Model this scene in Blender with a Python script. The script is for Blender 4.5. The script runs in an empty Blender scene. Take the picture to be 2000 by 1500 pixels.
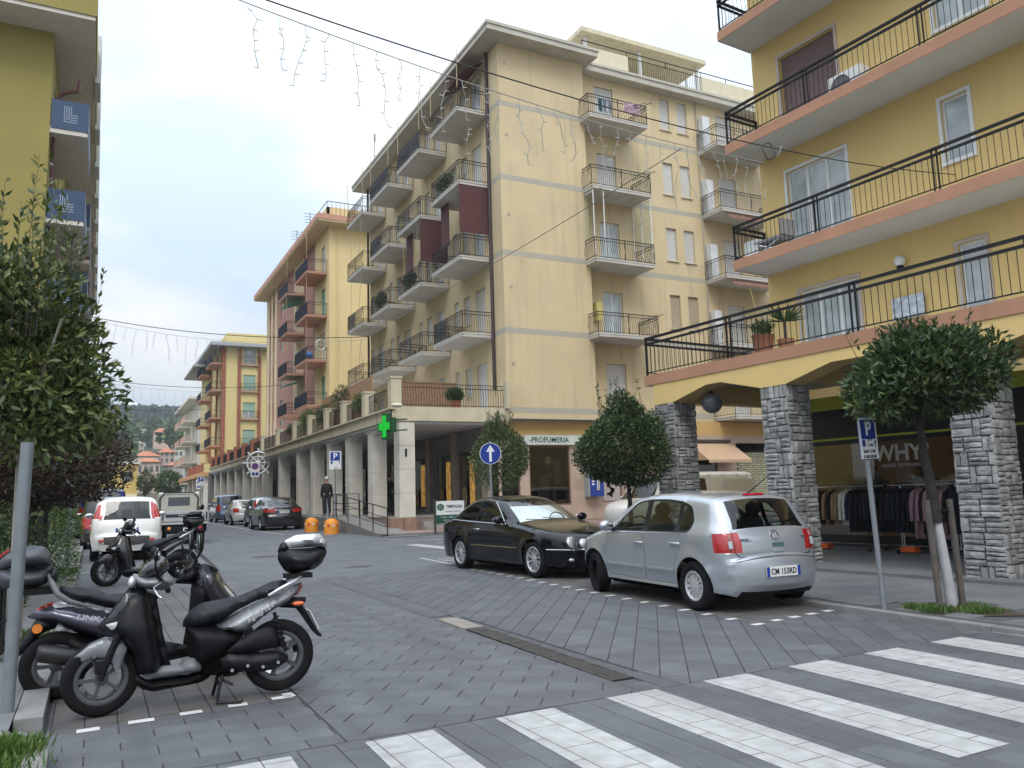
import bpy, bmesh, math, random
import numpy as np
from mathutils import Vector, Matrix
from mathutils.geometry import delaunay_2d_cdt
random.seed(7); RNG = np.random.default_rng(7)
PI = math.pi; R = math.radians
SC = bpy.context.scene; COL = SC.collection
# ---------------------------------------------------------------- camera
CAMH = 1.45
def _cam():
    p, ro, ya = R(7.85), R(-1.762), R(27.53)
    w = Vector((math.sin(ya)*math.cos(p), math.cos(ya)*math.cos(p), math.sin(p)))
    ri = Vector((math.cos(ya), -math.sin(ya), 0)); up = ri.cross(w)
    r = math.cos(ro)*ri + math.sin(ro)*up; u = -math.sin(ro)*ri + math.cos(ro)*up
    c = bpy.data.cameras.new('camera'); o = bpy.data.objects.new('camera', c); COL.objects.link(o)
    c.sensor_width = 36; c.lens = 1566.5/2000*36; c.clip_start = .1; c.clip_end = 4000
    m = Matrix((r, u, -w)).transposed().to_4x4(); m.translation = (0, 0, CAMH); o.matrix_world = m
    SC.camera = o
_cam()
# ---------------------------------------------------------------- overcast sky and soft sun
SUN_EL, SUN_AZ = R(52), R(205)      # azimuth measured clockwise from +Y
def _sky():
    w = bpy.data.worlds.new('World'); SC.world = w; w.use_nodes = True; nt = w.node_tree; nt.nodes.clear()
    N = nt.nodes.new; L = nt.links.new
    out = N('ShaderNodeOutputWorld'); bg = N('ShaderNodeBackground'); L(bg.outputs[0], out.inputs[0])
    sky = N('ShaderNodeTexSky'); sky.sky_type = 'NISHITA'; sky.sun_disc = False
    sky.sun_elevation = SUN_EL; sky.sun_rotation = SUN_AZ; sky.air_density = 1.0; sky.dust_density = 2.0
    sc = N('ShaderNodeVectorMath'); sc.operation = 'SCALE'; sc.inputs['Scale'].default_value = .085; L(sky.outputs[0], sc.inputs[0])
    tc = N('ShaderNodeTexCoord'); sep = N('ShaderNodeSeparateXYZ'); L(tc.outputs['Generated'], sep.inputs[0])
    mx = N('ShaderNodeMath'); mx.operation = 'MAXIMUM'; L(sep.outputs['Z'], mx.inputs[0]); mx.inputs[1].default_value = 0
    ma = N('ShaderNodeMath'); ma.operation = 'MULTIPLY_ADD'; L(mx.outputs[0], ma.inputs[0]); ma.inputs[1].default_value = 1.6; ma.inputs[2].default_value = .45
    mp = N('ShaderNodeMapping'); mp.inputs['Scale'].default_value = (1.3, 1.3, 3.2); L(tc.outputs['Generated'], mp.inputs[0])
    no = N('ShaderNodeTexNoise'); no.inputs['Scale'].default_value = 2.3; no.inputs['Detail'].default_value = 4; no.inputs['Roughness'].default_value = .5; L(mp.outputs[0], no.inputs['Vector'])
    cr = N('ShaderNodeValToRGB'); L(no.outputs[0], cr.inputs[0])
    e = cr.color_ramp.elements; e[0].position = .38; e[0].color = (.61, .74, .89, 1); e[1].position = .64; e[1].color = (1.0, 1.0, 1.0, 1)
    cl = N('ShaderNodeVectorMath'); cl.operation = 'SCALE'; L(cr.outputs[0], cl.inputs[0]); L(ma.outputs[0], cl.inputs['Scale'])
    mix = N('ShaderNodeMix'); mix.data_type = 'RGBA'; mix.inputs['Factor'].default_value = .86
    L(sc.outputs[0], mix.inputs['A']); L(cl.outputs[0], mix.inputs['B']); L(mix.outputs['Result'], bg.inputs[0]); bg.inputs[1].default_value = 1.0
    s = bpy.data.lights.new('sun', 'SUN'); s.energy = 1.0; s.angle = R(25); s.color = (1, .97, .92)
    so = bpy.data.objects.new('sun', s); COL.objects.link(so)
    d = Vector((math.sin(SUN_AZ)*math.cos(SUN_EL), math.cos(SUN_AZ)*math.cos(SUN_EL), math.sin(SUN_EL)))
    so.rotation_euler = d.to_track_quat('Z', 'Y').to_euler(); so.location = (-8, -8, 40)
_sky()
vs = SC.view_settings; vs.view_transform = 'Standard'; vs.look = 'None'; vs.gamma = 1; vs.exposure = 0.58; vs.use_curve_mapping = False
SC.cycles.max_bounces = 5; SC.cycles.diffuse_bounces = 3; SC.cycles.glossy_bounces = 3; SC.cycles.volume_bounces = 0; SC.cycles.transparent_max_bounces = 10; SC.cycles.use_denoising = True; SC.cycles.use_adaptive_sampling = True; SC.cycles.adaptive_threshold = .02; SC.cycles.caustics_reflective = False; SC.cycles.caustics_refractive = False
# ---------------------------------------------------------------- materials
MATS = {}
def mat(name, col, rough=.7, metal=0., var=.1, scale=2.5, bump=0., bscale=30., coat=0., spec=.5, streak=0., rnd=0., emit=0., fleck=0., grime=0., grimecol=(.05,.045,.04), alpha=1., tyre=0.):
    """procedural principled material; var = tone variation, streak = rain streaks, rnd = tone per piece"""
    if name in MATS: return MATS[name]
    m = bpy.data.materials.new(name); m.use_nodes = True; nt = m.node_tree; N = nt.nodes.new; L = nt.links.new
    b = nt.nodes['Principled BSDF']
    b.inputs['Roughness'].default_value = rough; b.inputs['Metallic'].default_value = metal
    b.inputs['Specular IOR Level'].default_value = spec
    if coat: b.inputs['Coat Weight'].default_value = coat; b.inputs['Coat Roughness'].default_value = .04
    g = N('ShaderNodeNewGeometry'); c = None
    def noise(sc, det=4, vec=None):
        n = N('ShaderNodeTexNoise'); n.inputs['Scale'].default_value = sc; n.inputs['Detail'].default_value = det
        L(vec or g.outputs['Position'], n.inputs['Vector']); return n
    def mixc(fac, A, B, mode='MIX'):
        x = N('ShaderNodeMix'); x.data_type = 'RGBA'; x.blend_type = mode
        for s, k in ((fac, 'Factor'), (A, 'A'), (B, 'B')):
            if hasattr(s, 'links'): L(s, x.inputs[k])
            elif k == 'Factor': x.inputs[k].default_value = s
            else: x.inputs[k].default_value = (*s[:3], 1)
        return x.outputs['Result']
    def ramp(s, a, bb):
        r_ = N('ShaderNodeMapRange'); L(s, r_.inputs[0]); r_.inputs[1].default_value = a; r_.inputs[2].default_value = bb; return r_.outputs[0]
    dark = tuple(max(0, x*(1-var)) for x in col); lite = tuple(min(1, x*(1+var)) for x in col)
    c = mixc(ramp(noise(scale).outputs[0], .3, .7), dark, lite)
    if rnd:
        v = N('ShaderNodeMapRange'); L(g.outputs['Random Per Island'], v.inputs[0]); v.inputs[3].default_value = 1-rnd; v.inputs[4].default_value = 1+rnd
        oi = N('ShaderNodeObjectInfo'); v2 = N('ShaderNodeMapRange'); L(oi.outputs['Random'], v2.inputs[0]); v2.inputs[3].default_value = 1-rnd; v2.inputs[4].default_value = 1+rnd
        mm = N('ShaderNodeMath'); mm.operation = 'MULTIPLY'; L(v.outputs[0], mm.inputs[0]); L(v2.outputs[0], mm.inputs[1])
        sv = N('ShaderNodeVectorMath'); sv.operation = 'SCALE'; L(c, sv.inputs[0]); L(mm.outputs[0], sv.inputs['Scale']); c = sv.outputs[0]
    if streak:
        mp = N('ShaderNodeMapping'); mp.inputs['Scale'].default_value = (2.2, 2.2, .12); L(g.outputs['Position'], mp.inputs[0])
        n2 = noise(1.6, 5, mp.outputs[0]); f = ramp(n2.outputs[0], .52, .78)
        fm = N('ShaderNodeMath'); fm.operation = 'MULTIPLY'; L(f, fm.inputs[0]); fm.inputs[1].default_value = streak
        c = mixc(fm.outputs[0], c, tuple(x*.55 for x in col))
    if grime:
        n3 = noise(.9, 8); f = ramp(n3.outputs[0], .48, .72)
        fm = N('ShaderNodeMath'); fm.operation = 'MULTIPLY'; L(f, fm.inputs[0]); fm.inputs[1].default_value = grime
        c = mixc(fm.outputs[0], c, grimecol)
    if tyre:
        mp = N('ShaderNodeMapping'); mp.inputs['Scale'].default_value = (2.6, .10, 1); L(g.outputs['Position'], mp.inputs[0])
        n5 = noise(1.3, 6, mp.outputs[0]); f = ramp(n5.outputs[0], .50, .68)
        n6 = noise(3.1, 3); f2 = ramp(n6.outputs[0], .66, .76)
        mx = N('ShaderNodeMath'); mx.operation = 'MAXIMUM'; L(f, mx.inputs[0]); L(f2, mx.inputs[1])
        fm = N('ShaderNodeMath'); fm.operation = 'MULTIPLY'; L(mx.outputs[0], fm.inputs[0]); fm.inputs[1].default_value = tyre
        c = mixc(fm.outputs[0], c, tuple(x*.5 for x in col))
    if fleck:
        n4 = noise(260, 2); f = ramp(n4.outputs[0], .62, .72)
        fm = N('ShaderNodeMath'); fm.operation = 'MULTIPLY'; L(f, fm.inputs[0]); fm.inputs[1].default_value = fleck
        c = mixc(fm.outputs[0], c, (.45, .45, .45))
    L(c, b.inputs['Base Color'])
    if emit:
        L(c, b.inputs['Emission Color']); b.inputs['Emission Strength'].default_value = emit
    if bump:
        bn = N('ShaderNodeBump'); bn.inputs['Strength'].default_value = bump; bn.inputs['Distance'].default_value = .02
        L(noise(bscale, 5).outputs[0], bn.inputs['Height']); L(bn.outputs[0], b.inputs['Normal'])
    if alpha < 1: b.inputs['Alpha'].default_value = alpha
    MATS[name] = m; return m
def slatmat(name, col, pitch=.05, rough=.55):
    """roller shutter: fine horizontal slats as relief"""
    if name in MATS: return MATS[name]
    m = mat(name, col, rough, var=.06, scale=1.2, streak=.15); nt = m.node_tree; N = nt.nodes.new; L = nt.links.new
    b = nt.nodes['Principled BSDF']; g = N('ShaderNodeNewGeometry'); sp = N('ShaderNodeSeparateXYZ'); L(g.outputs['Position'], sp.inputs[0])
    mu = N('ShaderNodeMath'); mu.operation = 'MULTIPLY'; L(sp.outputs['Z'], mu.inputs[0]); mu.inputs[1].default_value = 2*PI/pitch
    si = N('ShaderNodeMath'); si.operation = 'SINE'; L(mu.outputs[0], si.inputs[0])
    bn = N('ShaderNodeBump'); bn.inputs['Strength'].default_value = .9; bn.inputs['Distance'].default_value = .012; L(si.outputs[0], bn.inputs['Height']); L(bn.outputs[0], b.inputs['Normal'])
    return m
def glassmat(name, tint=(.5, .55, .53), refl=(1, 1, 1), ior=1.5, boost=.0, rough=.01):
    """thin tinted pane: fresnel reflection over a tinted see-through"""
    if name in MATS: return MATS[name]
    m = bpy.data.materials.new(name); m.use_nodes = True; nt = m.node_tree; nt.nodes.clear(); N = nt.nodes.new; L = nt.links.new
    o = N('ShaderNodeOutputMaterial'); mx = N('ShaderNodeMixShader'); t = N('ShaderNodeBsdfTransparent'); gl = N('ShaderNodeBsdfGlossy'); fr = N('ShaderNodeFresnel')
    t.inputs[0].default_value = (*tint, 1); gl.inputs[0].default_value = (*refl, 1); gl.inputs['Roughness'].default_value = rough; fr.inputs[0].default_value = ior
    gg = N('ShaderNodeNewGeometry'); mb = N('ShaderNodeMath'); mb.operation = 'MULTIPLY_ADD'; L(gg.outputs['Backfacing'], mb.inputs[0]); mb.inputs[1].default_value = 1/ior-ior; mb.inputs[2].default_value = ior; L(mb.outputs[0], fr.inputs[0])
    ad = N('ShaderNodeMath'); ad.operation = 'ADD'; ad.use_clamp = True; L(fr.outputs[0], ad.inputs[0]); ad.inputs[1].default_value = boost
    L(ad.outputs[0], mx.inputs[0]); L(t.outputs[0], mx.inputs[1]); L(gl.outputs[0], mx.inputs[2]); L(mx.outputs[0], o.inputs[0])
    MATS[name] = m; return m
def leafmat(name, cols, rough=.42, trans=.25):
    """leaf tones vary leaf by leaf"""
    if name in MATS: return MATS[name]
    m = bpy.data.materials.new(name); m.use_nodes = True; nt = m.node_tree; N = nt.nodes.new; L = nt.links.new
    b = nt.nodes['Principled BSDF']; b.inputs['Roughness'].default_value = rough; b.inputs['Specular IOR Level'].default_value = .5
    g = N('ShaderNodeNewGeometry'); cr = N('ShaderNodeValToRGB'); L(g.outputs['Random Per Island'], cr.inputs[0])
    el = cr.color_ramp.elements; k = len(cols)
    for i in range(k):
        e = el[i] if i < 2 else el.new(.5)
        e.position = i/(k-1) if i > 1 or k == 2 else (0 if i == 0 else 1/(k-1))
    for e, cc in zip(sorted(el, key=lambda q: q.position), cols): e.color = (*cc, 1)
    L(cr.outputs[0], b.inputs['Base Color'])
    if trans:
        tr = N('ShaderNodeBsdfTranslucent'); L(cr.outputs[0], tr.inputs[0]); mx = N('ShaderNodeMixShader'); mx.inputs[0].default_value = trans
        L(b.outputs[0], mx.inputs[1]); L(tr.outputs[0], mx.inputs[2]); L(mx.outputs[0], nt.nodes['Material Output'].inputs[0])
    MATS[name] = m; return m
# ---------------------------------------------------------------- mesh helpers
def frame(O, U, N):
    """facade frame: local (u, n, z) -> parent space; u along the wall, n outwards"""
    U = Vector(U).normalized(); N = Vector(N).normalized()
    m = Matrix((U, N, Vector((0, 0, 1)))).transposed().to_4x4(); m.translation = O; return m
class MB:
    def __init__(s): s.v = []; s.f = []
    def add(s, vs, fs):
        k = len(s.v); s.v += [tuple(p) for p in vs]; s.f += [tuple(i+k for i in f) for f in fs]; return s
    def box(s, x0, x1, y0, y1, z0, z1):
        return s.add([(x0,y0,z0),(x1,y0,z0),(x1,y1,z0),(x0,y1,z0),(x0,y0,z1),(x1,y0,z1),(x1,y1,z1),(x0,y1,z1)],
                     [(0,3,2,1),(4,5,6,7),(0,1,5,4),(1,2,6,5),(2,3,7,6),(3,0,4,7)])
    def quad(s, *p): return s.add(p, [tuple(range(len(p)))])
    def tube(s, p, q, r, n=6, r2=None, cap=True): return s.path([p, q], [r, r if r2 is None else r2], n, cap)
    def path(s, pts, r, n=6, cap=True, closed=False):
        P = [Vector(p) for p in pts]; k = len(P); rs = r if isinstance(r, (list, tuple)) else [r]*k
        vs = []; fs = []; ref = None
        for i, p in enumerate(P):
            a = P[(i-1) % k] if (i or closed) else p; b = P[(i+1) % k] if (i < k-1 or closed) else p
            d = (b-a); d = d.normalized() if d.length > 1e-9 else Vector((0, 0, 1))
            if ref is None: ref = Vector((0, 0, 1)) if abs(d.z) < .9 else Vector((1, 0, 0))
            x = ref - d*ref.dot(d)
            if x.length < 1e-6: x = d.orthogonal()
            x.normalize(); y = d.cross(x); ref = x
            for j in range(n):
                t = 2*PI*(j+.5)/n; vs.append(p + (x*math.cos(t)+y*math.sin(t))*rs[i])
        m = k if closed else k-1
        for i in range(m):
            for j in range(n):
                a = i*n+j; b = i*n+(j+1) % n; c = ((i+1) % k)*n+(j+1) % n; d = ((i+1) % k)*n+j; fs.append((a, b, c, d))
        if cap and not closed: fs.append(tuple(reversed(range(n)))); fs.append(tuple((k-1)*n+j for j in range(n)))
        return s.add(vs, fs)
    def prism(s, poly, a, b, axis='y'):
        """polygon (p, q) extruded along axis from a to b; axis y: (x,z), axis x: (y,z), axis z: (x,y)"""
        f = {'y': lambda p, t: (p[0], t, p[1]), 'x': lambda p, t: (t, p[0], p[1]), 'z': lambda p, t: (p[0], p[1], t)}[axis]
        n = len(poly); vs = [f(p, a) for p in poly]+[f(p, b) for p in poly]
        return s.add(vs, [tuple(range(n)), tuple(reversed(range(n, 2*n)))]+[(i, i+n, (i+1) % n+n, (i+1) % n) for i in range(n)])
    def lathe(s, prof, n=24, c=(0, 0, 0), axis='z'):
        """profile (r, h) turned round an axis through c"""
        vs = []; fs = []; k = len(prof)
        for i in range(n):
            t = 2*PI*i/n; ct, st = math.cos(t), math.sin(t)
            for r_, h in prof:
                p = {'z': (r_*ct, r_*st, h), 'y': (r_*ct, h, r_*st), 'x': (h, r_*ct, r_*st)}[axis]
                vs.append((p[0]+c[0], p[1]+c[1], p[2]+c[2]))
        for i in range(n):
            for j in range(k-1):
                a = i*k+j; b = ((i+1) % n)*k+j; fs.append((a, b, b+1, a+1))
        return s.add(vs, fs)
    def ell(s, c, r, n=10, m=7):
        prof = [(math.cos(-PI/2+PI*i/m), math.sin(-PI/2+PI*i/m)) for i in range(m+1)]
        b = MB().lathe(prof, n); return s.add([(c[0]+x*r[0], c[1]+y*r[1], c[2]+z*r[2]) for x, y, z in b.v], b.f)
    def xf(s, M):
        M = Matrix(M); s.v = [tuple(M @ Vector(p)) for p in s.v]; return s
    def join(s, o): return s.add(o.v, o.f)
    def mesh(s, name, m, smooth=None, bevel=0., weld=False, T=None):
        me = bpy.data.meshes.new(name); me.from_pydata([T @ Vector(p) for p in s.v] if T is not None else s.v, [], s.f)
        if bevel or weld or smooth:
            bm = bmesh.new(); bm.from_mesh(me)
            if weld: bmesh.ops.remove_doubles(bm, verts=bm.verts, dist=1e-4)
            if smooth: bmesh.ops.recalc_face_normals(bm, faces=bm.faces)
            if bevel: bmesh.ops.bevel(bm, geom=list(bm.edges), offset=bevel, segments=1 if bevel < .006 else 2, affect='EDGES', profile=.7, clamp_overlap=True)
            bm.to_mesh(me); bm.free()
        if smooth:
            me.shade_smooth(); me.set_sharp_from_angle(angle=R(smooth))
        me.materials.append(m); return me
    def build(s, name, m, parent=None, smooth=None, bevel=0., T=None, weld=False, loc=None):
        return link(name, s.mesh(name, m, smooth, bevel, weld, T), parent, loc)
def link(name, me, parent=None, loc=None, mtx=None):
    o = bpy.data.objects.new(name, me); COL.objects.link(o); o.parent = parent
    if mtx is not None: o.matrix_local = mtx
    elif loc is not None: o.location = loc
    return o
def tag(o, label=None, cat=None, group=None, kind=None):
    if label: o['label'] = label
    if cat: o['category'] = cat
    if group: o['group'] = group
    if kind: o['kind'] = kind
    return o
def thing(name, label, cat, loc=(0, 0, 0), rz=0., group=None):
    o = bpy.data.objects.new(name, None); COL.objects.link(o); o.location = loc; o.rotation_euler = (0, 0, rz); o.empty_display_size = .2
    return tag(o, label, cat, group)
def copytree(o, parent=None):
    c = o.copy(); COL.objects.link(c); c.parent = parent
    for ch in o.children: copytree(ch, c)
    return c
def text(body, size, m, parent=None, name='lettering', mtx=None, bold=0., ext=.002, align='CENTER', sx=1., space=1.):
    """flat lettering in local XY, facing +Z"""
    c = bpy.data.curves.new(name, 'FONT'); c.body = body; c.size = size; c.align_x = align; c.align_y = 'CENTER'; c.extrude = ext; c.offset = bold; c.space_character = space; c.resolution_u = 3
    t = bpy.data.objects.new(name, c); COL.objects.link(t); dg = bpy.context.evaluated_depsgraph_get()
    me = bpy.data.meshes.new_from_object(t.evaluated_get(dg)); bpy.data.objects.remove(t); bpy.data.curves.remove(c)
    if sx != 1: me.transform(Matrix.Diagonal((sx, 1, 1, 1)))
    me.materials.clear(); me.materials.append(m); o = link(name, me, parent)
    if mtx is not None: o.matrix_local = mtx
    return o
def face_mtx(pos, right, up):
    """matrix for flat lettering: x along right, y along up"""
    r_ = Vector(right).normalized(); u = Vector(up).normalized(); n = r_.cross(u); u = n.cross(r_)
    m = Matrix((r_, u, n)).transposed().to_4x4(); m.translation = pos; return m
def gz(y):
    return float(np.interp(y, [16, 26, 60, 200], [0, .14, .17, .2]))
# ================================================================ ground
ASPH = mat('asphalt', (.112, .120, .134), .72, tyre=.35, var=.16, scale=1.3, bump=.25, bscale=180, fleck=.35, grime=.3, grimecol=(.07, .07, .076))
GROUT = mat('grout', (.082, .084, .088), .95, var=.25, scale=6, bump=.3)
PAV = mat('paver_grey', (.100, .106, .117), .62, tyre=.45, var=.15, scale=3.5, bump=.2, bscale=120, rnd=.13, grime=.5, grimecol=(.062, .064, .07), fleck=.4)
PAVB = mat('paver_brown', (.112, .107, .106), .66, var=.18, scale=3, bump=.18, bscale=110, rnd=.12, grime=.5, grimecol=(.055, .05, .047), fleck=.2)
SLAB = mat('pavement_slab', (.145, .15, .155), .72, var=.14, scale=2, bump=.15, bscale=90, rnd=.06, grime=.4, grimecol=(.09, .088, .086))
KERB = mat('kerb_stone', (.21, .21, .205), .8, var=.15, scale=5, bump=.2, grime=.5, grimecol=(.14, .135, .125), rnd=.07)
DPAINT = mat('dash_paint', (.60, .60, .59), .6, var=.1, scale=9, grime=.2, grimecol=(.3, .3, .3))
WPAINT = mat('road_paint', (.40, .405, .40), .65, var=.16, scale=9, tyre=.35, grime=.5, grimecol=(.27, .27, .27), fleck=.15)
SOIL = mat('soil', (.06, .045, .032), .95, var=.3, scale=8, bump=.6, bscale=40)
PINKPAVE = mat('pink_paving', (.30, .20, .17), .8, var=.15, scale=3, bump=.1, grime=.35, grimecol=(.16, .12, .1))
def strip(x0, x1, ys, dz=0.):
    b = MB(); n = len(ys)
    vs = [(x, y, gz(y)+dz) for y in ys for x in (x0, x1)]
    return b.add(vs, [(2*i, 2*i+1, 2*i+3, 2*i+2) for i in range(n-1)])
tag(MB().quad((-900, -300, -.06), (900, -300, -.06), (900, 2500, -.06), (-900, 2500, -.06)).build('ground', mat('earth', (.16, .16, .14), .95, var=.2, scale=.05)), kind='structure')
YS = [15.5, 18, 20, 22, 24, 26, 30, 40, 60, 100, 200]
road = tag(strip(-.4, 9.9, YS).build('road', ASPH), kind='structure')
tag(strip(9.9, 75, [15.3, 18, 20, 22, 24, 26, 27.6], -.004).build('side_street', ASPH), kind='structure')
tag(MB().quad((-.6, -6, -.014), (14, -6, -.014), (14, 15.5, -.014), (-.6, 15.5, -.014)).build('paving_bed', GROUT), kind='structure')
# --- pavers: rectangles laid in rows, clipped to their zone
def clip(poly, zone):
    out = poly
    for i in range(len(zone)):
        a = zone[i]; b = zone[(i+1) % len(zone)]; inp = out; out = []
        side = lambda p: (b[0]-a[0])*(p[1]-a[1])-(b[1]-a[1])*(p[0]-a[0])
        for j in range(len(inp)):
            p, q = inp[j], inp[(j+1) % len(inp)]; sp, sq = side(p), side(q)
            if sp >= 0: out.append(p)
            if (sp >= 0) != (sq >= 0):
                t = sp/(sp-sq); out.append((p[0]+(q[0]-p[0])*t, p[1]+(q[1]-p[1])*t))
        if len(out) < 3: return []
    return out
def area(p): return abs(sum(p[i][0]*p[(i+1) % len(p)][1]-p[(i+1) % len(p)][0]*p[i][1] for i in range(len(p))))/2
def lay(zone, ang, w, l, gap=.0055, bond=.5, jit=.0):
    """rows run along angle ang (clockwise from +Y)"""
    d = (math.sin(ang), math.cos(ang)); e = (math.cos(ang), -math.sin(ang))
    us = [p[0]*d[0]+p[1]*d[1] for p in zone]; vs_ = [p[0]*e[0]+p[1]*e[1] for p in zone]; out = []
    for r_ in range(int(min(vs_)//w), int(max(vs_)//w)+1):
        o = (r_*bond % 1)*l + random.uniform(-jit, jit)
        for k in range(int((min(us)-o)//l), int((max(us)-o)//l)+1):
            u0, u1, v0, v1 = o+k*l+gap/2, o+(k+1)*l-gap/2, r_*w+gap/2, (r_+1)*w-gap/2
            q = [(u*d[0]+v*e[0], u*d[1]+v*e[1]) for u, v in ((u0, v0), (u0, v1), (u1, v1), (u1, v0))]
            if sum(q[i][0]*q[(i+1) % 4][1]-q[(i+1) % 4][0]*q[i][1] for i in range(4)) < 0: q.reverse()
            c = clip(q, zone)
            if len(c) > 2 and area(c) > .0012: out.append((c, area(c) > .999*area(q), ((q[0][0]+q[2][0])/2, (q[0][1]+q[2][1])/2), ang, w-gap, l-gap))
    return out
def sheet(poly, z, b, ch=.004, lo=.022):
    """one paver: chamfered top over short sides"""
    n = len(poly); cx = sum(p[0] for p in poly)/n; cy = sum(p[1] for p in poly)/n
    ins = []
    for p in poly:
        dx, dy = cx-p[0], cy-p[1]; q = math.hypot(dx, dy) or 1; ins.append((p[0]+dx/q*ch*1.4, p[1]+dy/q*ch*1.4))
    vs = [(x, y, z) for x, y in ins]+[(x, y, z-ch) for x, y in poly]+[(x, y, z-lo) for x, y in poly]
    b.add(vs, [tuple(range(n))]+[(i, i+n, (i+1) % n+n, (i+1) % n) for i in range(n)]+[(i+n, i+2*n, (i+1) % n+2*n, (i+1) % n+n) for i in range(n)])
ZL = [(1.42, 5.02), (3.6, 5.02), (3.78, 15.5), (1.42, 15.5)]
ZR = [(3.98, 5.02), (6.27, 5.02), (6.75, 15.5), (4.1, 15.5)]
ZC = [(-.22, -1.5), (12.5, -1.5), (12.5, 5.0), (-.22, 5.0)]
ZB = [(-.22, 6.2), (1.41, 6.38), (1.41, 15.5), (-.22, 15.5)]
ZB2 = [(-.22, 5.02), (1.41, 5.02), (1.41, 6.37), (-.22, 6.19)]
ZP = [(6.36, 6.72), (7.68, 6.9), (8.6, 15.5), (6.77, 15.5)]
ZP2 = [(6.28, 5.02), (7.68, 5.02), (7.68, 6.88), (6.36, 6.71)]
ZD = [(3.61, 5.02), (3.97, 5.02), (4.09, 15.5), (3.79, 15.5)]
zones = [(ZL, R(125), .222, .42, PAV), (ZR, R(37), .222, .42, PAV), (ZC, 0., .222, .44, PAV), (ZB, 0., .2, .4, PAVB), (ZB2, R(90), .2, .4, PAV), (ZP, R(2), .16, .3, PAVB), (ZP2, R(37), .222, .42, PAV)]
allp = []
for zn, an, w_, l_, m_ in zones: allp += [(p, m_) for p in lay(zn, an, w_, l_)]
fw = Vector((math.sin(R(27.5)), math.cos(R(27.5)), 0)); rt = Vector((math.cos(R(27.5)), -math.sin(R(27.5)), 0))
def inview(c):
    d = c[0]*fw.x+c[1]*fw.y; s_ = c[0]*rt.x+c[1]*rt.y
    return d > 2.2 and abs(s_) < .66*d
whole = sorted([(c[2][0]**2+c[2][1]**2, i) for i, (c, m_) in enumerate(allp) if c[1] and inview(c[2])])
single = {i for _, i in whole[:300]}
cache = {}; rest = {}
for i, (c, m_) in enumerate(allp):
    z = random.uniform(-.0012, .0012)
    if i in single:
        k = (round(c[4], 4), round(c[5], 4), m_.name)
        if k not in cache:
            b = MB(); sheet([(-c[4]/2, -c[5]/2), (c[4]/2, -c[5]/2), (c[4]/2, c[5]/2), (-c[4]/2, c[5]/2)], 0, b); cache[k] = b.mesh('paver', m_)
        o = link('paver', cache[k], road, (*c[2], z)); o.rotation_euler = (random.uniform(-.003, .003), random.uniform(-.003, .003), -c[3])
    else:
        if inview(c[2]) or math.hypot(*c[2]) < 9: sheet(c[0], z, rest.setdefault(m_.name, MB()))
for k, b in rest.items(): tag(b.build('paver_field', MATS[k], road), kind='stuff')
# --- zebra stripes: paint on the pavers, broken at the joints
zc = [c[0] for c, m_ in allp if c[3] == 0. and c[2][1] < 5.2]
for k in range(-1, 9):
    x0 = .6+k*.888+.0; x1 = x0+.445; y1 = 4.90+.028*(k+.5)
    if k == -1: continue
    st = [(x0-.05, y1-2.12), (x1-.05, y1-2.12), (x1+.012, y1+.005), (x0+.012, y1-.006)]
    b = MB()
    for p in zc:
        q = clip(p, st)
        if len(q) > 2 and area(q) > .0008: b.add([(x, y, .0026) for x, y in q], [tuple(range(len(q)))])
    b.build('crosswalk_stripe', WPAINT, road)
dash = MB().quad((-.075, -.045, 0), (.075, -.045, 0), (.075, .045, 0), (-.075, .045, 0)).mesh('parking_dash', DPAINT)
def dashes(a, b_, n, rz=0):
    for i in range(n):
        t = i/(n-1); o = link('parking_dash', dash, road, (a[0]+(b_[0]-a[0])*t, a[1]+(b_[1]-a[1])*t, .0032)); o.rotation_euler.z = rz+random.uniform(-.05, .05); o.scale = (random.uniform(.85, 1.1), random.uniform(.85, 1.1), 1)
dashes((6.34, 6.66), (6.80, 15.3), 21); dashes((6.68, 6.73), (7.62, 6.86), 4)
dashes((.02, 6.22), (1.30, 6.37), 5); dashes((1.36, 6.42), (1.42, 12.4), 20, PI/2)
def line(x0, y0, x1, y1, w):
    dx, dy = x1-x0, y1-y0; q = math.hypot(dx, dy); nx, ny = -dy/q*w/2, dx/q*w/2; b = MB(); n = max(1, int(q/2))
    for i in range(n):
        s, t = i/n, (i+1)/n; P = [(x0+dx*s+nx, y0+dy*s+ny), (x0+dx*s-nx, y0+dy*s-ny), (x0+dx*t-nx, y0+dy*t-ny), (x0+dx*t+nx, y0+dy*t+ny)]
        b.quad(*[(x, y, gz(y)+.005) for x, y in P])
    b.build('road_line', WPAINT, road)
line(6.78, 33.0, 6.70, 37.6, .12); line(6.72, 37.6, 8.7, 37.2, .12); line(6.7, 40, 7.2, 75, .12); line(7.0, 31.3, 8.6, 31.0, .12)
for x0, x1, y0 in ((8.3, 12.0, 19.6),): line(x0, y0+3.0, x0+.5, y0-1.2, .45)
line(8.75, 24.2, 10.4, 24.0, .12); line(9.1, 22.6, 10.6, 22.45, .12); line(9.3, 20.9, 10.9, 20.7, .12)
for i in range(5): line(7.0+.02*i, 15.9+i*.42, 7.6, 15.85+i*.42, .11)
line(6.9, 16.0, 6.9, 18.2, .1); line(1.5, 20.0, 1.5, 29, .1); line(-.2, 20.0, 1.5, 20.0, .1); line(-.2, 25.6, 1.5, 25.6, .1)
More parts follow.
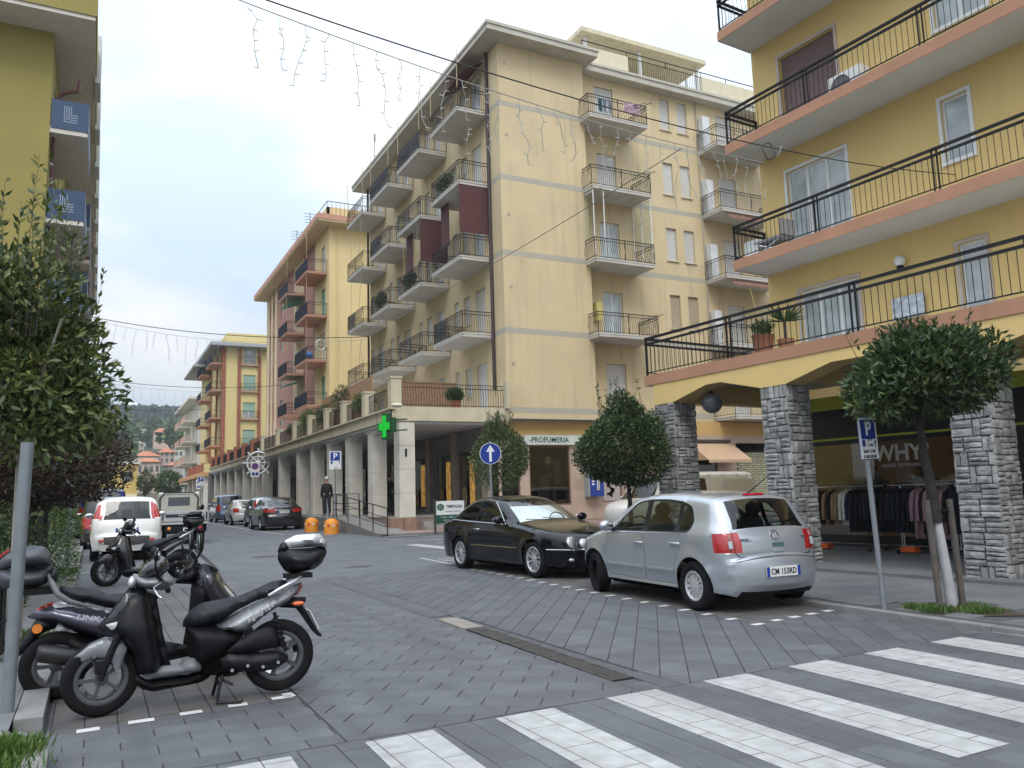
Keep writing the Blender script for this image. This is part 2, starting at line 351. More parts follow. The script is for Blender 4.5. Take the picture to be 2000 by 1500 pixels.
# --- drain channel in the middle of the road
DRN = mat('drain_iron', (.075, .07, .066), .6, metal=.3, var=.25, scale=9, bump=.3)
def drain(name, x0, y0, L_, w, grate=True):
    o = MB().box(-w/2, w/2, 0, L_, -.012, -.004).build(name, mat('drain_pit', (.012, .012, .012), .9), road, loc=(x0, y0, 0)); o.rotation_euler.z = -R(1.6)
    b = MB().box(-w/2, -w/2+.02, 0, L_, -.006, .004).box(w/2-.02, w/2, 0, L_, -.006, .004).box(-w/2+.02, w/2-.02, 0, .02, -.006, .0035).box(-w/2+.02, w/2-.02, L_-.02, L_, -.006, .0035)
    n = int(L_/.035)
    for i in range(n): b.box(-w/2+.02, w/2-.02, .02+i*.035, .02+i*.035+.02, -.006, .002)
    for i in (1, 2, 3, 4): b.box(-w/2+i*w/5-.006, -w/2+i*w/5+.006, .02, L_-.02, -.006, .003)
    b.build('grate', DRN, o)
    for i in range(1, int(L_/.25)):
        for sx in (-1, 1): MB().box(sx*(w/2-.012)-.014, sx*(w/2-.012)+.014, i*.25-.01, i*.25+.012, .003, .006).build('grate_lug', mat('iron_black', (.02, .02, .02), .6), o)
drain('drain', 3.715, 5.42, 1.06, .21); drain('drain', 3.745, 6.50, 1.85, .21)
b = MB().box(-.12, .12, 0, .85, -.02, .003); o = b.build('drain_lid', mat('concrete_tan', (.26, .235, .205), .85, var=.2, scale=5, bump=.3, grime=.4), road, loc=(3.80, 8.38, 0)); o.rotation_euler.z = -R(1.6)
dl = [c for c in lay(ZD, R(2), .33, .6, .008)]
b = MB()
for c in dl:
    if not (5.40 < c[2][1] < 9.25): sheet(c[0], -.001, b)
tag(b.build('channel_paver', PAV, road), kind='stuff')
tag(MB().lathe([(0, .004), (.3, .004), (.31, 0)], 24).build('manhole_cover', DRN, road, loc=(5.1, 17.2, .017)))
MB().lathe([(0, .004), (.28, .004), (.29, 0)], 24).build('manhole_cover', DRN, road, loc=(3.9, 21.5, .08))
# --- pavements
AN = R(4.17)
def RB(n, s, z=0.): return (n*math.cos(AN)-s*math.sin(AN), n*math.sin(AN)+s*math.cos(AN), z)
rp = tag(MB().quad((7.72, -6, -.008), (40, -6, -.008), (40, 15.2, -.008), (8.72, 15.2, -.008), (7.9, 7.0, -.008)).build('pavement_right', GROUT), kind='structure')
rp.location.z = .045
zone = [(7.98, 5.2), (26, 5.2), (24, 15.1), (8.9, 15.1)]; zone = [(7.9, 2.0), (26, 2.0), (24.5, 15.1), (8.85, 15.1), (8.05, 7.0)]
sl = lay(zone, R(90-4.17), .30, .6, .006, .5)
near = sorted([(c[2][0]**2+c[2][1]**2, i) for i, c in enumerate(sl) if c[1] and inview(c[2])]); single = {i for _, i in near[:120]}
b = MB(); me = None
for i, c in enumerate(sl):
    if RB(0, 0) and 8.15 < c[2][0] < 8.95 and 4.85 < c[2][1] < 6.5: continue
    if i in single:
        if me is None:
            q = MB(); sheet([(-c[4]/2, -c[5]/2), (c[4]/2, -c[5]/2), (c[4]/2, c[5]/2), (-c[4]/2, c[5]/2)], .05, q, .004, .06); me = q.mesh('paving_slab', SLAB)
        o = link('paving_slab', me, rp, (c[2][0], c[2][1], -.045)); o.rotation_euler.z = -c[3]
    elif inview(c[2]): sheet([(x, y) for x, y in c[0]], .005, b, .003, .02)
tag(b.build('slab_field', SLAB, rp), kind='stuff')
def kerb(name, pts, w, h, z0, side=1, L_=1.0, m=KERB, parent=None, grp=None):
    """kerb stones along a polyline, each stone its own piece"""
    k = 0
    for i in range(len(pts)-1):
        a = Vector((*pts[i], 0)); b_ = Vector((*pts[i+1], 0)); d = b_-a; n = max(1, round(d.length/L_)); ang = math.atan2(d.y, d.x); ln = d.length/n
        for j in range(n):
            p = a+d*((j+.5)/n)
            o = MB().box(-ln/2+.004, ln/2-.004, -w/2, w/2, -.12, h+random.uniform(-.003, .003)).build('kerb_stone', m, parent, bevel=.008, loc=(p.x, p.y, gz(p.y)+z0)); o.rotation_euler.z = ang
kerb('k', [(7.80, 2), (7.80, 5.0), (7.82, 7.0), (8.66, 15.2), (26, 15.2)], .14, .05, -.045, parent=rp)
lp = tag(strip(-9, -.42, [-4, 10, 16, 18, 20, 26, 40, 60, 200], .10).build('pavement_left', SLAB), kind='structure')
kerb('k', [(-.33, 6.35), (-.33, 19.4)], .17, .10, 0, parent=lp); kerb('k', [(-.33, 20.0), (-.33, 60)], .17, .11, 0, L_=2, parent=lp)
kerb('k', [(-.22, 2.0), (-.24, 5.5)], .13, .12, 0, parent=lp); kerb('k', [(-.24, 5.52), (-.4, 5.9), (-1.6, 6.0)], .13, .12, 0, L_=.5, parent=lp)
MB().box(-3, -.3, 2, 5.85, .0, .105).build('flower_bed', SOIL, lp)
cp = tag(strip(8.8, 40, [26.6, 29.4], .10).build('pavement_corner', PINKPAVE), kind='structure')
kerb('k', [(8.9, 26.55), (40, 26.55)], .16, .11, 0, L_=1.5, parent=cp)
# ================================================================ facade kit
WHITEF = mat('white_frame', (.72, .73, .72), .45, var=.04)
PANE = mat('window_pane', (.14, .17, .19), .06, var=.5, scale=1.1, spec=.8)
PANEC = mat('curtained_pane', (.40, .45, .47), .12, var=.25, scale=2.2, spec=.8)
SHUT = slatmat('roller_shutter', (.62, .60, .54)); SHUTW = slatmat('white_shutter', (.70, .69, .66)); SHUTB = slatmat('brown_shutter', (.22, .15, .15))
SHUTG = slatmat('green_shutter', (.12, .34, .26), .08); SHUTT = slatmat('tan_shutter', (.50, .42, .30))
IRON = mat('black_iron', (.012, .012, .015), .55, var=.2, scale=8, spec=.25)
SOFF = mat('balcony_concrete', (.56, .54, .50), .85, var=.07, scale=1.4, streak=.25, grime=.18, grimecol=(.3, .28, .25), bump=.05)
CREAM = mat('cream_plaster', (.63, .51, .315), .88, var=.06, scale=.7, streak=.42, bump=.08, bscale=22, grime=.22, grimecol=(.45, .385, .27))
CREAMD = mat('cream_band', (.43, .40, .33), .9, var=.06, scale=1.5, grime=.3, grimecol=(.42, .39, .33))
GREYC = mat('eave_concrete', (.50, .475, .41), .85, var=.08, scale=1.5, streak=.3, grime=.25, grimecol=(.3, .28, .23))
PIPE = mat('brown_pipe', (.055, .035, .04), .5, var=.1)
class Bld:
    def __init__(s, name, label, base):
        s.o = thing(name, label, 'building', base); s.base = Vector(base)
    def fr(s, O, U, N): return frame(Vector(O)-s.base, U, N)
    def loc(s): return Matrix.Translation(-s.base)
def wall(parent, T, u0, u1, z0, z1, opens, m, dep=.2, name='wall'):
    """sheet at n=0 with openings (u0,u1,z0,z1) and their reveals"""
    us = sorted({u0, u1, *[x for o in opens for x in o[:2] if u0 < x < u1]}); zs = sorted({z0, z1, *[x for o in opens for x in o[2:4] if z0 < x < z1]})
    b = MB(); ix = {}
    def vid(u, z):
        if (u, z) not in ix: ix[(u, z)] = len(b.v); b.v.append((u, 0, z))
        return ix[(u, z)]
    for i in range(len(us)-1):
        for j in range(len(zs)-1):
            cu, cz = (us[i]+us[i+1])/2, (zs[j]+zs[j+1])/2
            if any(o[0] < cu < o[1] and o[2] < cz < o[3] for o in opens): continue
            b.f.append((vid(us[i], zs[j]), vid(us[i+1], zs[j]), vid(us[i+1], zs[j+1]), vid(us[i], zs[j+1])))
    for a, c, e, g in [o[:4] for o in opens]:
        for P in (((a, e), (c, e)), ((c, e), (c, g)), ((c, g), (a, g)), ((a, g), (a, e))):
            b.quad((P[0][0], 0, P[0][1]), (P[1][0], 0, P[1][1]), (P[1][0], -dep, P[1][1]), (P[0][0], -dep, P[0][1]))
    return b.build(name, m, parent, T=T)
MC = {}
def cached(key, fn):
    if key not in MC: MC[key] = fn()
    return MC[key]
def window(parent, T, u0, u1, z0, z1, kind='leaf2', dep=.18, sill=True, frame_m=None, name=None, pane=None, shut=None):
    """a window or glazed door in its opening: frame > pane / shutter (> sill)"""
    fm = frame_m or WHITEF; w, h = round(u1-u0, 3), round(z1-z0, 3); M = T @ Matrix.Translation((u0, -dep, z0)); t = .055
    def frm(n):
        b = MB().box(.001, t, 0, .06, 0, h).box(w-t, w-.001, 0, .06, 0, h).box(t, w-t, 0, .06, 0, t).box(t, w-t, 0, .06, h-t, h-.001)
        for k in range(1, n): b.box(w*k/n-t*.7, w*k/n+t*.7, 0, .058, t, h-t)
        return b.mesh('window', fm)
    nm = name or ('glazed_door' if h > 1.9 else 'window')
    if kind.startswith('leaf'):
        n = int(kind[4]); o = link(nm, cached(('f', w, h, n, fm.name), lambda: frm(n)), parent, mtx=M)
        pm = pane or PANEC
        for k in range(n):
            me = cached(('p', w, h, n, pm.name), lambda: MB().box(.0, (w-2*t)/n-.01, .02, .035, 0, h-2*t).mesh('pane', pm)); link('pane', me, o, (t+k*(w-2*t)/n+.005, 0, t))
    else:
        sm = shut or SHUT; frac = {'shut': 1., 'half': .55, 'low': .8}[kind]
        o = link(nm, cached(('f', w, h, 2, fm.name), lambda: frm(2)), parent, mtx=M)
        if frac < 1:
            for k in range(2): link('pane', cached(('p', w, h, 2, PANEC.name), lambda: MB().box(.0, (w-2*t)/2-.01, .02, .035, 0, h-2*t).mesh('pane', PANEC)), o, (t+k*(w-2*t)/2+.005, 0, t))
        link('shutter', cached(('s', w, h, frac, sm.name), lambda: MB().box(.004, w-.004, .065, .085, h*(1-frac)+.004, h-.004).mesh('shutter', sm)), o)
    if sill and h < 1.9: link('sill', cached(('sill', w), lambda: MB().box(-.06, w+.06, dep-.05, dep+.07, -.05, -.002).mesh('sill', mat('sill_stone', (.58, .50, .36), .8))), o)
    return o
def rail_mesh(L, D, H, style, n0=0.):
    """railing round three sides; u 0..L, n 0..D; z from slab top"""
    b = MB(); r_ = .011
    if style == 'bulge':
        prof = [(0, .05), (.0, .22), (.055, .33), (.065, .45), (.02, .62), (0, .74), (0, H-.01)]; sp = .105; rails = (.08, H-.14, H); rr = .015
    else:
        prof = [(0, .05), (0, H-.02)]; sp = .12; rails = (.08, H-.16, H) if style == 'straight' else (.08, H); rr = .018
    sides = [((0, n0), (0, D), (-1, 0)), ((0, D), (L, D), (0, 1)), ((L, D), (L, n0), (1, 0))]
    for a, c, o in sides:
        ln = math.hypot(c[0]-a[0], c[1]-a[1]); n = max(1, round(ln/sp))
        for i in range(1, n):
            t = i/n; x, y = a[0]+(c[0]-a[0])*t, a[1]+(c[1]-a[1])*t
            b.path([(x+o[0]*q, y+o[1]*q, z) for q, z in prof], r_*.75, 4)
        for z in rails:
            b.tube((a[0], a[1], z), (c[0], c[1], z), rr if z < H else rr*1.35, 4)
    for x, y in ((0, D), (L, D), (0, n0+.02), (L, n0+.02), (L/2, D)): b.tube((x, y, -.12), (x, y, H), .018, 4)
    return b
def balcony(parent, T, u0, L, D, z, style='bulge', m=None, H=.95, th=.16, fascia=None, iron=None, panel=None):
    """slab (top at z) > railing (> screens)"""
    m = m or SOFF; im = iron or IRON
    o = link('balcony', cached(('b', L, D, th, m.name), lambda: MB().box(0, L, 0, D, -th, 0).box(-.02, L+.02, .02, D+.02, -.045, .004).mesh('balcony', m)), parent, mtx=T @ Matrix.Translation((u0, 0, z)))
    link('railing', cached(('r', L, D, H, style, im.name), lambda: rail_mesh(L, D-.05, H, style).mesh('railing', im)), o)
    if panel: link('balcony_panel', cached(('pn', L, D, H, panel.name), lambda: MB().box(.03, L-.03, D-.03, D-.01, .06, H-.06).mesh('balcony_panel', panel)), o)
    return o
# ================================================================ corner block with the blank side wall
B1 = Bld('apartment_building', 'cream corner apartment block with a tall blank side wall and iron balconies', (15.03, 29.31, 0))
TS = B1.fr((15.03, 29.31, 0), (0, 1, 0), (-1, 0, 0))      # street side: u = Y-29.31
TF = B1.fr((15.03, 29.31, 0), (1, 0, 0), (0, -1, 0))      # blank wall: u = X-15.03
TW = B1.fr((19.45, 30.0, 0), (1, 0, 0), (0, -1, 0))       # wing: u = X-19.45
FL = [4.93, 8.30, 11.67, 15.04, 18.41]
ops = []
for k, z in enumerate(FL):
    for c in range(4):
        y = 1.1+c*4.72
        ops.append((y+.75, y+1.8, z, z+2.3, ['leaf2', 'shut', 'leaf2', 'low'][(k+c) % 4] if k else 'shut'))
        ops.append((y+2.35, y+3.05, z+.95, z+2.3, 'shut' if (k+c) % 3 else 'half'))
        if c < 3: ops.append((y+3.65, y+4.2, z+1.0, z+2.3, 'shut'))
wall(B1.o, TS, 0, 18.49, 4.6, 21.3, ops, CREAM)
for o in ops: window(B1.o, TS, *o[:4], o[4], pane=PANEC, shut=random.choice([SHUT, SHUTW, SHUT]))
wall(B1.o, TF, 0, 4.42, 4.6, 21.3, [], CREAM)
wall(B1.o, B1.fr((19.45, 29.31, 0), (0, 1, 0), (1, 0, 0)), 0, .69, 4.6, 21.3, [], CREAM)
wall(B1.o, B1.fr((15.03, 47.8, 0), (1, 0, 0), (0, 1, 0)), 0, 14, 4.6, 21.3, [], CREAM)
for z in FL:    # pale floor bands, a little proud
    MB().box(-.004, 4.424, 0, .004, z-.12, z+.12).build('wall_band', CREAMD, B1.o, T=TF @ Matrix.Translation((0, 0, 0)))
    MB().box(0.0, .93, 0, .004, z-.12, z+.12).build('wall_band', CREAMD, B1.o, T=TS)
for z in (6.9, 10.2, 13.4, 17.0, 20.3): MB().lathe([(0, .03), (.07, .03), (.07, 0)], 10, axis='y').xf(Matrix.Translation((.35, 0, z))).build('vent_cap', CREAMD, B1.o, T=TF)
MB().tube((.96, .09, 5.9), (.96, .09, 21.2), .075, 8).build('downpipe', PIPE, B1.o, T=TS, smooth=60)
MB().tube((18.6, .09, 5.2), (18.6, .09, 21.2), .07, 8).build('downpipe', PIPE, B1.o, T=TS, smooth=60)
rf = MB().box(14.15, 19.78, 28.45, 48.7, 21.18, 21.42).box(14.1, 19.83, 28.4, 48.75, 21.42, 21.56).build('roof', GREYC, B1.o, T=B1.loc())
MB().box(14.18, 15.0, 28.5, 48.6, 21.565, 21.62).build('roof_tile_edge', mat('slate_edge', (.13, .12, .13), .7), rf)
MB().box(14.6, 19.4, 29.0, 31, 21.6, 21.9).build('roof_upstand', GREYC, rf)
for y in (33.5, 38.5, 43.3): MB().box(14.5, 15.3, y, y+1.2, 21.57, 22.15).build('chimney', GREYC, rf, T=B1.loc())
balc = []
for k, z in enumerate(FL[1:]):
    for c in range(4):
        b = balcony(B1.o, TS, 1.1+c*4.72, 3.2, 1.5, z); balc.append(((k, c), b))
        sm = mat('net_screen', (.04, .045, .06), .8, alpha=.55)
        if (k, c) in ((3, 1), (3, 2)): MB().box(.02, 3.18, 1.47, 1.475, .08, .93).build('screen', sm, b)
        elif (k+c) % 4 == 0: MB().box(1.7, 3.15, 1.46, 1.465, .08, .9).build('screen', sm, b)
        if k == 3: MB().tube((.03, 1.45, .9), (.03, 1.45, 2.8), .02, 5).tube((3.17, 1.45, .9), (3.17, 1.45, 2.8), .02, 5).build('awning_post', mat('tan_tube', (.45, .36, .2), .6), b)
        if c == 3 or (k, c) in ((0, 2), (2, 1)): MB().tube((.5, 1.4, -.16), (.9, 1.44, -2.5), .014, 4).tube((2.6, 1.4, -.16), (2.4, 1.44, -2.5), .014, 4).build('awning_rod', mat('tan_tube', (.45, .36, .2), .6), b)
AWN = mat('maroon_canvas', (.095, .036, .036), .85, var=.12, scale=2, bump=.1)
for c, z in ((0, FL[3]), (1, FL[3])):
    u = 1.1+c*4.72; a = MB().box(u+.02, u+.05, .05, 1.46, z-2.3, z-.17).build('drop_awning', AWN, B1.o, T=TS)
    MB().box(u+2.25, u+3.15, 1.0, 1.03, z-2.2, z-.17).build('drop_awning', AWN, B1.o, T=TS)
    MB().tube((u+.1, 1.5, z-.2), (u+.25, 1.7, z-2.4), .02, 5).tube((u+1.2, 1.5, z-.2), (u+1.15, 1.75, z-2.5), .02, 5).build('awning_rod', mat('tan_tube', (.45, .36, .2), .6), a)
MB().add([(1.2, .05, 20.9), (4.2, .05, 20.9), (4.2, 1.0, 20.35), (1.2, 1.0, 20.35)], [(0, 1, 2, 3)]).build('folded_awning', AWN, B1.o, T=TS)
# --- wing with window pairs, set back behind the blank wall
wops = []
for k, z in enumerate(FL):
    wops += [(1.05, 2.15, z, z+2.3, ['shut', 'leaf2', 'leaf2', 'shut', 'low'][k]), (.15, .45, z+.2, z+2.0, 'shut')]
    if k: wops += [(4.95, 5.57, z+.84, z+2.5, 'shut'), (6.05, 6.67, z+.84, z+2.5, 'shut')]
    else: wops += [(4.95, 5.57, z+.6, z+1.5, 'leaf1'), (6.05, 6.67, z+.6, z+1.5, 'leaf1')]
    wops += [(8.6, 9.7, z, z+2.3, 'shut'), (12.6, 13.4, z+.84, z+2.4, 'shut')]
wall(B1.o, TW, 0, 20, 4.6, 21.3, wops, CREAM)
for o in wops: window(B1.o, TW, *o[:4], o[4], shut=SHUTT if o[0] in (4.95, 6.05) and o[2] < 12 else SHUTW)
for z in FL: MB().box(.002, 7.2, 0, .004, z-.12, z+.12).build('wall_band', CREAMD, B1.o, T=TW)
MB().tube((7.27, .05, 4.7), (7.27, .05, 21.1), .04, 6).build('downpipe', CREAMD, B1.o, T=TW)
for k, z in enumerate(FL):
    if k: b = balcony(B1.o, TW, -.25, 3.25, 1.5, z)
    b2 = balcony(B1.o, TW, 7.25, 4.0, 1.5, z-(0 if k else .1))
    if k:
        MB().box(.10, .55, .05, .40, .05, 1.85).build('service_cabinet', mat('white_cabinet', (.66, .67, .68), .5), b2)
    if k == 1: MB().box(.72, 1.02, .06, .3, .85, 1.7).build('boiler_cabinet', mat('yellow_cabinet', (.62, .55, .2), .6), b)
    if k == 2:
        f = MB()
        for x in (.05, .6): f.tube((x, 1.42, 0), (x, 1.42, 3.15), .025, 5)
        for x in (3.2,):
            for y in (.05, .7, 1.42): f.tube((x, y, .0), (x, y, 3.15), .025, 5)
            for zz in (1.0, 2.2, 3.1): f.tube((x, .05, zz), (x, 1.42, zz), .02, 5)
        f.tube((.05, 1.42, 3.1), (.05, .05, 3.1), .025, 5); e = f.build('glazed_enclosure', WHITEF, b)
        [MB().quad((x, .1, 1.0), (x, 1.4, 1.0), (x, 1.4, 3.1), (x, .1, 3.1)).build('pane', glassmat('clear_pane', (.8, .85, .85)), e) for x in (3.2, .05)]
    if k in (1, 3, 4):
        MB().tube((2.2, 1.5, .5), (3.35, 1.75, 1.02), .02, 4).tube((2.2, 1.52, .7), (3.1, 1.7, .98), .015, 4).build('drying_arm', IRON, b)
    if k in (2, 3, 4): MB().add([(.3, 1.3, -.2), (3.8, 1.3, -.2), (3.8, 1.62, -.42), (.3, 1.62, -.42)]+[(.3+3.5*i/14, 1.62, -.42-(.14 if i % 2 else .08)) for i in range(15)], [(0, 1, 2, 3)]+[(3, 2, 18)+tuple(range(17, 3, -1))]).build('folded_awning', mat('brown_stripe_canvas', (.25, .12, .09), .8, var=.3, scale=20), b2)
    if k in (1, 2, 3): MB().tube((1.3, 1.55, -.3), (1.7, 1.7, -2.3), .018, 5).build('awning_rod', mat('yellow_tube', (.55, .42, .12), .6), b2)
wr = MB().box(19.3, 40, 29.45, 30.6, 21.1, 21.38).box(19.3, 40, 29.4, 30.6, 21.38, 21.5).build('cornice', GREYC, B1.o, T=B1.loc())
par = MB().box(19.85, 22.6, 29.95, 30.15, 21.5, 22.65).box(27.3, 31, 29.95, 30.15, 21.5, 22.65).box(22.6, 27.3, 29.95, 30.15, 21.5, 21.75).box(31, 40, 29.95, 30.15, 21.5, 21.8).build('parapet', mat('pale_parapet', (.66, .60, .44), .85, var=.05, streak=.3), B1.o, T=B1.loc())
b = MB()
for i in range(41): b.tube((22.6+i*.115, 30.05, 21.75), (22.6+i*.115, 30.05, 22.65), .012, 4)
for i in range(60): b.tube((31.1+i*.13, 30.05, 21.8), (31.1+i*.13, 30.05, 22.65), .012, 4)
b.tube((20, 30.05, 22.95), (39, 30.05, 22.95), .025, 4).tube((20, 30.05, 22.68), (39, 30.05, 22.68), .02, 4)
for x in (20, 22.6, 25, 27.3, 29, 31, 33, 36): b.tube((x, 30.05, 22.6), (x, 30.05, 22.95), .02, 4)
b.build('roof_railing', IRON, par, T=Matrix.Identity(4) @ B1.loc())
ph = MB().box(22.3, 29.3, 35, 40, 21.5, 25.2).build('penthouse', CREAM, B1.o, T=B1.loc())
MB().box(21.6, 29.9, 32.4, 40.5, 25.2, 25.45).build('penthouse_roof', mat('pale_slab', (.62, .56, .40), .8, streak=.2), ph, T=B1.loc())
for x in (22.0, 25.5, 29.5): MB().box(x, x+.15, 32.8, 32.95, 21.5, 25.2).build('post', WHITEF, ph, T=B1.loc())
MB().box(19.7, 40, 30.2, 44, 21.3, 21.45).build('roof_deck', GREYC, B1.o, T=B1.loc())
# roof clutter
tag(MB().tube((31.5, 36, 21.4), (31.5, 36, 27.4), .06, 6).tube((31.5, 36, 22), (31.5, 36, 23), .12, 6).build('roof_mast', mat('grey_metal', (.35, .35, .36), .5, metal=.5)), 'thin grey mast standing on the roof of the corner block', 'mast')
d = thing('satellite_dish', 'white satellite dish on the roof terrace of the corner block', 'satellite dish', (31.0, 35, 21.4))
MB().tube((0, 0, 0), (0, 0, 2.7), .05, 6).build('pole', mat('grey_metal', (.35, .35, .36), .5, metal=.5), d)
MB().lathe([(0, 0), (.25, .04), (.45, .14)], 16).xf(Matrix.Translation((.3, -.1, 2.9)) @ Matrix.Rotation(R(60), 4, 'X')).build('dish', WHITEF, d, smooth=40)
tag(MB().tube((15.2, 47.2, 21.5), (15.2, 47.2, 24.6), .04, 5).tube((15.2, 47.2, 24.2), (15.2, 47.2, 24.7), .08, 5).build('roof_antenna', mat('grey_metal', (.35, .35, .36), .5, metal=.5)), 'short pale antenna at the far street end of the corner block roof', 'antenna')
# --- ground floor: corner shop front under the blank wall
TG = B1.fr((15.03, 29.7, 0), (1, 0, 0), (0, -1, 0))
PINK = mat('pink_stone', (.47, .36, .285), .6, var=.1, scale=2, grime=.15, grimecol=(.38, .27, .21), rnd=.05)
OCHRE = mat('ochre_plaster', (.55, .36, .14), .85, var=.07, scale=1, streak=.15)
wall(B1.o, TG, -.3, 30, 3.95, 4.62, [], OCHRE)
gops = [(-.1, .7, .5, 3.4, 'd'), (1.15, 3.15, .95, 3.47, 'w'), (4.75, 5.8, 1.0, 2.5, 'p'), (10.0, 11.4, .24, 2.85, 'd'), (12.6, 16, .24, 3.6, 'g')]
wall(B1.o, TG, -.3, 30, .1, 3.95, gops, PINK, dep=.25)
for i in range(6):   # stone cladding courses, proud slabs
    z0 = .30+i*.66
    if z0 > 3.4: break
    for (a, c) in ((3.2, 4.7), (5.85, 7.6), (7.6, 9.2)):
        MB().box(a+.012, c-.012, .002, .016, z0, z0+.65).build('cladding_slab', PINK, B1.o, T=TG)
MB().box(-.02, 10.0, 0, .10, 4.46, 4.54).box(-.05, 4.6, 0, .42, 4.56, 4.60).build('string_course', CREAMD, B1.o, T=TG)
MB().box(.9, 3.9, .02, .14, 3.50, 3.90).build('shop_sign', mat('sign_grey', (.55, .60, .55), .6), B1.o, T=TG)
text('-PROFUMERIA', .31, mat('sign_green', (.004, .07, .05), .5), B1.o, 'lettering', TG @ face_mtx((2.08, .146, 3.70), (1, 0, 0), (0, 0, 1)), bold=.004, sx=1.0)
SHOPG = glassmat('shop_glass', (.42, .43, .42), boost=.03)
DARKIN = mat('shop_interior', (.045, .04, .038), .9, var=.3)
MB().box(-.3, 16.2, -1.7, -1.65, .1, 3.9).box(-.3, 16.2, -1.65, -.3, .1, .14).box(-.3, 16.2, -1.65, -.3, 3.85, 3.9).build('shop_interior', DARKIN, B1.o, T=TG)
for a, c, e, g, k in gops:
    if k in 'wpd':
        fo = MB().box(a, a+.06, -.1, -.03, e, g).box(c-.06, c, -.1, -.03, e, g).box(a+.06, c-.06, -.1, -.03, e, e+.06).box(a+.06, c-.06, -.1, -.03, g-.06, g).build('shop_window', mat('bronze_frame', (.16, .10, .07), .5), B1.o, T=TG)
        if k != 'p': MB().box(a+.06, c-.06, -.075, -.065, e+.06, g-.06).build('pane', SHOPG, fo, T=TG)
POST = mat('poster_paper', (.46, .42, .41), .5, var=.06)
po = MB().box(4.82, 5.74, -.09, -.06, 1.06, 2.44).build('poster', POST, B1.o, T=TG)
b = MB()
for i in range(46):
    t = i/45; x = 5.05+.35*abs(math.sin(t*7))*t+.1*random.random(); z = 2.1-t*.85; s = random.uniform(.03, .09); b.add([(x+s*math.cos(q*1.05+i), -.055, z+s*math.sin(q*1.05+i)) for q in range(6)], [tuple(range(6))])
b.build('printed_flower', mat('print_plum', (.10, .05, .06), .5, var=.3, scale=9), po, T=TG)
for a_, c_, e_, g_, nm_, m_ in ((1.9, 2.3, 1.0, 2.2, 'display_panel', mat('panel_mint', (.36, .46, .44), .5)), (2.62, 2.9, 1.9, 2.9, 'price_card', mat('poster_paper', (.46, .42, .41), .5)), (1.25, 1.6, 1.3, 1.9, 'display_box', DARKIN), (2.0, 2.5, 2.1, 2.3, 'display_box', mat('box_pink', (.4, .3, .32), .5)), (2.35, 2.8, 1.05, 1.7, 'display_poster', mat('poster_dark', (.05, .05, .055), .4, var=.6, scale=9))): MB().box(a_, c_, -.5, -.42, e_, g_).build(nm_, m_, B1.o, T=TG)
MB().ell((2.75, -.35, 1.05), (.42, .18, .09), 12, 8).build('yellow_drape', mat('drape_yellow', (.62, .36, .02), .7), B1.o, T=TG, smooth=60); MB().lathe([(.17, 0), (.09, .28)], 14, (2.42, -.6, 2.75)).tube((2.42, -.6, 2.2), (2.42, -.6, 2.75), .015, 6).build('display_lamp', mat('lamp_shade', (.6, .55, .42), .6, emit=.15), B1.o, T=TG)
# green roller grille of the garage
gr = MB().box(12.6, 16, -.2, -.15, .3, 3.2).build('roller_grille', mat('grille_backing', (.04, .045, .03), .8), B1.o, T=TG)
gm = mat('grille_slat', (.36, .36, .24), .6, rnd=.08); ms = MB().box(0, .34, -.15, -.10, 0, .085).mesh('slat', gm)
for r_ in range(27):
    for k in range(9): link('slat', ms, gr, mtx=TG @ Matrix.Translation((12.63+k*.37+(.185 if r_ % 2 else 0), 0, .32+r_*.105)))
# tan shop awning beside the garage
aw = MB().add([(9.7, 0, 3.62), (12.3, 0, 3.62), (12.3, 1.35, 2.75), (9.7, 1.35, 2.75)], [(0, 1, 2, 3)]).add([(9.7, 0, 3.62), (9.7, 1.35, 2.75), (9.7, 0, 2.75)], [(0, 1, 2)]).add([(12.3, 0, 3.62), (12.3, 1.35, 2.75), (12.3, 0, 2.75)], [(0, 1, 2)]).add([(9.7, 1.35, 2.75), (12.3, 1.35, 2.75), (12.3, 1.36, 2.62), (9.7, 1.36, 2.62)], [(0, 1, 2, 3)])
aw.build('awning', mat('tan_canvas', (.50, .34, .22), .8, var=.06, scale=3), B1.o, T=TG)
MB().box(9.6, 12.2, .01, .12, 3.62, 3.76).build('awning_box', mat('dark_box', (.06, .045, .04), .7), B1.o, T=TG)
# ================================================================ arcade along the street
TRAV = mat('travertine', (.60, .565, .50), .7, var=.09, scale=1.6, streak=.22, grime=.2, grimecol=(.42, .39, .33), rnd=.05, bump=.05)
TERR = mat('terrace_concrete', (.56, .50, .36), .85, var=.08, scale=1.2, streak=.5, grime=.3, grimecol=(.34, .30, .22))
SOFFIT = mat('arcade_soffit', (.62, .62, .62), .9, var=.04)
ARC = thing('arcade', 'long covered arcade with pale stone pillars and a planted terrace on top', 'arcade', (10.1, 29.3, 0)); AL = Matrix.Translation((-10.1, -29.3, 0))
def ap(name, b, m, par=None, **k): return b.build(name, m, par or ARC, T=AL, **k)
ap('platform', MB().box(10.0, 15.4, 28.75, 84, .05, .70), mat('platform_stone', (.22, .17, .14), .7, var=.15, scale=3, grime=.3))
ap('floor', MB().box(9.98, 15.4, 28.73, 84, .70, .73), mat('arcade_floor', (.24, .22, .20), .5, var=.15, scale=2))
for k in range(2): ap('step', MB().box(10.95, 15.0, 28.75-.32*(k+1), 28.75-.32*k-.002, .10, .55-.19*k), mat('step_stone', (.27, .25, .23), .7, var=.15, scale=4))
for x in (9.72, 10.24): ap('plinth_stone', MB().box(x, x+.50, 28.62, 29.3, .12, .72), mat('plinth_brown', (.27, .17, .12), .7, var=.2, scale=4), bevel=.01)
ap('roof_slab', MB().box(10.12, 15.03, 29.35, 84, 4.30, 4.72), SOFFIT)
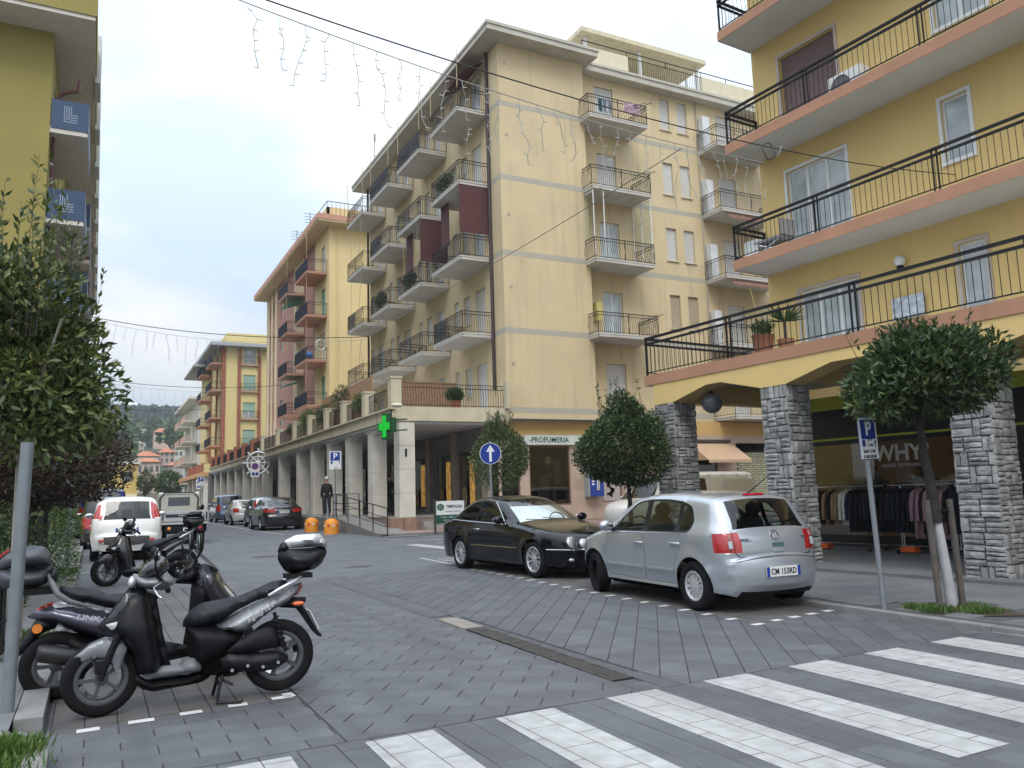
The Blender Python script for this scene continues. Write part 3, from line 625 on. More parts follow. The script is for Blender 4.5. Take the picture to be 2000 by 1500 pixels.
ap('fascia', MB().box(10.0, 10.115, 29.2, 84, 4.42, 4.83).box(10.0, 15.0, 29.19, 29.345, 4.40, 4.95).box(9.9, 10.13, 29.1, 84, 4.83, 4.90), TERR)
for y in range(31, 84, 7): ap('fascia_joint', MB().box(9.985, 9.999, y, y+.03, 4.42, 4.82), mat('joint_dark', (.2, .18, .14), .9))
PY = [28.95, 32.3, 35.75, 39.1, 42.55, 45.9, 51.0, 56.6, 60.6, 64.7, 68.7, 72.9, 77.3, 81.3]
slabm = {}
for i, y in enumerate(PY):
    w = .62; o = ap('pillar', MB().box(10.22, 10.22+w-.04, y+.02, y+w, .73, 4.3), TRAV)
    for j in range(4):
        z0 = .735+j*.90; h = .885 if j < 3 else .86
        ap('cladding_slab', MB().box(10.2, 10.2+w, y, y+.03, z0, z0+h).box(10.2-.001, 10.225, y+.03, y+w, z0, z0+h).box(10.2+w-.03, 10.2+w+.001, y+.03, y+w, z0, z0+h), TRAV, o)
    if i:   # tapered haunch between pillar and beam
        ap('beam_haunch', MB().prism([(y-.8, 4.299), (y, 4.08), (y+w, 4.08), (y+w+.8, 4.299)], 10.25, 10.55, 'x'), SOFFIT)
ap('pillar_sign', MB().box(10.42, 10.5, 28.935, 28.945, 3.0, 3.3), IRON)
# shop walls inside the arcade
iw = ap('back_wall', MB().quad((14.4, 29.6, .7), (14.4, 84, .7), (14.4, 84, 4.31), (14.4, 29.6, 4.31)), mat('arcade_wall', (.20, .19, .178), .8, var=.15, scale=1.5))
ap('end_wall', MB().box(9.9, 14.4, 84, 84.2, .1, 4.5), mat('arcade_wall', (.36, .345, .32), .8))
WARM = mat('warm_display', (.45, .25, .06), .6, var=.4, scale=4, emit=.35)
for i, y in enumerate([30.4, 33.0, 36.2, 39.8, 43.0, 46.6, 51.7, 57.2, 61.4, 65.6, 69.6, 73.8]):
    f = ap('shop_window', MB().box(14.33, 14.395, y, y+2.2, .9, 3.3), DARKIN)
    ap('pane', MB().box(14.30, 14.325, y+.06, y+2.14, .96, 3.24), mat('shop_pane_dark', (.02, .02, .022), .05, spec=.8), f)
    ap('frame', MB().box(14.27, 14.33, y-.06, y, .75, 3.36).box(14.27, 14.33, y+2.2, y+2.26, .75, 3.36).box(14.27, 14.33, y, y+2.2, 3.3, 3.36), mat('shop_frame', (.10, .08, .065), .5), f)
    if i < 3:
        ap('display_panel', MB().box(14.24, 14.29, y+.7, y+1.1, 1.0, 3.0), WARM, f)
        ap('display_goods', MB().ell((14.2, y+1.6, 1.4), (.06, .28, .5), 8, 6), mat('display_goods', (.25, .15, .06), .6, var=.5, scale=5), f)
for i in range(3): ap('wall_pilaster', MB().box(14.2, 14.4, 29.65+i*3.2, 30.2+i*3.2, .73, 4.3), mat('brown_marble', (.30, .24, .20), .4, var=.15))
ap('shop_sign', MB().box(14.0, 14.3, 47.5, 52.5, 3.4, 4.1), mat('black_sign', (.03, .03, .032), .4))
text('IL CAFFE', .45, mat('letter_grey', (.5, .5, .48), .5), ARC, mtx=AL @ face_mtx((13.99, 50, 3.75), (0, -1, 0), (0, 0, 1)))
for x, y in ((12.2, 30.8), (12.2, 37.4), (12.2, 44.2), (12.2, 62.6), (12.2, 70.8)): ap('globe_light', MB().ell((11.2, y, 4.0), (.2, .2, .2), 12, 8), mat('globe_white', (.6, .6, .58), .4), smooth=60)
# terrace parapet: posts and iron panels
RED = mat('red_plaster', (.30, .11, .065), .85, var=.08, scale=1, streak=.15)
TY = [29.25, 32.7, 36.1, 39.2, 42.7, 46.4, 51.2, 56.4]
for i, y in enumerate(TY): ap('parapet_post', MB().box(10.0, 10.42, y, y+.42, 4.90, 5.9 if i else 6.05).box(9.97, 10.45, y-.03, y+.45, 5.9 if i else 6.05, 5.97 if i else 6.12), TERR)
BY = [60.5, 64.4, 68.3, 72.2, 76.1, 80, 83.4]
for y in BY: ap('parapet_post', MB().box(10.0, 10.42, y, y+.42, 4.90, 6.0), RED)
allY = TY+BY
for i in range(len(allY)-1):
    a, c = allY[i]+.42, allY[i+1]; b = MB(); n = int((c-a)/.13)
    for k in range(n+1): b.tube((10.2, a+(c-a)*k/n, 4.93), (10.2, a+(c-a)*k/n, 5.72), .012, 4)
    for z in (4.98, 5.72): b.tube((10.2, a, z), (10.2, c, z), .02, 4)
    ap('parapet_railing', b, IRON)
b = MB()
for k in range(41):
    x = 10.45+k*.112
    b.path([(x, 29.28-q, 5.0+z) for q, z in ((0, 0), (0, .12), (.05, .25), (.04, .4), (0, .55), (0, .85))], .009, 4)
for z in (5.03, 5.72, 5.88): b.tube((10.42, 29.28, z), (14.95, 29.28, z), .018, 4)
ap('parapet_railing', b, IRON); ap('parapet_post', MB().box(14.85, 15.02, 29.0, 29.3, 4.95, 6.05), TERR)
REED = mat('reed_screen', (.23, .135, .075), .8, var=.25, scale=14)
for a, y0 in (((10.5, 29.38), (14.6, 29.38)), ((10.3, 32.9), (10.3, 41.0))): pass
tag(MB().box(10.5, 13.6, 31.2, 31.24, 4.95, 6.25).build('reed_screen', REED), 'brown reed screen behind the near corner railing of the terrace', 'screen')
tag(MB().box(10.55, 10.6, 33.4, 42.2, 4.95, 6.75).build('reed_screen', mat('orange_screen', (.38, .23, .125), .8, var=.15, scale=9)), 'long orange brown screen set along the terrace above the pillars', 'screen')
# ================================================================ pink and yellow block
PINKP = mat('mauve_plaster', (.36, .185, .145), .88, var=.06, scale=.6, streak=.12); YEL = mat('yellow_plaster', (.74, .59, .31), .88, var=.04, scale=.5, streak=.08)
PINKF = mat('salmon_trim', (.50, .27, .19), .8, var=.07, streak=.2); DKB = mat('navy_panel', (.010, .011, .022), .7, spec=.1)
B2 = Bld('apartment_building', 'yellow and mauve apartment block with salmon eaves and green shutters', (15.03, 57.75, 0))
T2 = B2.fr((15.03, 57.75, 0), (0, 1, 0), (-1, 0, 0)); T2S = B2.fr((15.03, 57.75, 0), (1, 0, 0), (0, -1, 0))
F2 = [5.1, 8.42, 11.8, 15.18, 18.5]
ops = []
for z in F2:
    ops += [(1.3, 2.5, z, z+2.3, 'shut'), (8.6, 9.0, z+.9, z+2.3, 'shut'), (9.9, 10.3, z+.9, z+2.3, 'shut'), (16.6, 17.8, z, z+2.3, 'shut'), (20.6, 21.2, z+.7, z+2.4, 'shut'), (22.4, 23.0, z+.7, z+2.4, 'shut')]
wall(B2.o, T2, 0, 4.5, 4.6, 21.9, [o for o in ops if o[1] < 4.5], YEL); wall(B2.o, T2, 4.5, 8.3, 4.6, 21.9, [], PINKP); wall(B2.o, T2, 8.3, 12.1, 4.6, 21.9, [o for o in ops if 8.3 < o[0] < 12.1], CREAM)
wall(B2.o, T2, 12.1, 24.7, 4.6, 21.9, [o for o in ops if o[0] > 12.1], PINKP)
for o in ops: window(B2.o, T2, *o[:4], random.choice(['shut', 'shut', 'low', 'leaf2']) if o[1]-o[0] > 1 else 'shut', shut=SHUTG if o[1]-o[0] > 1 else SHUTT, sill=False)
for a, c in ((19.3, 20.4), (21.4, 22.2), (23.2, 24.2)): MB().box(a, c, 0, .05, 4.7, 21.8).build('wall_strip', CREAM, B2.o, T=T2)
wall(B2.o, T2S, 0, 14, 4.0, 21.9, [], YEL)
MB().tube((.55, .08, 5), (.55, .08, 21.8), .05, 6).build('downpipe', YEL, B2.o, T=T2S)
rf = MB().box(13.85, 29, 56.65, 83.35, 22.02, 22.45).build('roof', PINKF, B2.o, T=B2.loc()); MB().box(13.9, 29, 56.7, 83.3, 21.9, 22.015).build('soffit', CREAM, rf, T=B2.loc())
MB().box(14.9, 18.6, 58, 58.2, 22.45, 23.5).box(14.9, 15.1, 58, 81, 22.45, 23.5).box(20.5, 28, 58, 58.2, 22.45, 23.3).build('parapet', YEL, rf, T=B2.loc())
b = MB().tube((14.9, 57.9, 23.9), (28, 57.9, 23.9), .03, 4).tube((14.9, 57.9, 23.9), (14.9, 81, 23.9), .03, 4)
for i in range(40): b.tube((14.9+i*.33, 57.9, 22.5), (14.9+i*.33, 57.9, 23.9), .016, 4)
b.build('roof_railing', IRON, rf, T=B2.loc())
for x, y in ((15.5, 66), (15.5, 71)):
    b = MB().tube((x, y, 22.4), (x, y, 25.8), .03, 4)
    for k in range(4): b.tube((x-.5, y, 24.9+k*.25), (x+.5, y, 24.9+k*.25), .02, 4)
    b.build('aerial', IRON, rf, T=B2.loc())
for k, z in enumerate(F2[1:]):
    for u, L_ in ((.75, 4.0), (7.8, 3.4)):
        o = balcony(B2.o, T2, u, L_, 1.53, z, 'straight', PINKF, panel=DKB)
        if (k, u) == (1, .75): MB().ell((1.6, 1.0, .5), (.7, .3, .35), 10, 6).build('laundry', mat('blue_cloth', (.05, .2, .5), .8), o)
        MB().tube((.4, 1.45, .9), (.4, 1.45, 3.2), .02, 4).build('awning_post', mat('tan_tube', (.45, .36, .2), .6), o)
        if (k, u) in ((2, 7.8), (0, 7.8)): MB().add([(0, .1, 2.9), (2.6, .1, 2.9), (2.6, 1.5, 2.45), (0, 1.5, 2.45)], [(0, 1, 2, 3)]).build('awning', mat('teal_canvas', (.10, .42, .34), .8), o)
# ================================================================ yellow block with red piers, beyond the arcade
B3 = Bld('apartment_building', 'yellow block with brick red piers and a window column, beyond the arcade', (13.2, 100, 0))
T3 = B3.fr((13.2, 100, 0), (0, 1, 0), (-1, 0, 0)); T3S = B3.fr((13.2, 100, 0), (1, 0, 0), (0, -1, 0)); F3 = [4.9, 8.2, 11.5, 14.85, 18.1-.02]
F3 = [4.95, 8.25, 11.55, 14.9, 18.15]
GREYR = mat('grey_eave', (.36, .38, .40), .8, var=.06)
ops = [(2.35, 3.75, z+.0, z+1.9, k) for z, k in zip(F3, ('shut', 'shut', 'half', 'shut', 'leaf2'))]
YEL3 = mat('lemon_plaster', (.66, .54, .25), .88, var=.04, scale=.4, streak=.1)
wall(B3.o, T3S, 0, 8, .2, 20.1, ops, YEL3)
for o in ops:
    window(B3.o, T3S, *o[:4], o[4], shut=slatmat('mint_shutter', (.36, .52, .42)), sill=False)
    bb = balcony(B3.o, T3S, 2.0, 2.1, .35, o[2]-.1, 'plain', PINKF, iron=DKB)
for x in (0, 1.75, 4.1): MB().box(x-.1 if x else -.12, x+.28, 0, .14, .3, 20.0).build('pier', RED, B3.o, T=T3S)
ops = [(a, a+1.1, z, z+2.2, 'leaf2') for z in F3 for a in (2.0, 6.0, 12.0)]
wall(B3.o, T3, 0, 22, .2, 20.1, ops, YEL3)
for o in ops: window(B3.o, T3, *o[:5], sill=False)
for x in (.0, 4.6, 10): MB().box(x+.01, x+.5, 0, .16, .3, 20.05).build('pier', RED, B3.o, T=T3)
rf = MB().box(11.6, 21.5, 98.8, 123, 20.1, 20.5).build('roof', GREYR, B3.o, T=B3.loc())
MB().box(10.9, 13, 110, 123, 19.2, 19.5).build('roof_eave', GREYR, rf, T=B3.loc()); MB().box(13.6, 21.3, 100.2, 122, 20.5, 21.9).build('parapet', YEL3, rf, T=B3.loc())
for k, z in enumerate(F3[1:]):
    for u, L_ in ((-.0, 5.2), (10.2, 4.6)): balcony(B3.o, T3, u, L_, 1.4, z, 'straight', PINKF, panel=DKB)
MB().box(10.4, 13.2, 95, 122, 4.5, 4.95).build('terrace_slab', mat('orange_slab', (.55, .28, .12), .8), B3.o, T=B3.loc())
for y in (95.2, 100, 105, 110): MB().box(10.5, 11.0, y, y+.5, 4.95, 6.0).build('parapet_post', RED, B3.o, T=B3.loc())
MB().box(10.7, 13, 95.1, 95.3, 4.95, 5.9).build('parapet', YEL3, B3.o, T=B3.loc())
for y in (95.4, 101, 107, 113): MB().box(10.8, 11.4, y, y+.6, .1, 4.5).build('pillar', TRAV, B3.o, T=B3.loc())
MB().box(12.2, 16, 97, 97.2, .1, 4.5).build('shop_wall', PINK, B3.o, T=B3.loc())
# ================================================================ white balconied block at the far end
B4 = Bld('apartment_building', 'distant white block with stacked balconies beside the orange terrace', (13.5, 128, 0))
T4 = B4.fr((13.5, 128, 0), (0, 1, 0), (-1, 0, 0)); T4S = B4.fr((13.5, 128, 0), (1, 0, 0), (0, -1, 0))
WHB = mat('white_plaster', (.66, .62, .55), .85, var=.05, scale=.6, streak=.15)
F4 = [4.6, 7.7, 10.8, 13.9]
ops = [(a, a+1.2, z, z+2.1, 'leaf2') for z in F4 for a in (1.5, 6, 11, 16)]
wall(B4.o, T4, 0, 22, 0, 17, ops, WHB); wall(B4.o, T4S, 0, 12, 0, 17, [], WHB)
for o in ops: window(B4.o, T4, *o[:5], sill=False)
for z in F4:
    for u in (.5, 10.5): balcony(B4.o, T4, u, 8, 1.8, z, 'plain', WHB, iron=mat('salmon_rail', (.55, .36, .30), .7))
MB().box(12, 26, 127, 151, 17, 17.35).build('roof', WHB, B4.o, T=B4.loc())
# ================================================================ olive yellow block on the left with blue balconies
OLIV = mat('olive_plaster', (.30, .25, .075), .88, var=.05, scale=.7, streak=.1, bump=.05, bscale=20)
BLUE = mat('blue_panel', (.022, .055, .125), .5, var=.08); OLSOF = mat('left_soffit', (.60, .56, .50), .85, var=.05)
B5 = Bld('apartment_building', 'olive yellow block with blue panelled balconies behind the left trees', (-1.85, 31, 0))
T5 = B5.fr((-1.85, 31, 0), (0, 1, 0), (1, 0, 0)); T5S = B5.fr((-1.85, 31, 0), (-1, 0, 0), (0, -1, 0)); F5 = [5.0, 8.25, 11.5, 14.8]
ops = [(a, a+1.2, z, z+2.3, 'shut' if (a > 9) else 'leaf2') for z in F5 for a in (1.6, 6.4, 12, 18, 24, 30, 36)]
wall(B5.o, T5, 0, 44, 0, 18.3, ops, OLIV); wall(B5.o, T5S, 0, 14, 0, 18.3, [], OLIV)
for o in ops: window(B5.o, T5, *o[:5], sill=False)
rf = MB().box(-16, -.55, 29.6, 76, 18.3, 18.45).build('roof', OLSOF, B5.o, T=B5.loc())
MB().box(-16, -.5, 29.55, 29.8, 18.45, 19.5).box(-.75, -.5, 29.8, 76, 18.45, 19.5).build('parapet', OLIV, rf, T=B5.loc())
MB().box(-16, -.42, 29.45, 29.9, 19.5, 19.62).build('coping', mat('dark_coping', (.1, .09, .09), .7), rf, T=B5.loc())
for i, y in enumerate((34, 38.5, 43, 47.5, 52, 57, 62, 67, 72)):
    MB().box(-.56, -.36, y, y+1.8, 18.2, 20.2-.03*i).build('roof_screen', mat('pale_screen', (.55, .56, .56), .7), rf, T=B5.loc())
for k, z in enumerate(F5[1:]):
    for j, u in enumerate((.02, 11, 17, 23, 29, 35)):
        L_ = 4.6; o = link('balcony', cached(('b5', L_), lambda: MB().box(0, L_, 0, 1.18, -.22, 0).mesh('balcony', OLSOF)), B5.o, mtx=T5 @ Matrix.Translation((u, 0, z)))
        link('balcony_panel', cached('p5f', lambda: MB().box(0, L_, 1.16, 1.2, -.1, 1.02).mesh('balcony_panel', BLUE)), o)
        if j < 2:
            sp = MB(); holes = [] if k % 2 else [(.62+.09*i, z0) for i in range(5) for z0 in (0,)]
            pn = sp.box(-.03, .005, .03, 1.2, -.05, 1.02).build('balcony_panel', BLUE, o)
            for i in range(4): MB().box(-.036, -.031, .42+i*.07, .445+i*.07, .22+i*.09, .82).box(-.036, -.031, .445+i*.07, .85, .22+i*.09, .25+i*.09).build('slot_motif', mat('slot_pale', (.30, .36, .42), .6), pn)
        MB().tube((.02, 1.14, 1.1), (L_, 1.14, 1.1), .03, 5).build('handrail', BLUE, o)
        if (k+j) % 2 and j > 1: MB().add([(1.0, .3, 2.9), (3.8, .3, 2.9), (3.8, 1.2, 2.3), (1.0, 1.2, 2.3)], [(0, 1, 2, 3)]).build('awning', mat('stripe_canvas', (.35, .14, .12), .8, var=.5, scale=14), o)
MB().path([(.5, .1, 8), (.5, .1, 16.0), (.5, .35, 16.3), (.5, .8, 16.5), (.5, .85, 16.9)], .06, 7).build('downpipe', mat('maroon_pipe', (.12, .04, .05), .5), B5.o, T=T5, smooth=50)
# ================================================================ yellow block on the right with stone pillars
OCY = mat('golden_plaster', (.72, .52, .215), .88, var=.05, scale=.6, streak=.08, bump=.05, bscale=20)
TERRA = mat('terracotta_fascia', (.43, .225, .14), .8, var=.08, scale=1.5, streak=.25)
BSOF = mat('balcony_soffit_white', (.60, .585, .56), .85, var=.05, scale=1.2)
STONE = mat('pillar_stone', (.29, .288, .28), .85, var=.4, scale=7, bump=.8, bscale=30, rnd=.28, grime=.35, grimecol=(.10, .10, .10))
MORT = mat('mortar_dark', (.085, .085, .083), .95, var=.2, scale=8)
RBD = thing('apartment_building', 'golden yellow apartment block with terracotta balconies on stone clad pillars', 'building', RB(11.6, 9), AN)
RL = Matrix.Translation((-11.6, -9, 0))
def rb(name, b, m, par=None, **k): return b.build(name, m, par or RBD, T=RL, **k)
TR = RL @ frame((16.05, 0, 0), (0, 1, 0), (-1, 0, 0))
SE, SF = -6.0, 13.45      # near and far ends along the street
Z1, Z2, Z3, Z4 = 3.92, 7.0, 10.01, 13.08
ro = [(10.93, 12.52, Z1, 6.12, 'leaf3'), (8.08, 8.62, Z1, 6.19, 'leaf1'), (10.95, 12.63, Z2, 9.2, 'leaf3'), (8.1, 8.67, 7.95, 9.3, 'leaf1'), (10.97, 12.6, Z3, 12.24, 'shut'), (7.55, 8.6, 10.85, 12.3, 'leaf2'), (10.9, 12.5, Z4, 15.2, 'leaf3'),
      (3.4, 4.9, Z1, 6.1, 'leaf3'), (3.4, 4.9, Z2, 9.2, 'leaf3'), (1.0, 1.6, 7.95, 9.3, 'leaf1')]
wall(RBD, TR, SE, SF, 3.7, 16.2, ro, OCY)
for o in ro:
    wnd = window(RBD, TR, *o[:4], o[4], dep=.12 if o[4] != 'shut' else .2, shut=SHUTB, sill=False, pane=PANEC)
    a, c, e, g = o[:4]; fm = MB().box(a-.07, a, 0, .03, e, g+.07).box(c, c+.07, 0, .03, e, g+.07).box(a, c, 0, .03, g, g+.07)
    if g-e < 1.8: fm.box(a-.07, c+.07, 0, .05, e-.07, e)
    fm.build('window_surround', mat('surround_stone', (.52, .44, .40), .7) if o[4] == 'shut' or g < 7 else WHITEF, RBD, T=TR)
wall(RBD, RL @ frame((16.05, SF, 0), (1, 0, 0), (0, 1, 0)), 0, 14, 0, 16.2, [], OCY)
rb('roof', MB().box(14.6, 30, SE, 14.4, 16.2, 16.5), BSOF)
def heavy_rail(b, pts, H, sp=.125, zb=0., posts=()):
    for i in range(len(pts)-1):
        a, c = Vector(pts[i]), Vector(pts[i+1]); d = c-a; n = max(1, round(d.length/sp)); u = d.normalized()
        for k in range(n+1):
            p = a+d*(k/n); b.tube((p.x, p.y, zb+.06), (p.x, p.y, zb+H-.13), .0065, 4)
        for z, h, w in ((H-.04, .045, .035), (H-.16, .04, .03), (.06, .018, .015)):
            q = Vector((-u.y, u.x, 0))*w; e = u*.02
            P = [a-e-q, c+e-q, c+e+q, a-e+q]; vs = [(p.x, p.y, zb+z) for p in P]+[(p.x, p.y, zb+z+h) for p in P]
            b.add(vs, [(0, 3, 2, 1), (4, 5, 6, 7), (0, 1, 5, 4), (1, 2, 6, 5), (2, 3, 7, 6), (3, 0, 4, 7)])
        t = 2.4
        while i == posts and t < d.length:
            for o in (-.05, .05):
                p = a+u*(t+o); b.box(p.x-.015, p.x+.015, p.y-.012, p.y+.012, zb-.18, zb+H)
            t += 2.75
        b.box(a.x-.02, a.x+.02, a.y-.02, a.y+.02, zb-.2, zb+H)
# upper balconies
for z in (Z2, Z3, Z4):
    o = rb('balcony', MB().box(14.87, 16.05, SE, SF, z-.24, z-.02), BSOF)
    rb('fascia', MB().box(14.85, 14.868, SE, SF+.02, z-.25, z), TERRA, o); rb('end_fascia', MB().box(14.87, 16.05, SF+.001, SF+.02, z-.25, z), TERRA, o)
    b = MB(); heavy_rail(b, [(16.0, SF-.03, 0), (14.9, SF-.03, 0), (14.9, SE, 0)], .87, zb=z, posts=1); rb('railing', b, IRON, o)
# first floor terrace over the arcade
te = rb('terrace', MB().box(11.62, 16.05, SE, SF-.22, 3.70, 3.90), mat('arcade_ceiling', (.42, .42, .41), .9, var=.06))
rb('fascia', MB().box(11.58, 11.618, SE, SF-.2, 3.70, Z1), TERRA, te); rb('end_fascia', MB().box(11.62, 16.05, SF-.218, SF-.2, 3.70, Z1), TERRA, te)
b = MB(); heavy_rail(b, [(16.0, SF-.25, 0), (11.64, SF-.25, 0), (11.64, SE, 0)], .84, zb=Z1, posts=1); rb('railing', b, IRON, te)
PIL = [(12.4, 13.0), (9.5, 10.1), (6.03, 6.63), (2.55, 3.15)]
beam = []
for i in range(len(PIL)-1):
    hi, lo = PIL[i][0], PIL[i+1][1]     # opening from lo to hi
    rb('beam', MB().prism([(hi, 3.699), (hi, 3.26), (hi-.95, 3.5), (lo+.95, 3.5), (lo, 3.26), (lo, 3.699)], 11.60, 12.1, 'x'), OCY, te)
for a, c in PIL: rb('beam', MB().box(11.597, 12.103, a, c, 3.255, 3.698), OCY, te)
rb('end_beam', MB().box(12.11, 15.6, 12.65, 12.98, 3.3, 3.698), OCY, te)
rb('cross_beam', MB().box(12.11, 15.6, 9.6, 9.95, 3.4, 3.698), OCY, te); rb('cross_beam', MB().box(12.11, 15.6, 6.1, 6.5, 3.4, 3.698), OCY, te)
# stone clad pillars; every stone is a piece
def stone_mesh(k):
    rr = random.Random(k); b = MB(); nx, nz = 3, 2; t = .028
    vs = []; 
    for j in range(nz+1):
        for i in range(nx+1):
            e = (i in (0, nx)) or (j in (0, nz)); u = i/nx-.5; v = j/nz-.5
            vs.append((u*(.93 if e else 1)+(rr.uniform(-.03, .03)), (rr.uniform(.55, .8) if e else rr.uniform(.85, 1.15)), v*(.9 if e else 1)+rr.uniform(-.05, .05)))
    ring = [0, 1, 2, 3, 7, 11, 10, 9, 8, 4]; k0 = len(vs)
    vs += [(vs[i][0]*1.03, 0, vs[i][2]*1.05) for i in ring]
    fs = [(j*4+i, j*4+i+1, (j+1)*4+i+1, (j+1)*4+i) for j in range(2) for i in range(3)]
    fs += [(ring[i], k0+i, k0+(i+1) % 10, ring[(i+1) % 10]) for i in range(10)]
    return b.add(vs, fs)
SMB = [stone_mesh(k) for k in range(10)]; SME = [b.mesh('stone', STONE, smooth=35) for b in SMB]
def stone_cells(w, h):
    out = []; z = 0.
    while z < h-.03:
        rh = min(random.uniform(.19, .27), h-z)
        if h-z-rh < .1: rh = h-z
        x = 0.
        while x < w-.02:
            if random.random() < .42:
                cw = min(random.uniform(.075, .115), w-x)
                if w-x-cw < .06: cw = w-x
                out.append((x, z, cw, rh))
            else:
                cw = min(random.uniform(.17, .31), w-x)
                if w-x-cw < .07: cw = w-x
                n = random.choice((2, 3, 3)) if rh > .15 else 1; zz = z
                cuts = sorted([random.uniform(.8, 1.2) for _ in range(n)]); tot = sum(cuts); random.shuffle(cuts)
                for c in cuts: out.append((x, zz, cw, rh*c/tot)); zz += rh*c/tot
            x += cw
        z += rh
    return out
n_stone = 0
for pi, (a, c) in enumerate([PIL[2], PIL[1], PIL[0], PIL[3]]):
    core = rb('stone_pillar', MB().box(11.63, 12.2, a+.03, c-.03, .02, 3.26), MORT); far = MB()
    faces = [(frame((11.63, a, 0), (0, 1, 0), (-1, 0, 0)), c-a), (frame((11.6, a+.03, 0), (1, 0, 0), (0, -1, 0)), .63), (frame((12.2, a, 0), (0, 1, 0), (1, 0, 0)), c-a), (frame((11.6, c-.03, 0), (1, 0, 0), (0, 1, 0)), .63)]
    for fi, (T, w) in enumerate(faces):
        for x, z, cw, ch in stone_cells(w, 3.2):
            M = RL @ T @ Matrix.Translation((x+cw/2, 0, .06+z+ch/2)) @ Matrix.Diagonal((cw-.009, random.uniform(.025, .052), ch-.009, 1)); k = random.randrange(10)
            if pi < 2 and fi < 2 and n_stone < 300: link('stone', SME[k], core, mtx=M); n_stone += 1
            else: far.add([tuple(M @ Vector(p)) for p in SMB[k].v], SMB[k].f)
    if far.v: tag(far.build('stone_facing', STONE, core, smooth=35), kind='stuff')
# arcade floor and shop
rb('arcade_floor', MB().box(11.3, 16, SE, 13.4, -.02, .10), SLAB)
BLK = mat('shop_black', (.008, .008, .009), .45); LIME = mat('lime_strip', (.55, .56, .05), .6)
shop = rb('shop_front', MB().box(15.6, 15.75, 4.6, 12.6, 2.43, 3.12).box(15.6, 15.7, 12.2, 12.6, .1, 2.43).box(15.6, 15.7, 4.6, 8.4, .1, 2.43).box(15.6, 15.7, 8.4, 12.2, .1, .35).box(15.6, 15.68, 8.4, 12.2, 2.33, 2.43), BLK)
rb('lime_strip', MB().box(15.57, 15.6, 4.6, 12.6, 2.43, 2.475).box(15.56, 15.75, 4.6, 12.6, 3.12, 3.42), LIME, shop)
rb('pane', MB().box(15.64, 15.65, 8.4, 12.2, .35, 2.33), glassmat('shop_glass2', (.7, .7, .68), boost=.02), shop)
rb('shop_interior', MB().box(18.4, 18.5, 4.6, 13, .1, 3.3).box(15.8, 18.4, 12.7, 12.8, .1, 3.3).box(15.8, 18.4, 4.6, 4.7, .1, 3.3).box(15.8, 18.4, 4.7, 12.7, .1, .12), mat('shop_beige', (.30, .19, .10), .8, var=.2, scale=1.2, emit=.05), shop)
rb('shop_ceiling', MB().box(15.75, 18.4, 4.7, 12.7, 3.2, 3.25), mat('shop_ceiling_lit', (.5, .36, .2), .8), shop)
rb('ceiling_spot', MB().tube((16.6, 11.3, 3.0), (16.6, 11.3, 3.18), .05, 8), mat('spot_lit', (1, .8, .5), .5, emit=6), shop)
rb('side_wall', MB().box(15.6, 15.75, SE, 4.6, .1, 3.7), mat('beige_wall', (.40, .30, .20), .8), shop)
LW = mat('letter_white', (.62, .60, .56), .5)
text('WHY?', .46, LW, shop, 'lettering', RL @ face_mtx((15.625, 10.02, 2.06), (0, -1, 0), (0, 0, 1)), bold=.012)
text('HOUSE OF MILANO', .105, LW, shop, 'lettering', RL @ face_mtx((15.625, 10.02, 1.81), (0, -1, 0), (0, 0, 1)))
MANN = mat('mannequin_dark', (.03, .028, .028), .7)
for s_, h in ((11.1, 1.75), (9.9, 1.72), (8.9, 1.8)):
    m = thing('mannequin', {11.1: 'dark dressed mannequin bust nearest the middle stone pillar in the shop window', 9.9: 'dark dressed mannequin bust under the white shop lettering', 8.9: 'dark dressed mannequin bust at the right end of the shop window'}[s_], 'mannequin', RB(16.2, s_, .1), AN, 'mannequins in the clothing shop window')
    MB().lathe([(.02, 0), (.16, .01), (.16, .03), (.02, .05), (.02, .8), (.13, .85), (.17, 1.1), (.15, 1.3), (.2, 1.38), (.19, 1.46), (.06, 1.52), (.05, 1.56)], 12).build('torso', MANN, m, smooth=50)
    MB().ell((0, 0, h-.12), (.09, .1, .13), 10, 8).build('head', mat('mannequin_head', (.2, .18, .16), .5), m, smooth=60); MB().lathe([(.18, h-.1), (.1, h-.08), (.1, h), (0, h+.02)], 12).build('hat', MANN, m, smooth=40)
for i, s_ in enumerate((11.7, 10.5, 9.3, 8.6)):
    t = thing('display_table', ['pale display table stacked with folded clothes, farthest left in the shop window', 'display table with folded clothes between the first two mannequins', 'white display table with clothes below the white shop lettering', 'display table with folded clothes at the right of the shop window'][i], 'table', RB(16.9, s_, .1), AN, 'display tables inside the clothing shop')
    MB().box(-.35, .35, -.45, .45, 1.2, 1.24).build('table_top', WHITEF, t)
    for sx in (-.32, .32):
        for sy in (-.42, .42): MB().box(sx-.015, sx+.015, sy-.015, sy+.015, 0, 1.2).build('leg', WHITEF, t)
    MB().box(-.25, .2, -.38, -.05, 1.242, 1.42).build('folded_clothes', mat('folded_grey', (.15, .14, .14), .8, var=.4, scale=12), t); MB().box(-.25, .2, .05, .38, 1.242, 1.36).build('folded_clothes', MANN, t)
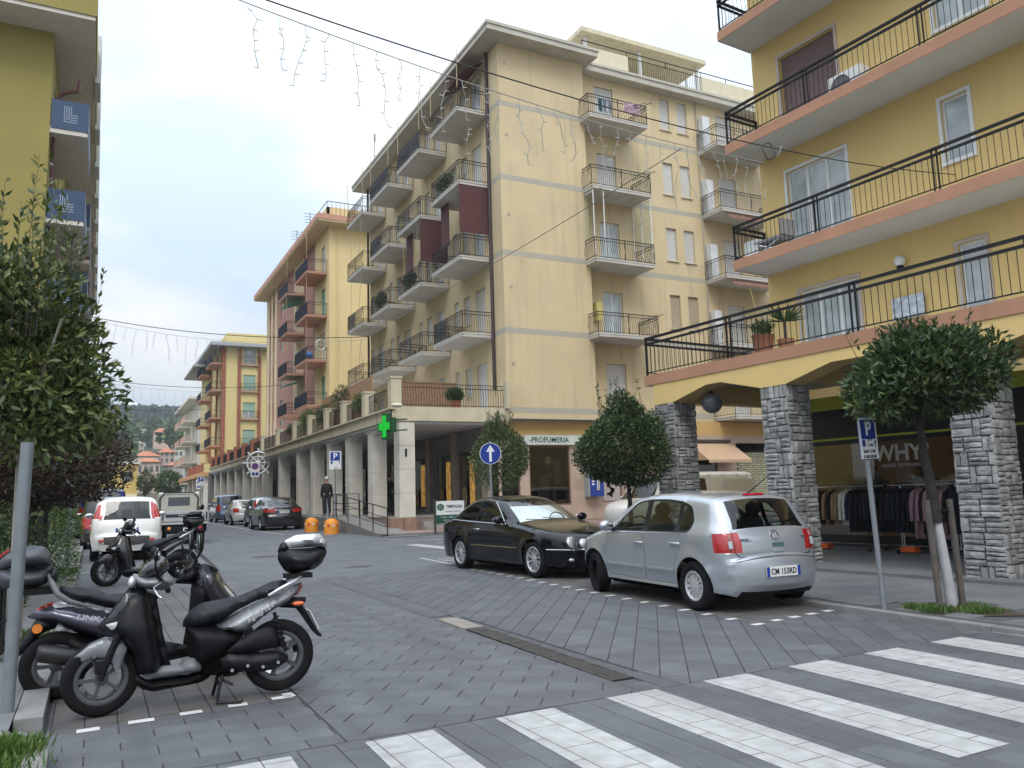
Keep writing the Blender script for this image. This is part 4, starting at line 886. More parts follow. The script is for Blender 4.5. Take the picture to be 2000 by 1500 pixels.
# ---- clothes racks and garments
CHR = mat('chrome', (.6, .6, .62), .22, metal=1.); ORG = mat('orange_foot', (.75, .12, .02), .5)
def rack(s0, s1, lab, n_=14.75):
    t = thing('clothes_rack', lab, 'clothes rack', RB(n_, (s0+s1)/2, .10), AN, 'clothes racks outside the shop'); h = (s1-s0)/2
    MB().tube((0, -h, 1.3), (0, h, 1.3), .016, 8).build('rail', CHR, t, smooth=60)
    for y in (-h+.25, h-.25):
        MB().tube((0, y, .1), (0, y, 1.3), .014, 8).tube((.0, y+.05, .1), (.0, y+.05, .7), .012, 8).build('upright', CHR, t, smooth=60)
        MB().tube((-.25, y, .1), (.25, y, .1), .014, 8).build('foot', CHR, t); 
        for x in (-.25, .25): MB().lathe([(0, -.015), (.035, -.015), (.035, .015), (0, .015)], 10, (x, y, .036), 'y').build('caster', IRON, t)
    MB().tube((0, -h, .14), (0, h, .14), .012, 8).build('base_bar', CHR, t)
    MB().box(-.1, .1, h-.5, h-.2, .02, .12).build('weight', ORG, t, bevel=.02)
rack(9.9, 11.75, 'chrome clothes rack with orange weight, nearest the middle stone pillar'); rack(8.2, 9.8, 'chrome clothes rack with orange weight, behind the young tree'); rack(6.7, 8.1, 'chrome clothes rack partly hidden by the right stone pillar'); rack(4.3, 5.9, 'chrome clothes rack at the right edge beyond the stone pillar', 14.4)
GCOL = {'black': (.010, .010, .012), 'maroon': (.11, .012, .025), 'white': (.60, .58, .52), 'pink': (.36, .22, .25), 'navy': (.015, .018, .035), 'tan': (.30, .2, .12), 'red': (.22, .02, .02), 'grey': (.25, .26, .29)}
def garment(k, L_):
    rr = random.Random(k); b = MB(); prof = [(-.02, .03), (.0, .06), (.10, .11), (.2, .24), (.25, .26)]
    zs = [0, -.05, -.12, -.35, -.6, -L_]; ws = [.05, .2, .235, .225, .22, .235]; ts = [.015, .03, .042, .04, .04, .045]
    vs = []; fs = []; n = 10
    for z, w, t in zip(zs, ws, ts):
        for j in range(n):
            a = 2*PI*j/n; vs.append((w*math.cos(a)*(1+rr.uniform(-.05, .05)), t*math.sin(a)*(1+rr.uniform(-.3, .3))+rr.uniform(-.006, .006), z))
    for i in range(len(zs)-1):
        for j in range(n): fs.append((i*n+j, i*n+(j+1) % n, (i+1)*n+(j+1) % n, (i+1)*n+j))
    fs.append(tuple(range(n))); fs.append(tuple((len(zs)-1)*n+j for j in reversed(range(n)))); b.add(vs, fs)
    for s in (-1, 1): b.path([(s*.2, .0, -.09), (s*.245, .02, -.3), (s*.25, .03, -.62)], [.045, .04, .032], 6)
    b.path([(0, 0, .0), (0, 0, .055), (.012, 0, .07)], .004, 4); return b
GM = {}
def ordi(n): return str(n)+('th' if 10 < n % 100 < 14 else {1: 'st', 2: 'nd', 3: 'rd'}.get(n % 10, 'th'))
seq = ['maroon', 'black', 'maroon', 'black', 'maroon', 'black', 'tan', 'black', 'tan', 'tan', 'white', 'white', 'navy', 'black', 'black', 'black', 'navy', 'black', 'black', 'black', 'black', 'black', 'black', 'navy', 'black', 'black', 'black', 'pink', 'pink', 'black', 'pink', 'black', 'tan', 'pink', 'black', 'navy', 'navy', 'black', 'red', 'black', 'red', 'black', 'black', 'grey', 'black', 'black', 'grey', 'grey', 'navy', 'black', 'black', 'black']
for i, c in enumerate(seq):
    s_ = 11.68-i*.093
    if s_ < 6.8: break
    L_ = .72 if i < 12 else (.95 if c in ('pink', 'grey') else .85); k = (c, L_, i % 3)
    if k not in GM: GM[k] = garment(i % 3, L_).mesh('hanging_garment', mat('cloth_'+c, GCOL[c], .9, var=.25, scale=12, bump=.2, bscale=25), smooth=60)
    o = link('hanging_garment', GM[k], None, RB(14.75, s_, .10+1.3-.056)); o.rotation_euler.z = AN+random.uniform(-.12, .12); tag(o, f'{c} garment, {ordi(i+1)} from the left end of the clothes racks', 'garment', 'garments hanging on the racks')
for i in range(10):
    k = ('black', .85, i % 3); o = link('hanging_garment', GM[k], None, RB(14.4, 5.7-i*.11, .10+1.3-.056)); o.rotation_euler.z = AN; tag(o, f'black garment, {ordi(i+1)} from the left on the rack at the right picture edge', 'garment', 'garments on the far right rack')
# ---- globe lamp under the arcade, terrace things
g = thing('globe_lamp', 'grey globe lamp hanging under the arcade beside the middle pillar', 'lamp', RB(12.05, 11.75, 2.94))
MB().ell((0, 0, .24), (.21, .21, .21), 20, 14).build('globe', mat('smoked_globe', (.13, .135, .14), .35), g, smooth=60); MB().tube((0, 0, .44), (0, 0, .76), .03, 8).build('stem', IRON, g); MB().lathe([(.211, .235), (.215, .24), (.211, .245)], 20).build('seam', IRON, g)
ac = thing('air_conditioner', 'white air conditioner unit standing on the third floor balcony on the right', 'air conditioner', RB(15.6, 10.4, Z3), AN)
MB().box(-.16, .16, -.42, .42, .05, .65).build('casing', WHITEF, ac, bevel=.015); MB().lathe([(0, 0), (.22, 0), (.24, -.012), (.25, 0)], 20, (-.17, .1, .35), 'x').build('fan_grille', mat('grille_grey', (.12, .12, .13), .6), ac)
pic = tag(MB().box(0, .03, -.36, .36, 0, .48).build('picture_panel', mat('delft_print', (.5, .56, .62), .5, var=.35, scale=9), loc=RB(15.95, 9.75, 4.9)), 'blue and white picture panel on the first floor terrace wall', 'picture'); pic.rotation_euler.z = AN
wl = thing('wall_lamp', 'round white wall lamp above the first floor terrace', 'lamp', RB(15.9, 9.8, 6.05)); MB().ell((0, 0, .1), (.12, .12, .12), 14, 10).build('globe', WHITEF, wl, smooth=60); MB().lathe([(.04, -.1), (.08, -.02), (.06, 0)], 10).build('holder', IRON, wl)
ch = thing('balcony_chair', 'folded grey sun chair on the second floor balcony corner', 'chair', RB(15.35, 12.6, Z2), AN); MB().box(-.25, .25, -.4, .4, .3, .36).box(-.25, .25, -.45, -.38, .36, .75).build('seat', mat('grey_fabric', (.3, .29, .29), .9), ch); MB().tube((-.22, -.35, 0), (-.22, .35, .3), .015, 5).tube((.22, -.35, 0), (.22, .35, .3), .015, 5).tube((-.22, .35, 0), (-.22, -.35, .3), .015, 5).tube((.22, .35, 0), (.22, -.35, .3), .015, 5).build('frame', CHR, ch)
cb = thing('storage_box', 'white boxed appliance in the corner of the second floor balcony', 'box', RB(15.3, 13.1, Z2), AN); MB().box(-.2, .2, -.2, .2, 0, .45).build('casing', WHITEF, cb, bevel=.02)
# ================================================================ cars
def paint(name, col, metal=.0, rough=.32, coat=1.): return mat(name, col, rough, metal, var=.03, scale=2, coat=coat, spec=.5)
CGL = glassmat('car_glass', (.62, .67, .65), boost=.01); CGLD = glassmat('car_glass_dark', (.10, .11, .11), boost=.05)
RUB = mat('rubber', (.008, .008, .009), .85, spec=.2, var=.2, scale=10); TRIM = mat('black_trim', (.006, .006, .007), .45, spec=.3); ALLOY = mat('alloy', (.52, .53, .55), .32, metal=.75, var=.06); UNDER = mat('underbody', (.003, .003, .003), .95, spec=.05)
SEATM = mat('seat_cloth', (.05, .045, .042), .9, var=.2); REDL = mat('tail_lamp_red', (.40, .012, .012), .12, coat=1, spec=.7); CLRL = mat('lamp_clear', (.62, .64, .66), .12, metal=.35, coat=1); ORL = mat('lamp_amber', (.75, .22, .02), .15, coat=1)
PLATE = mat('plate_white', (.72, .72, .70), .45, var=.03); PLBL = mat('plate_blue', (.01, .04, .32), .4); PLTX = mat('plate_text', (.01, .01, .012), .5)
def crom(P, k, sharp=()):
    """smooth polyline through P; returns points and the source segment of each"""
    out = []; n = len(P)
    for i in range(n-1):
        p1, p2 = np.array(P[i]), np.array(P[i+1]); p0 = np.array(P[i-1]) if i and i not in sharp else 2*p1-p2; p3 = np.array(P[i+2]) if i < n-2 and i+1 not in sharp else 2*p2-p1
        for j in range(k):
            t = j/k; out.append((tuple(.5*((2*p1)+(-p0+p2)*t+(2*p0-5*p1+4*p2-p3)*t*t+(-p0+3*p1-3*p2+p3)*t**3)), i))
    out.append((tuple(P[-1]), n-2)); return out
def inpoly(px, py, poly):
    r_ = np.zeros(len(px), bool); n = len(poly)
    for i in range(n):
        x0, y0 = poly[i]; x1, y1 = poly[(i+1) % n]
        c = ((y0 > py) != (y1 > py)); 
        with np.errstate(divide='ignore', invalid='ignore'): r_ ^= c & (px < (x1-x0)*(py-y0)/((y1-y0) or 1e-12)+x0)
    return r_
def segdist(px, py, line, closed=False):
    d = np.full(len(px), 1e9); n = len(line)
    for i in range(n if closed else n-1):
        ax, ay = line[i]; bx, by = line[(i+1) % n]; L2 = (bx-ax)**2+(by-ay)**2 or 1e-12
        t = np.clip(((px-ax)*(bx-ax)+(py-ay)*(by-ay))/L2, 0, 1); d = np.minimum(d, np.hypot(px-ax-t*(bx-ax), py-ay-t*(by-ay)))
    return d
def dens(poly, s=.08):
    out = []; n = len(poly)
    for i in range(n):
        a, b = poly[i], poly[(i+1) % n]; k = max(1, int(math.ceil(math.hypot(b[0]-a[0], b[1]-a[1])/s)))
        out += [(a[0]+(b[0]-a[0])*j/k, a[1]+(b[1]-a[1])*j/k) for j in range(k)]
    return out
def rounded(poly, r_, k=4):
    """polygon with rounded corners"""
    out = []; n = len(poly)
    for i in range(n):
        p = Vector(poly[i]); a = Vector(poly[i-1]); b = Vector(poly[(i+1) % n]); da = (a-p); db = (b-p); q = min(r_, da.length*.45, db.length*.45)
        s = p+da.normalized()*q; e = p+db.normalized()*q
        for j in range(k+1):
            t = j/k; out.append(tuple((1-t)**2*s+2*t*(1-t)*p+t*t*e))
    return out
def inset(poly, d):
    n = len(poly); A = sum(poly[i][0]*poly[(i+1) % n][1]-poly[(i+1) % n][0]*poly[i][1] for i in range(n)); sg = 1 if A > 0 else -1; out = []
    for i in range(n):
        a, p, b = poly[i-1], poly[i], poly[(i+1) % n]; e1 = Vector((p[0]-a[0], p[1]-a[1])); e2 = Vector((b[0]-p[0], b[1]-p[1]))
        if e1.length < 1e-9 or e2.length < 1e-9: out.append(p); continue
        e1.normalize(); e2.normalize(); n1 = Vector((-e1.y, e1.x))*sg; n2 = Vector((-e2.y, e2.x))*sg; m = (n1+n2); m = m/max(.3, m.length_squared/2) if m.length > 1e-6 else n1
        out.append((p[0]+m.x*d, p[1]+m.y*d))
    return out
def cdt(loops, extra, eps=1e-5):
    vs = []; es = []
    for lp in loops:
        k = len(vs); vs += [Vector(p) for p in lp]; es += [(k+i, k+(i+1) % len(lp)) for i in range(len(lp))]
    vs += [Vector(p) for p in extra]
    r_ = delaunay_2d_cdt(vs, es, [], 0, eps); return np.array([(v.x, v.y) for v in r_[0]]), [tuple(f) for f in r_[2]]
def wheel_meshes(key, rw, tw, rr, style, rimm):
    def tyre():
        h = tw/2; return MB().lathe([(rr-.005, -h*.8), (rr+.012, -h*.95), (rw-.035, -h), (rw-.01, -h*.86), (rw, -h*.6), (rw, h*.6), (rw-.01, h*.86), (rw-.035, h), (rr+.012, h*.95), (rr-.005, h*.8), (rr-.008, 0)], 36, axis='y').mesh('wheel', RUB, smooth=40)
    def rim():
        h = tw/2; b = MB().lathe([(rr, h*.86), (rr-.012, h*.9), (rr-.03, h*.8), (rr-.034, h*.2), (rr-.034, -h*.5)], 36, axis='y')
        n = {'alloy10': 10, 'cap': 12, 'alloy5': 5, 'moto': 5}[style]; y0, y1 = h*.45, h*.72
        w0 = {'alloy10': .012, 'cap': .012, 'alloy5': .03, 'moto': .011}[style]; w1 = w0*(2.1 if style == 'cap' else 1.35)
        for k in range(n):
            a = 2*PI*k/n; ca, sa = math.cos(a), math.sin(a); r0, r1 = rr*.22, rr-.022
            f = lambda r_, t, y: (r_*ca-t*sa, y, r_*sa+t*ca)
            b.add([f(r0, -w0, y1), f(r0, w0, y1), f(r1, w1, y1*.97), f(r1, -w1, y1*.97), f(r0, -w0*1.3, y0), f(r0, w0*1.3, y0), f(r1, w1*1.3, y0), f(r1, -w1*1.3, y0)], [(0, 1, 2, 3), (0, 3, 7, 4), (1, 5, 6, 2), (2, 6, 7, 3)])
        b.lathe([(0, h*.8), (rr*.2, h*.79), (rr*(.42 if style == 'cap' else .27), h*.72), (rr*(.44 if style == 'cap' else .29), h*.4)], 20, axis='y')
        return b.mesh('rim', rimm, smooth=35)
    def well(): return MB().lathe([(0, .0), (rr-.03, .0)], 24, (0, tw*.05, 0), 'y').mesh('brake_disc', mat('wheel_dark', (.01, .01, .01), .7))
    return cached((key, 't'), tyre), cached((key, 'r', rimm.name), rim), cached((key, 'w'), well)
def car(name, label, cat, S, pos, heading, grp=None):
    """heading = world angle (clockwise from +Y) the car's nose points to; pos = ground point under its middle"""
    L_, W, H = S['L'], S['W'], S['H']; t = thing(name, label, cat, (*pos, gz(pos[1])), 0, grp)
    t.rotation_euler.z = -heading-PI/2      # local +x (rear) -> opposite of heading
    X0 = -L_/2; body = S['paint']; res = S.get('res', .09)
    P = [p[:2] for p in S['top']]; tags = [p[2] if len(p) > 2 else 'body' for p in S['top']]; sharp = [i for i, p in enumerate(S['top']) if len(p) > 3]
    cr = crom(P, S.get('k', 4), sharp); top = [c[0] for c in cr]; tseg = [tags[c[1]] for c in cr]
    belt = S['belt']; bx = [b[0] for b in belt]; bz = [b[1] for b in belt]; zs = S.get('sill', .22); re_ = S.get('edge', .09); tum = S.get('tumble', .27)
    fr, fl, rr, rl = S.get('fr', .28), S.get('fl', .75), S.get('rr', .16), S.get('rl', .5)
    topa = np.array(top)
    def hw(x, z):
        x = np.asarray(x, float); z = np.asarray(z, float)
        w = np.full(x.shape, W/2); w = w-fr*np.clip(1-x/fl, 0, 1)**2.3-rr*np.clip((x-(L_-rl))/rl, 0, 1)**2.3
        zb = np.interp(x, bx, bz); up = np.clip(z-zb, 0, None); w = w-tum*up-.05*np.clip(up/.12, 0, 1)*S.get('shoulder', .5)
        dn = np.clip((zb-z)/(zb-zs), 0, 1.2); w = w-.055*np.clip(dn-.35, 0, 1)**1.5*1.6-.03*np.clip(.25-dn, 0, 1)
        if 'crease' in S: w = w+.014*np.exp(-((z-S['crease'])/.035)**2)
        for ax in (S['xf'], S['xr']):
            q = np.hypot(x-ax, z-S['rw']); w = w+.022*np.exp(-((q-S['ra']-.01)/.05)**2)*(z < zb)
        d = segdist(x.ravel(), z.ravel(), top).reshape(x.shape); u = np.clip(1-d/re_, 0, 1); return np.maximum(w-re_*.9*(1-np.sqrt(1-u*u*.98)), .02)
    # ---- side sheet
    xf, xr, ra, rw = S['xf'], S['xr'], S['ra'], S['rw']
    def arch(ax):
        a0 = math.asin(max(-1, min(1, (zs-rw)/ra))); return [(ax+ra*math.cos(a), rw+ra*math.sin(a)) for a in np.linspace(a0, PI-a0, 15)]
    bottom = arch(xr)+arch(xf); bottom = [top[-1]]+[(x, z) for x, z in bottom]+[top[0]]
    outline = top+dens(bottom[:-1]+[top[0]], .1)[1:-1] if False else top+bottom[1:-1]
    wins = [rounded(w, .05) for w in S.get('wins', [])]; dlo = [rounded(w, .06) for w in S.get('dlo', [])]; doors = [rounded(w, .05) for w in S.get('doors', [])]; lamps = [(rounded(p, .03), nm, m) for p, nm, m in S.get('side_lamps', [])]
    din = [inset(d, S.get('gap', .005)) for d in doors]
    loops = [outline]+[dens(w, .1) for w in wins]+[dens(w, .1) for w in dlo]+[dens(d, .1) for d in doors]+[dens(d, .1) for d in din]+[dens(l[0], .08) for l in lamps]
    gx, gy = np.meshgrid(np.arange(0, L_, res), np.arange(zs, H, res)); gx = gx.ravel()+.0137; gy = gy.ravel()+.0071
    nrm = np.gradient(topa, axis=0); nrm = np.stack([nrm[:, 1], -nrm[:, 0]], 1); nrm /= np.linalg.norm(nrm, axis=1)[:, None]+1e-9
    for f in (.12, .3, .55, .85): 
        q = topa+nrm*re_*f; gx = np.concatenate([gx, q[:, 0]]); gy = np.concatenate([gy, q[:, 1]])
    ok = inpoly(gx, gy, outline) & (segdist(gx, gy, outline, True) > .008)
    V, F = cdt(loops, list(zip(gx[ok], gy[ok])), 1e-4)
    F = [(f[0], f[i], f[i+1]) for f in F for i in range(1, len(f)-1)]; Fa = np.array(F); cx = V[Fa, 0].mean(1); cz = V[Fa, 1].mean(1)
    keep = inpoly(cx, cz, outline); cls = np.where(keep, 0, -1)      # 0 body, 100+i window, 200 trim, 300+i door, 400+i lamp
    for i, (d, di) in enumerate(zip(doors, din)):
        a = inpoly(cx, cz, d) & keep; b = inpoly(cx, cz, di); cls[a & ~b] = -1; cls[a & b] = 300+i
    for d in dlo: cls[inpoly(cx, cz, d) & keep] = 200
    for i, w in enumerate(wins): cls[inpoly(cx, cz, w) & keep] = 100+i
    for i, l in enumerate(lamps): cls[inpoly(cx, cz, l[0]) & keep] = 400+i
    Y = hw(V[:, 0], V[:, 1])
    def side_part(c, sgn, off=0.):
        fs = Fa[cls == c]; 
        if not len(fs): return None
        ids, inv = np.unique(fs, return_inverse=True); inv = inv.reshape(fs.shape)
        vs = [(V[i, 0]+X0, sgn*(Y[i]+off), V[i, 1]) for i in ids]; return MB().add(vs, [tuple(r_) if sgn < 0 else tuple(r_[::-1]) for r_ in inv])
    B = MB()
    for sgn in (-1, 1): B.join(side_part(0, sgn))
    # ---- strip over the top
    fx = sorted({0., *[s*f for s in (1, -1) for f in [.2, .4, .6, .8, .9, 1.]+S.get('fr_extra', [])]}); fx = np.array(fx); ys = hw(topa[:, 0], topa[:, 1]); bul = S.get('bulge', {})
    bl = np.array([bul.get(tg, .012) for tg in tseg]); bl = np.convolve(np.pad(bl, 2, mode='edge'), np.ones(5)/5, 'valid')
    G3 = np.zeros((len(top), len(fx), 3))
    for j, f in enumerate(fx):
        b_ = bl*(1-abs(f)**2.4); G3[:, j, 0] = topa[:, 0]-nrm[:, 0]*b_+X0; G3[:, j, 2] = topa[:, 1]-nrm[:, 1]*b_; G3[:, j, 1] = f*ys
    parts = {}
    for i in range(len(top)-1):
        for j in range(len(fx)-1):
            fm = abs(fx[j]+fx[j+1])/2; key = None
            for a, c, nm, m in S.get('patch', {}).get(tseg[i], []):
                if a <= fm < c: key = (nm, m.name, (0 if a == 0 else (1 if fx[j]+fx[j+1] > 0 else -1)))
            q = [G3[i, j], G3[i, j+1], G3[i+1, j+1], G3[i+1, j]]
            (B if key is None else parts.setdefault(key, MB())).quad(*[tuple(p) for p in q])
    bo = B.build('body', body, t, smooth=S.get('smooth', 50), weld=True)
    for (nm, mn, sd), b in parts.items():
        if sd and any(nm == l[1] for l in lamps):
            for i, l in enumerate(lamps):
                if l[1] == nm:
                    sp = side_part(400+i, sd); 
                    if sp: b.join(sp)
        b.build(nm, MATS[mn], t, smooth=50, weld=True)
    have = {k[0] for k in parts}
    for sgn in (-1, 1):
        for i, d in enumerate(doors):
            o = side_part(300+i, sgn).build('door', body, t, smooth=50)
            hx, hz = S['handles'][i] if 'handles' in S else (max(p[0] for p in S['doors'][i])-.16, float(np.interp(S['doors'][i][0][0], bx, bz))-.12)
            y = float(hw([hx], [hz])[0]); hb = MB().path([(hx-.09+X0, sgn*(y-.004), hz), (hx-.07+X0, sgn*(y+.028), hz+.004), (hx+.07+X0, sgn*(y+.028), hz+.004), (hx+.09+X0, sgn*(y-.004), hz)], .016, 6); hb.build('handle', S.get('handle_m', body), o, smooth=60)
        for i in range(len(wins)):
            o = side_part(100+i, sgn); 
            if o: o.build('side_window', S.get('glass', CGL), t, smooth=50)
        tr = side_part(200, sgn)
        if tr: tr.build('window_trim', TRIM, t, smooth=50)
        for i, l in enumerate(lamps):
            if l[1] not in have:
                o = side_part(400+i, sgn)
                if o: o.build(l[1], l[2], t, smooth=50)
        # mirror
        if 'mirror' in S:
            mx, mz = S['mirror']; y = float(hw([mx], [mz-.05])[0]); mo = MB().ell((mx+X0, sgn*(y+.13), mz+.02), (.07, .11, .075), 12, 8).build('wing_mirror', S.get('mirror_m', body), t, smooth=60)
            MB().path([(mx+X0, sgn*(y-.03), mz-.05), (mx+X0, sgn*(y+.06), mz-.02)], .03, 6).build('mirror_arm', TRIM, mo); MB().ell((mx+X0+.055, sgn*(y+.13), mz+.02), (.022, .092, .06), 12, 8).build('mirror_glass', mat('mirror_glass', (.5, .52, .55), .05, metal=1), mo, smooth=60)
    # ---- wheels, underbody, seats
    tw = S.get('tw', .19); tm, rm, wm = wheel_meshes((rw, tw, S.get('rim_r', rw*.66), S.get('rim', 'cap')), rw, tw, S.get('rim_r', rw*.66), S.get('rim', 'cap'), S.get('rim_m', ALLOY))
    for ax in (xf, xr):
        for sgn in (-1, 1):
            y = float(hw([ax], [rw+ra+.02])[0])-tw/2-.015; steer = S.get('steer', 0) if ax == xf else 0
            w = link('wheel', tm, t); w.matrix_local = Matrix.Translation((ax+X0, sgn*y, rw)) @ Matrix.Rotation((0 if sgn > 0 else PI)+steer, 4, 'Z') @ Matrix.Rotation(random.uniform(0, 1), 4, 'Y')
            if not (S.get('norim') and ax == xf): link('rim', rm, w)
            link('brake_disc', wm, w)
    ub = MB().box(.25+X0, L_-.25+X0, -W/2+.28, W/2-.28, .16, .42); fa, ba = max(xf-.5, .1), min(xr+.5, L_-.1)
    ub.box(xf+ra+.02+X0, xr-ra-.02+X0, -W/2+.09, W/2-.09, zs-.06, .34)
    for ax in (xf, xr): ub.box(ax-ra-.03+X0, ax+ra+.03+X0, -W/2+.26, W/2-.26, .2, rw+ra+.05)
    ub.build('underbody', UNDER, t)
    if 'seats' in S:
        b = MB()
        for sx, n in S['seats']:
            for y in ((-.36, .36) if n == 2 else (-.38, 0, .38)):
                b.ell((sx+X0, y, .62), (.28, .24, .12), 8, 6).ell((sx+.24+X0, y, .86), (.09, .23, .30), 8, 6).ell((sx+.3+X0, y, 1.18), (.06, .13, .10), 8, 6)
        b.box(S['seats'][0][0]-.75+X0, S['seats'][0][0]-.45+X0, -W/2+.2, W/2-.2, .6, .92); sw = (S['seats'][0][0]-.35+X0, -.36, .92)
        b.path([(sw[0]+.05*math.sin(q), sw[1]+.18*math.cos(q), sw[2]+.17*math.sin(q)) for q in np.linspace(0, 2*PI, 16)[:-1]], .014, 5, closed=True)
        b.box(.9+X0, L_-.4+X0, -W/2+.16, W/2-.16, .40, .46); b.build('interior', SEATM, t, smooth=50)
    def at(z, y, rear=True):
        """point on the strip at height z, offset y, on the rear (or front) end"""
        idx = [i for i in range(len(top)-1) if (top[i][0] > L_*.6) == rear and (top[i][1]-z)*(top[i+1][1]-z) <= 0]
        i = idx[-1] if rear else idx[0]; q = (z-top[i][1])/((top[i+1][1]-top[i][1]) or 1e-9); f = max(-1, min(1, y/(ys[i]+(ys[i+1]-ys[i])*q))); b_ = bl[i]*(1-abs(f)**2.4)
        x = top[i][0]+(top[i+1][0]-top[i][0])*q; return Vector((x-nrm[i, 0]*b_+X0, y, z-nrm[i, 1]*b_)), Vector((-nrm[i, 0], 0, -nrm[i, 1]))
    t['tmp'] = 1; del t['tmp']
    def add_plate(z, txt, rear=True, w=.52, h=.112, blue=True):
        p, n = at(z, 0, rear); up = Vector((0, 0, 1)); up = (up-n*up.dot(n)).normalized(); rt_ = up.cross(n); m = face_mtx(p+n*.012, rt_, up)
        o = MB().box(-w/2, w/2, -h/2, h/2, -.012, .004).build('number_plate', PLATE, t); o.matrix_local = m
        if blue:
            for s in (-1, 1): MB().box(s*(w/2-.042)-.0, s*w/2, -h/2, h/2, .002, .0065).build('plate_band', PLBL, o) if s > 0 else MB().box(-w/2, -w/2+.042, -h/2, h/2, .002, .0065).build('plate_band', PLBL, o)
        if txt: text(txt, h*.86, PLTX, o, 'lettering', Matrix.Translation((0, -.002, .006)), bold=.0012, sx=.86)
        return o
    return t, dict(at=at, hw=hw, plate=add_plate, X0=X0)
# ---------------------------------------------------------------- silver hatchback
SILV = paint('silver_paint', (.46, .49, .53), .6, .33)
polo = dict(L=3.9, W=1.65, H=1.47, paint=SILV, xf=.79, xr=3.25, rw=.30, ra=.355, sill=.24, tw=.19, rim='cap', rim_r=.185, rim_m=mat('hubcap', (.56, .57, .58), .35, metal=.5, var=.05), edge=.10, tumble=.30, shoulder=.8, res=.07, k=5, crease=.47,
    top=[(.06, .2), (.0, .42), (.04, .60), (.13, .72), (.36, .82, 'hood'), (.68, .90, 'hood'), (.98, .955, 'ws', 1), (1.28, 1.14, 'ws'), (1.62, 1.345, 'ws'), (1.80, 1.415, 'roof', 1), (2.2, 1.46, 'roof'), (2.7, 1.465, 'roof'), (3.2, 1.43, 'roof'), (3.50, 1.385, 'spoil', 1), (3.55, 1.345, 'rg'), (3.66, 1.18, 'rg'), (3.765, 1.0, 'belt', 1), (3.785, .97, 'tail'), (3.83, .86, 'tail'), (3.845, .73, 'gate', 1), (3.845, .66, 'bump'), (3.90, .62, 'bump'), (3.905, .42, 'bump'), (3.86, .27, 'low', 1), (3.80, .2, 'low')],
    belt=[(0, .66), (.4, .78), (1.0, .90), (2, .93), (3.3, .97), (3.9, .97)], bulge=dict(ws=.07, rg=.06, tail=.055, gate=.05, bump=.07, roof=.03, hood=.03, body=.06, belt=.055, spoil=.05),
    wins=[[(1.36, .965), (1.55, 1.13), (1.86, 1.335), (2.10, 1.365), (2.10, .97)], [(2.22, .97), (2.22, 1.37), (2.6, 1.368), (2.88, 1.335), (2.88, .985)], [(2.96, .99), (2.96, 1.325), (3.10, 1.275), (3.19, 1.13), (3.19, 1.03), (3.13, .99)]],
    dlo=[[(1.25, .945), (1.5, 1.13), (1.85, 1.365), (2.15, 1.398), (2.6, 1.395), (2.92, 1.365), (3.14, 1.30), (3.23, 1.13), (3.225, 1.0), (3.15, .965)]],
    doors=[[(1.20, .31), (1.14, .6), (1.18, .92), (2.15, .94), (2.185, .62), (2.15, .29)], [(2.155, .29), (2.19, .62), (2.155, .94), (3.02, .958), (3.035, .8), (2.86, .55), (2.83, .29)]], handles=[(2.04, .80), (2.9, .82)],
    side_lamps=[([(3.66, .732), (3.635, .968), (3.95, .968), (3.95, .732)], 'tail_light', REDL), ([(.08, .62), (.14, .70), (.38, .80), (.42, .72), (.2, .62)], 'headlight', CLRL)],
    patch=dict(ws=[(0, .93, 'windscreen', CGL)], rg=[(0, .9, 'rear_window', CGL)], tail=[(.82, 1.01, 'tail_light', REDL)], low=[(0, 1.01, 'bumper_skirt', TRIM)]), fr_extra=[.82, .93], mirror=(1.36, 1.0), seats=[(1.75, 2), (2.75, 3)], steer=R(-14), fr=.30, fl=.8, rr=.15, rl=.45, norim=True)
polo2 = dict(polo); polo = polo
def scaled(S, L_, W, H, **over):
    a, c = L_/S['L'], H/S['H']; f = lambda P: [(p[0]*a, p[1]*c, *p[2:]) for p in P]; D = dict(S); D.update(L=L_, W=W, H=H, top=f(S['top']), belt=f(S['belt']), xf=S['xf']*a, xr=S['xr']*a)
    for k in ('wins', 'dlo', 'doors'):
        if k in S: D[k] = [f(p) for p in S[k]]
    if 'handles' in S: D['handles'] = f(S['handles'])
    if 'side_lamps' in S: D['side_lamps'] = [(f(p), n, m) for p, n, m in S['side_lamps']]
    if 'mirror' in S: D['mirror'] = (S['mirror'][0]*a, S['mirror'][1]*c)
    if 'seats' in S: D['seats'] = [(x*a, n) for x, n in S['seats']]
    D.update(over); return D
CA, CC = 3.76/3.9, 1.40/1.47
polo2 = scaled(polo, 3.76, 1.54, 1.40, rw=.29, ra=.345, rim_r=.18, crease=.45)
t, K = car('parked_car', 'silver five door hatchback seen from behind, parked by the stone pillars', 'car', polo2, (7.31, 9.05), R(3.2))
K['plate'](.47, 'CM 153RD', w=.5); at = K['at']; X0 = K['X0']; W2 = .77
def badge_ring(par, p, n, r_, m):
    up = Vector((0, 0, 1)); up = (up-n*up.dot(n)).normalized(); rt_ = up.cross(n); M = face_mtx(p+n*.008, rt_, up)
    b = MB().path([(r_*math.cos(q), r_*math.sin(q), 0) for q in np.linspace(0, 2*PI, 22)[:-1]], r_*.11, 5, closed=True); o = b.build('badge', m, par, smooth=60); o.matrix_local = M; return o
p, n = at(.86, 0); o = badge_ring(t, p, n, .055, CHR); q = .053
MB().path([(-.42*q, .85*q, 0), (0, .05*q, 0), (.42*q, .85*q, 0)], .004, 5).path([(-.85*q, .35*q, 0), (-.45*q, -.8*q, 0), (0, .02*q, 0), (.45*q, -.8*q, 0), (.85*q, .35*q, 0)], .004, 5).build('badge_letters', CHR, o)
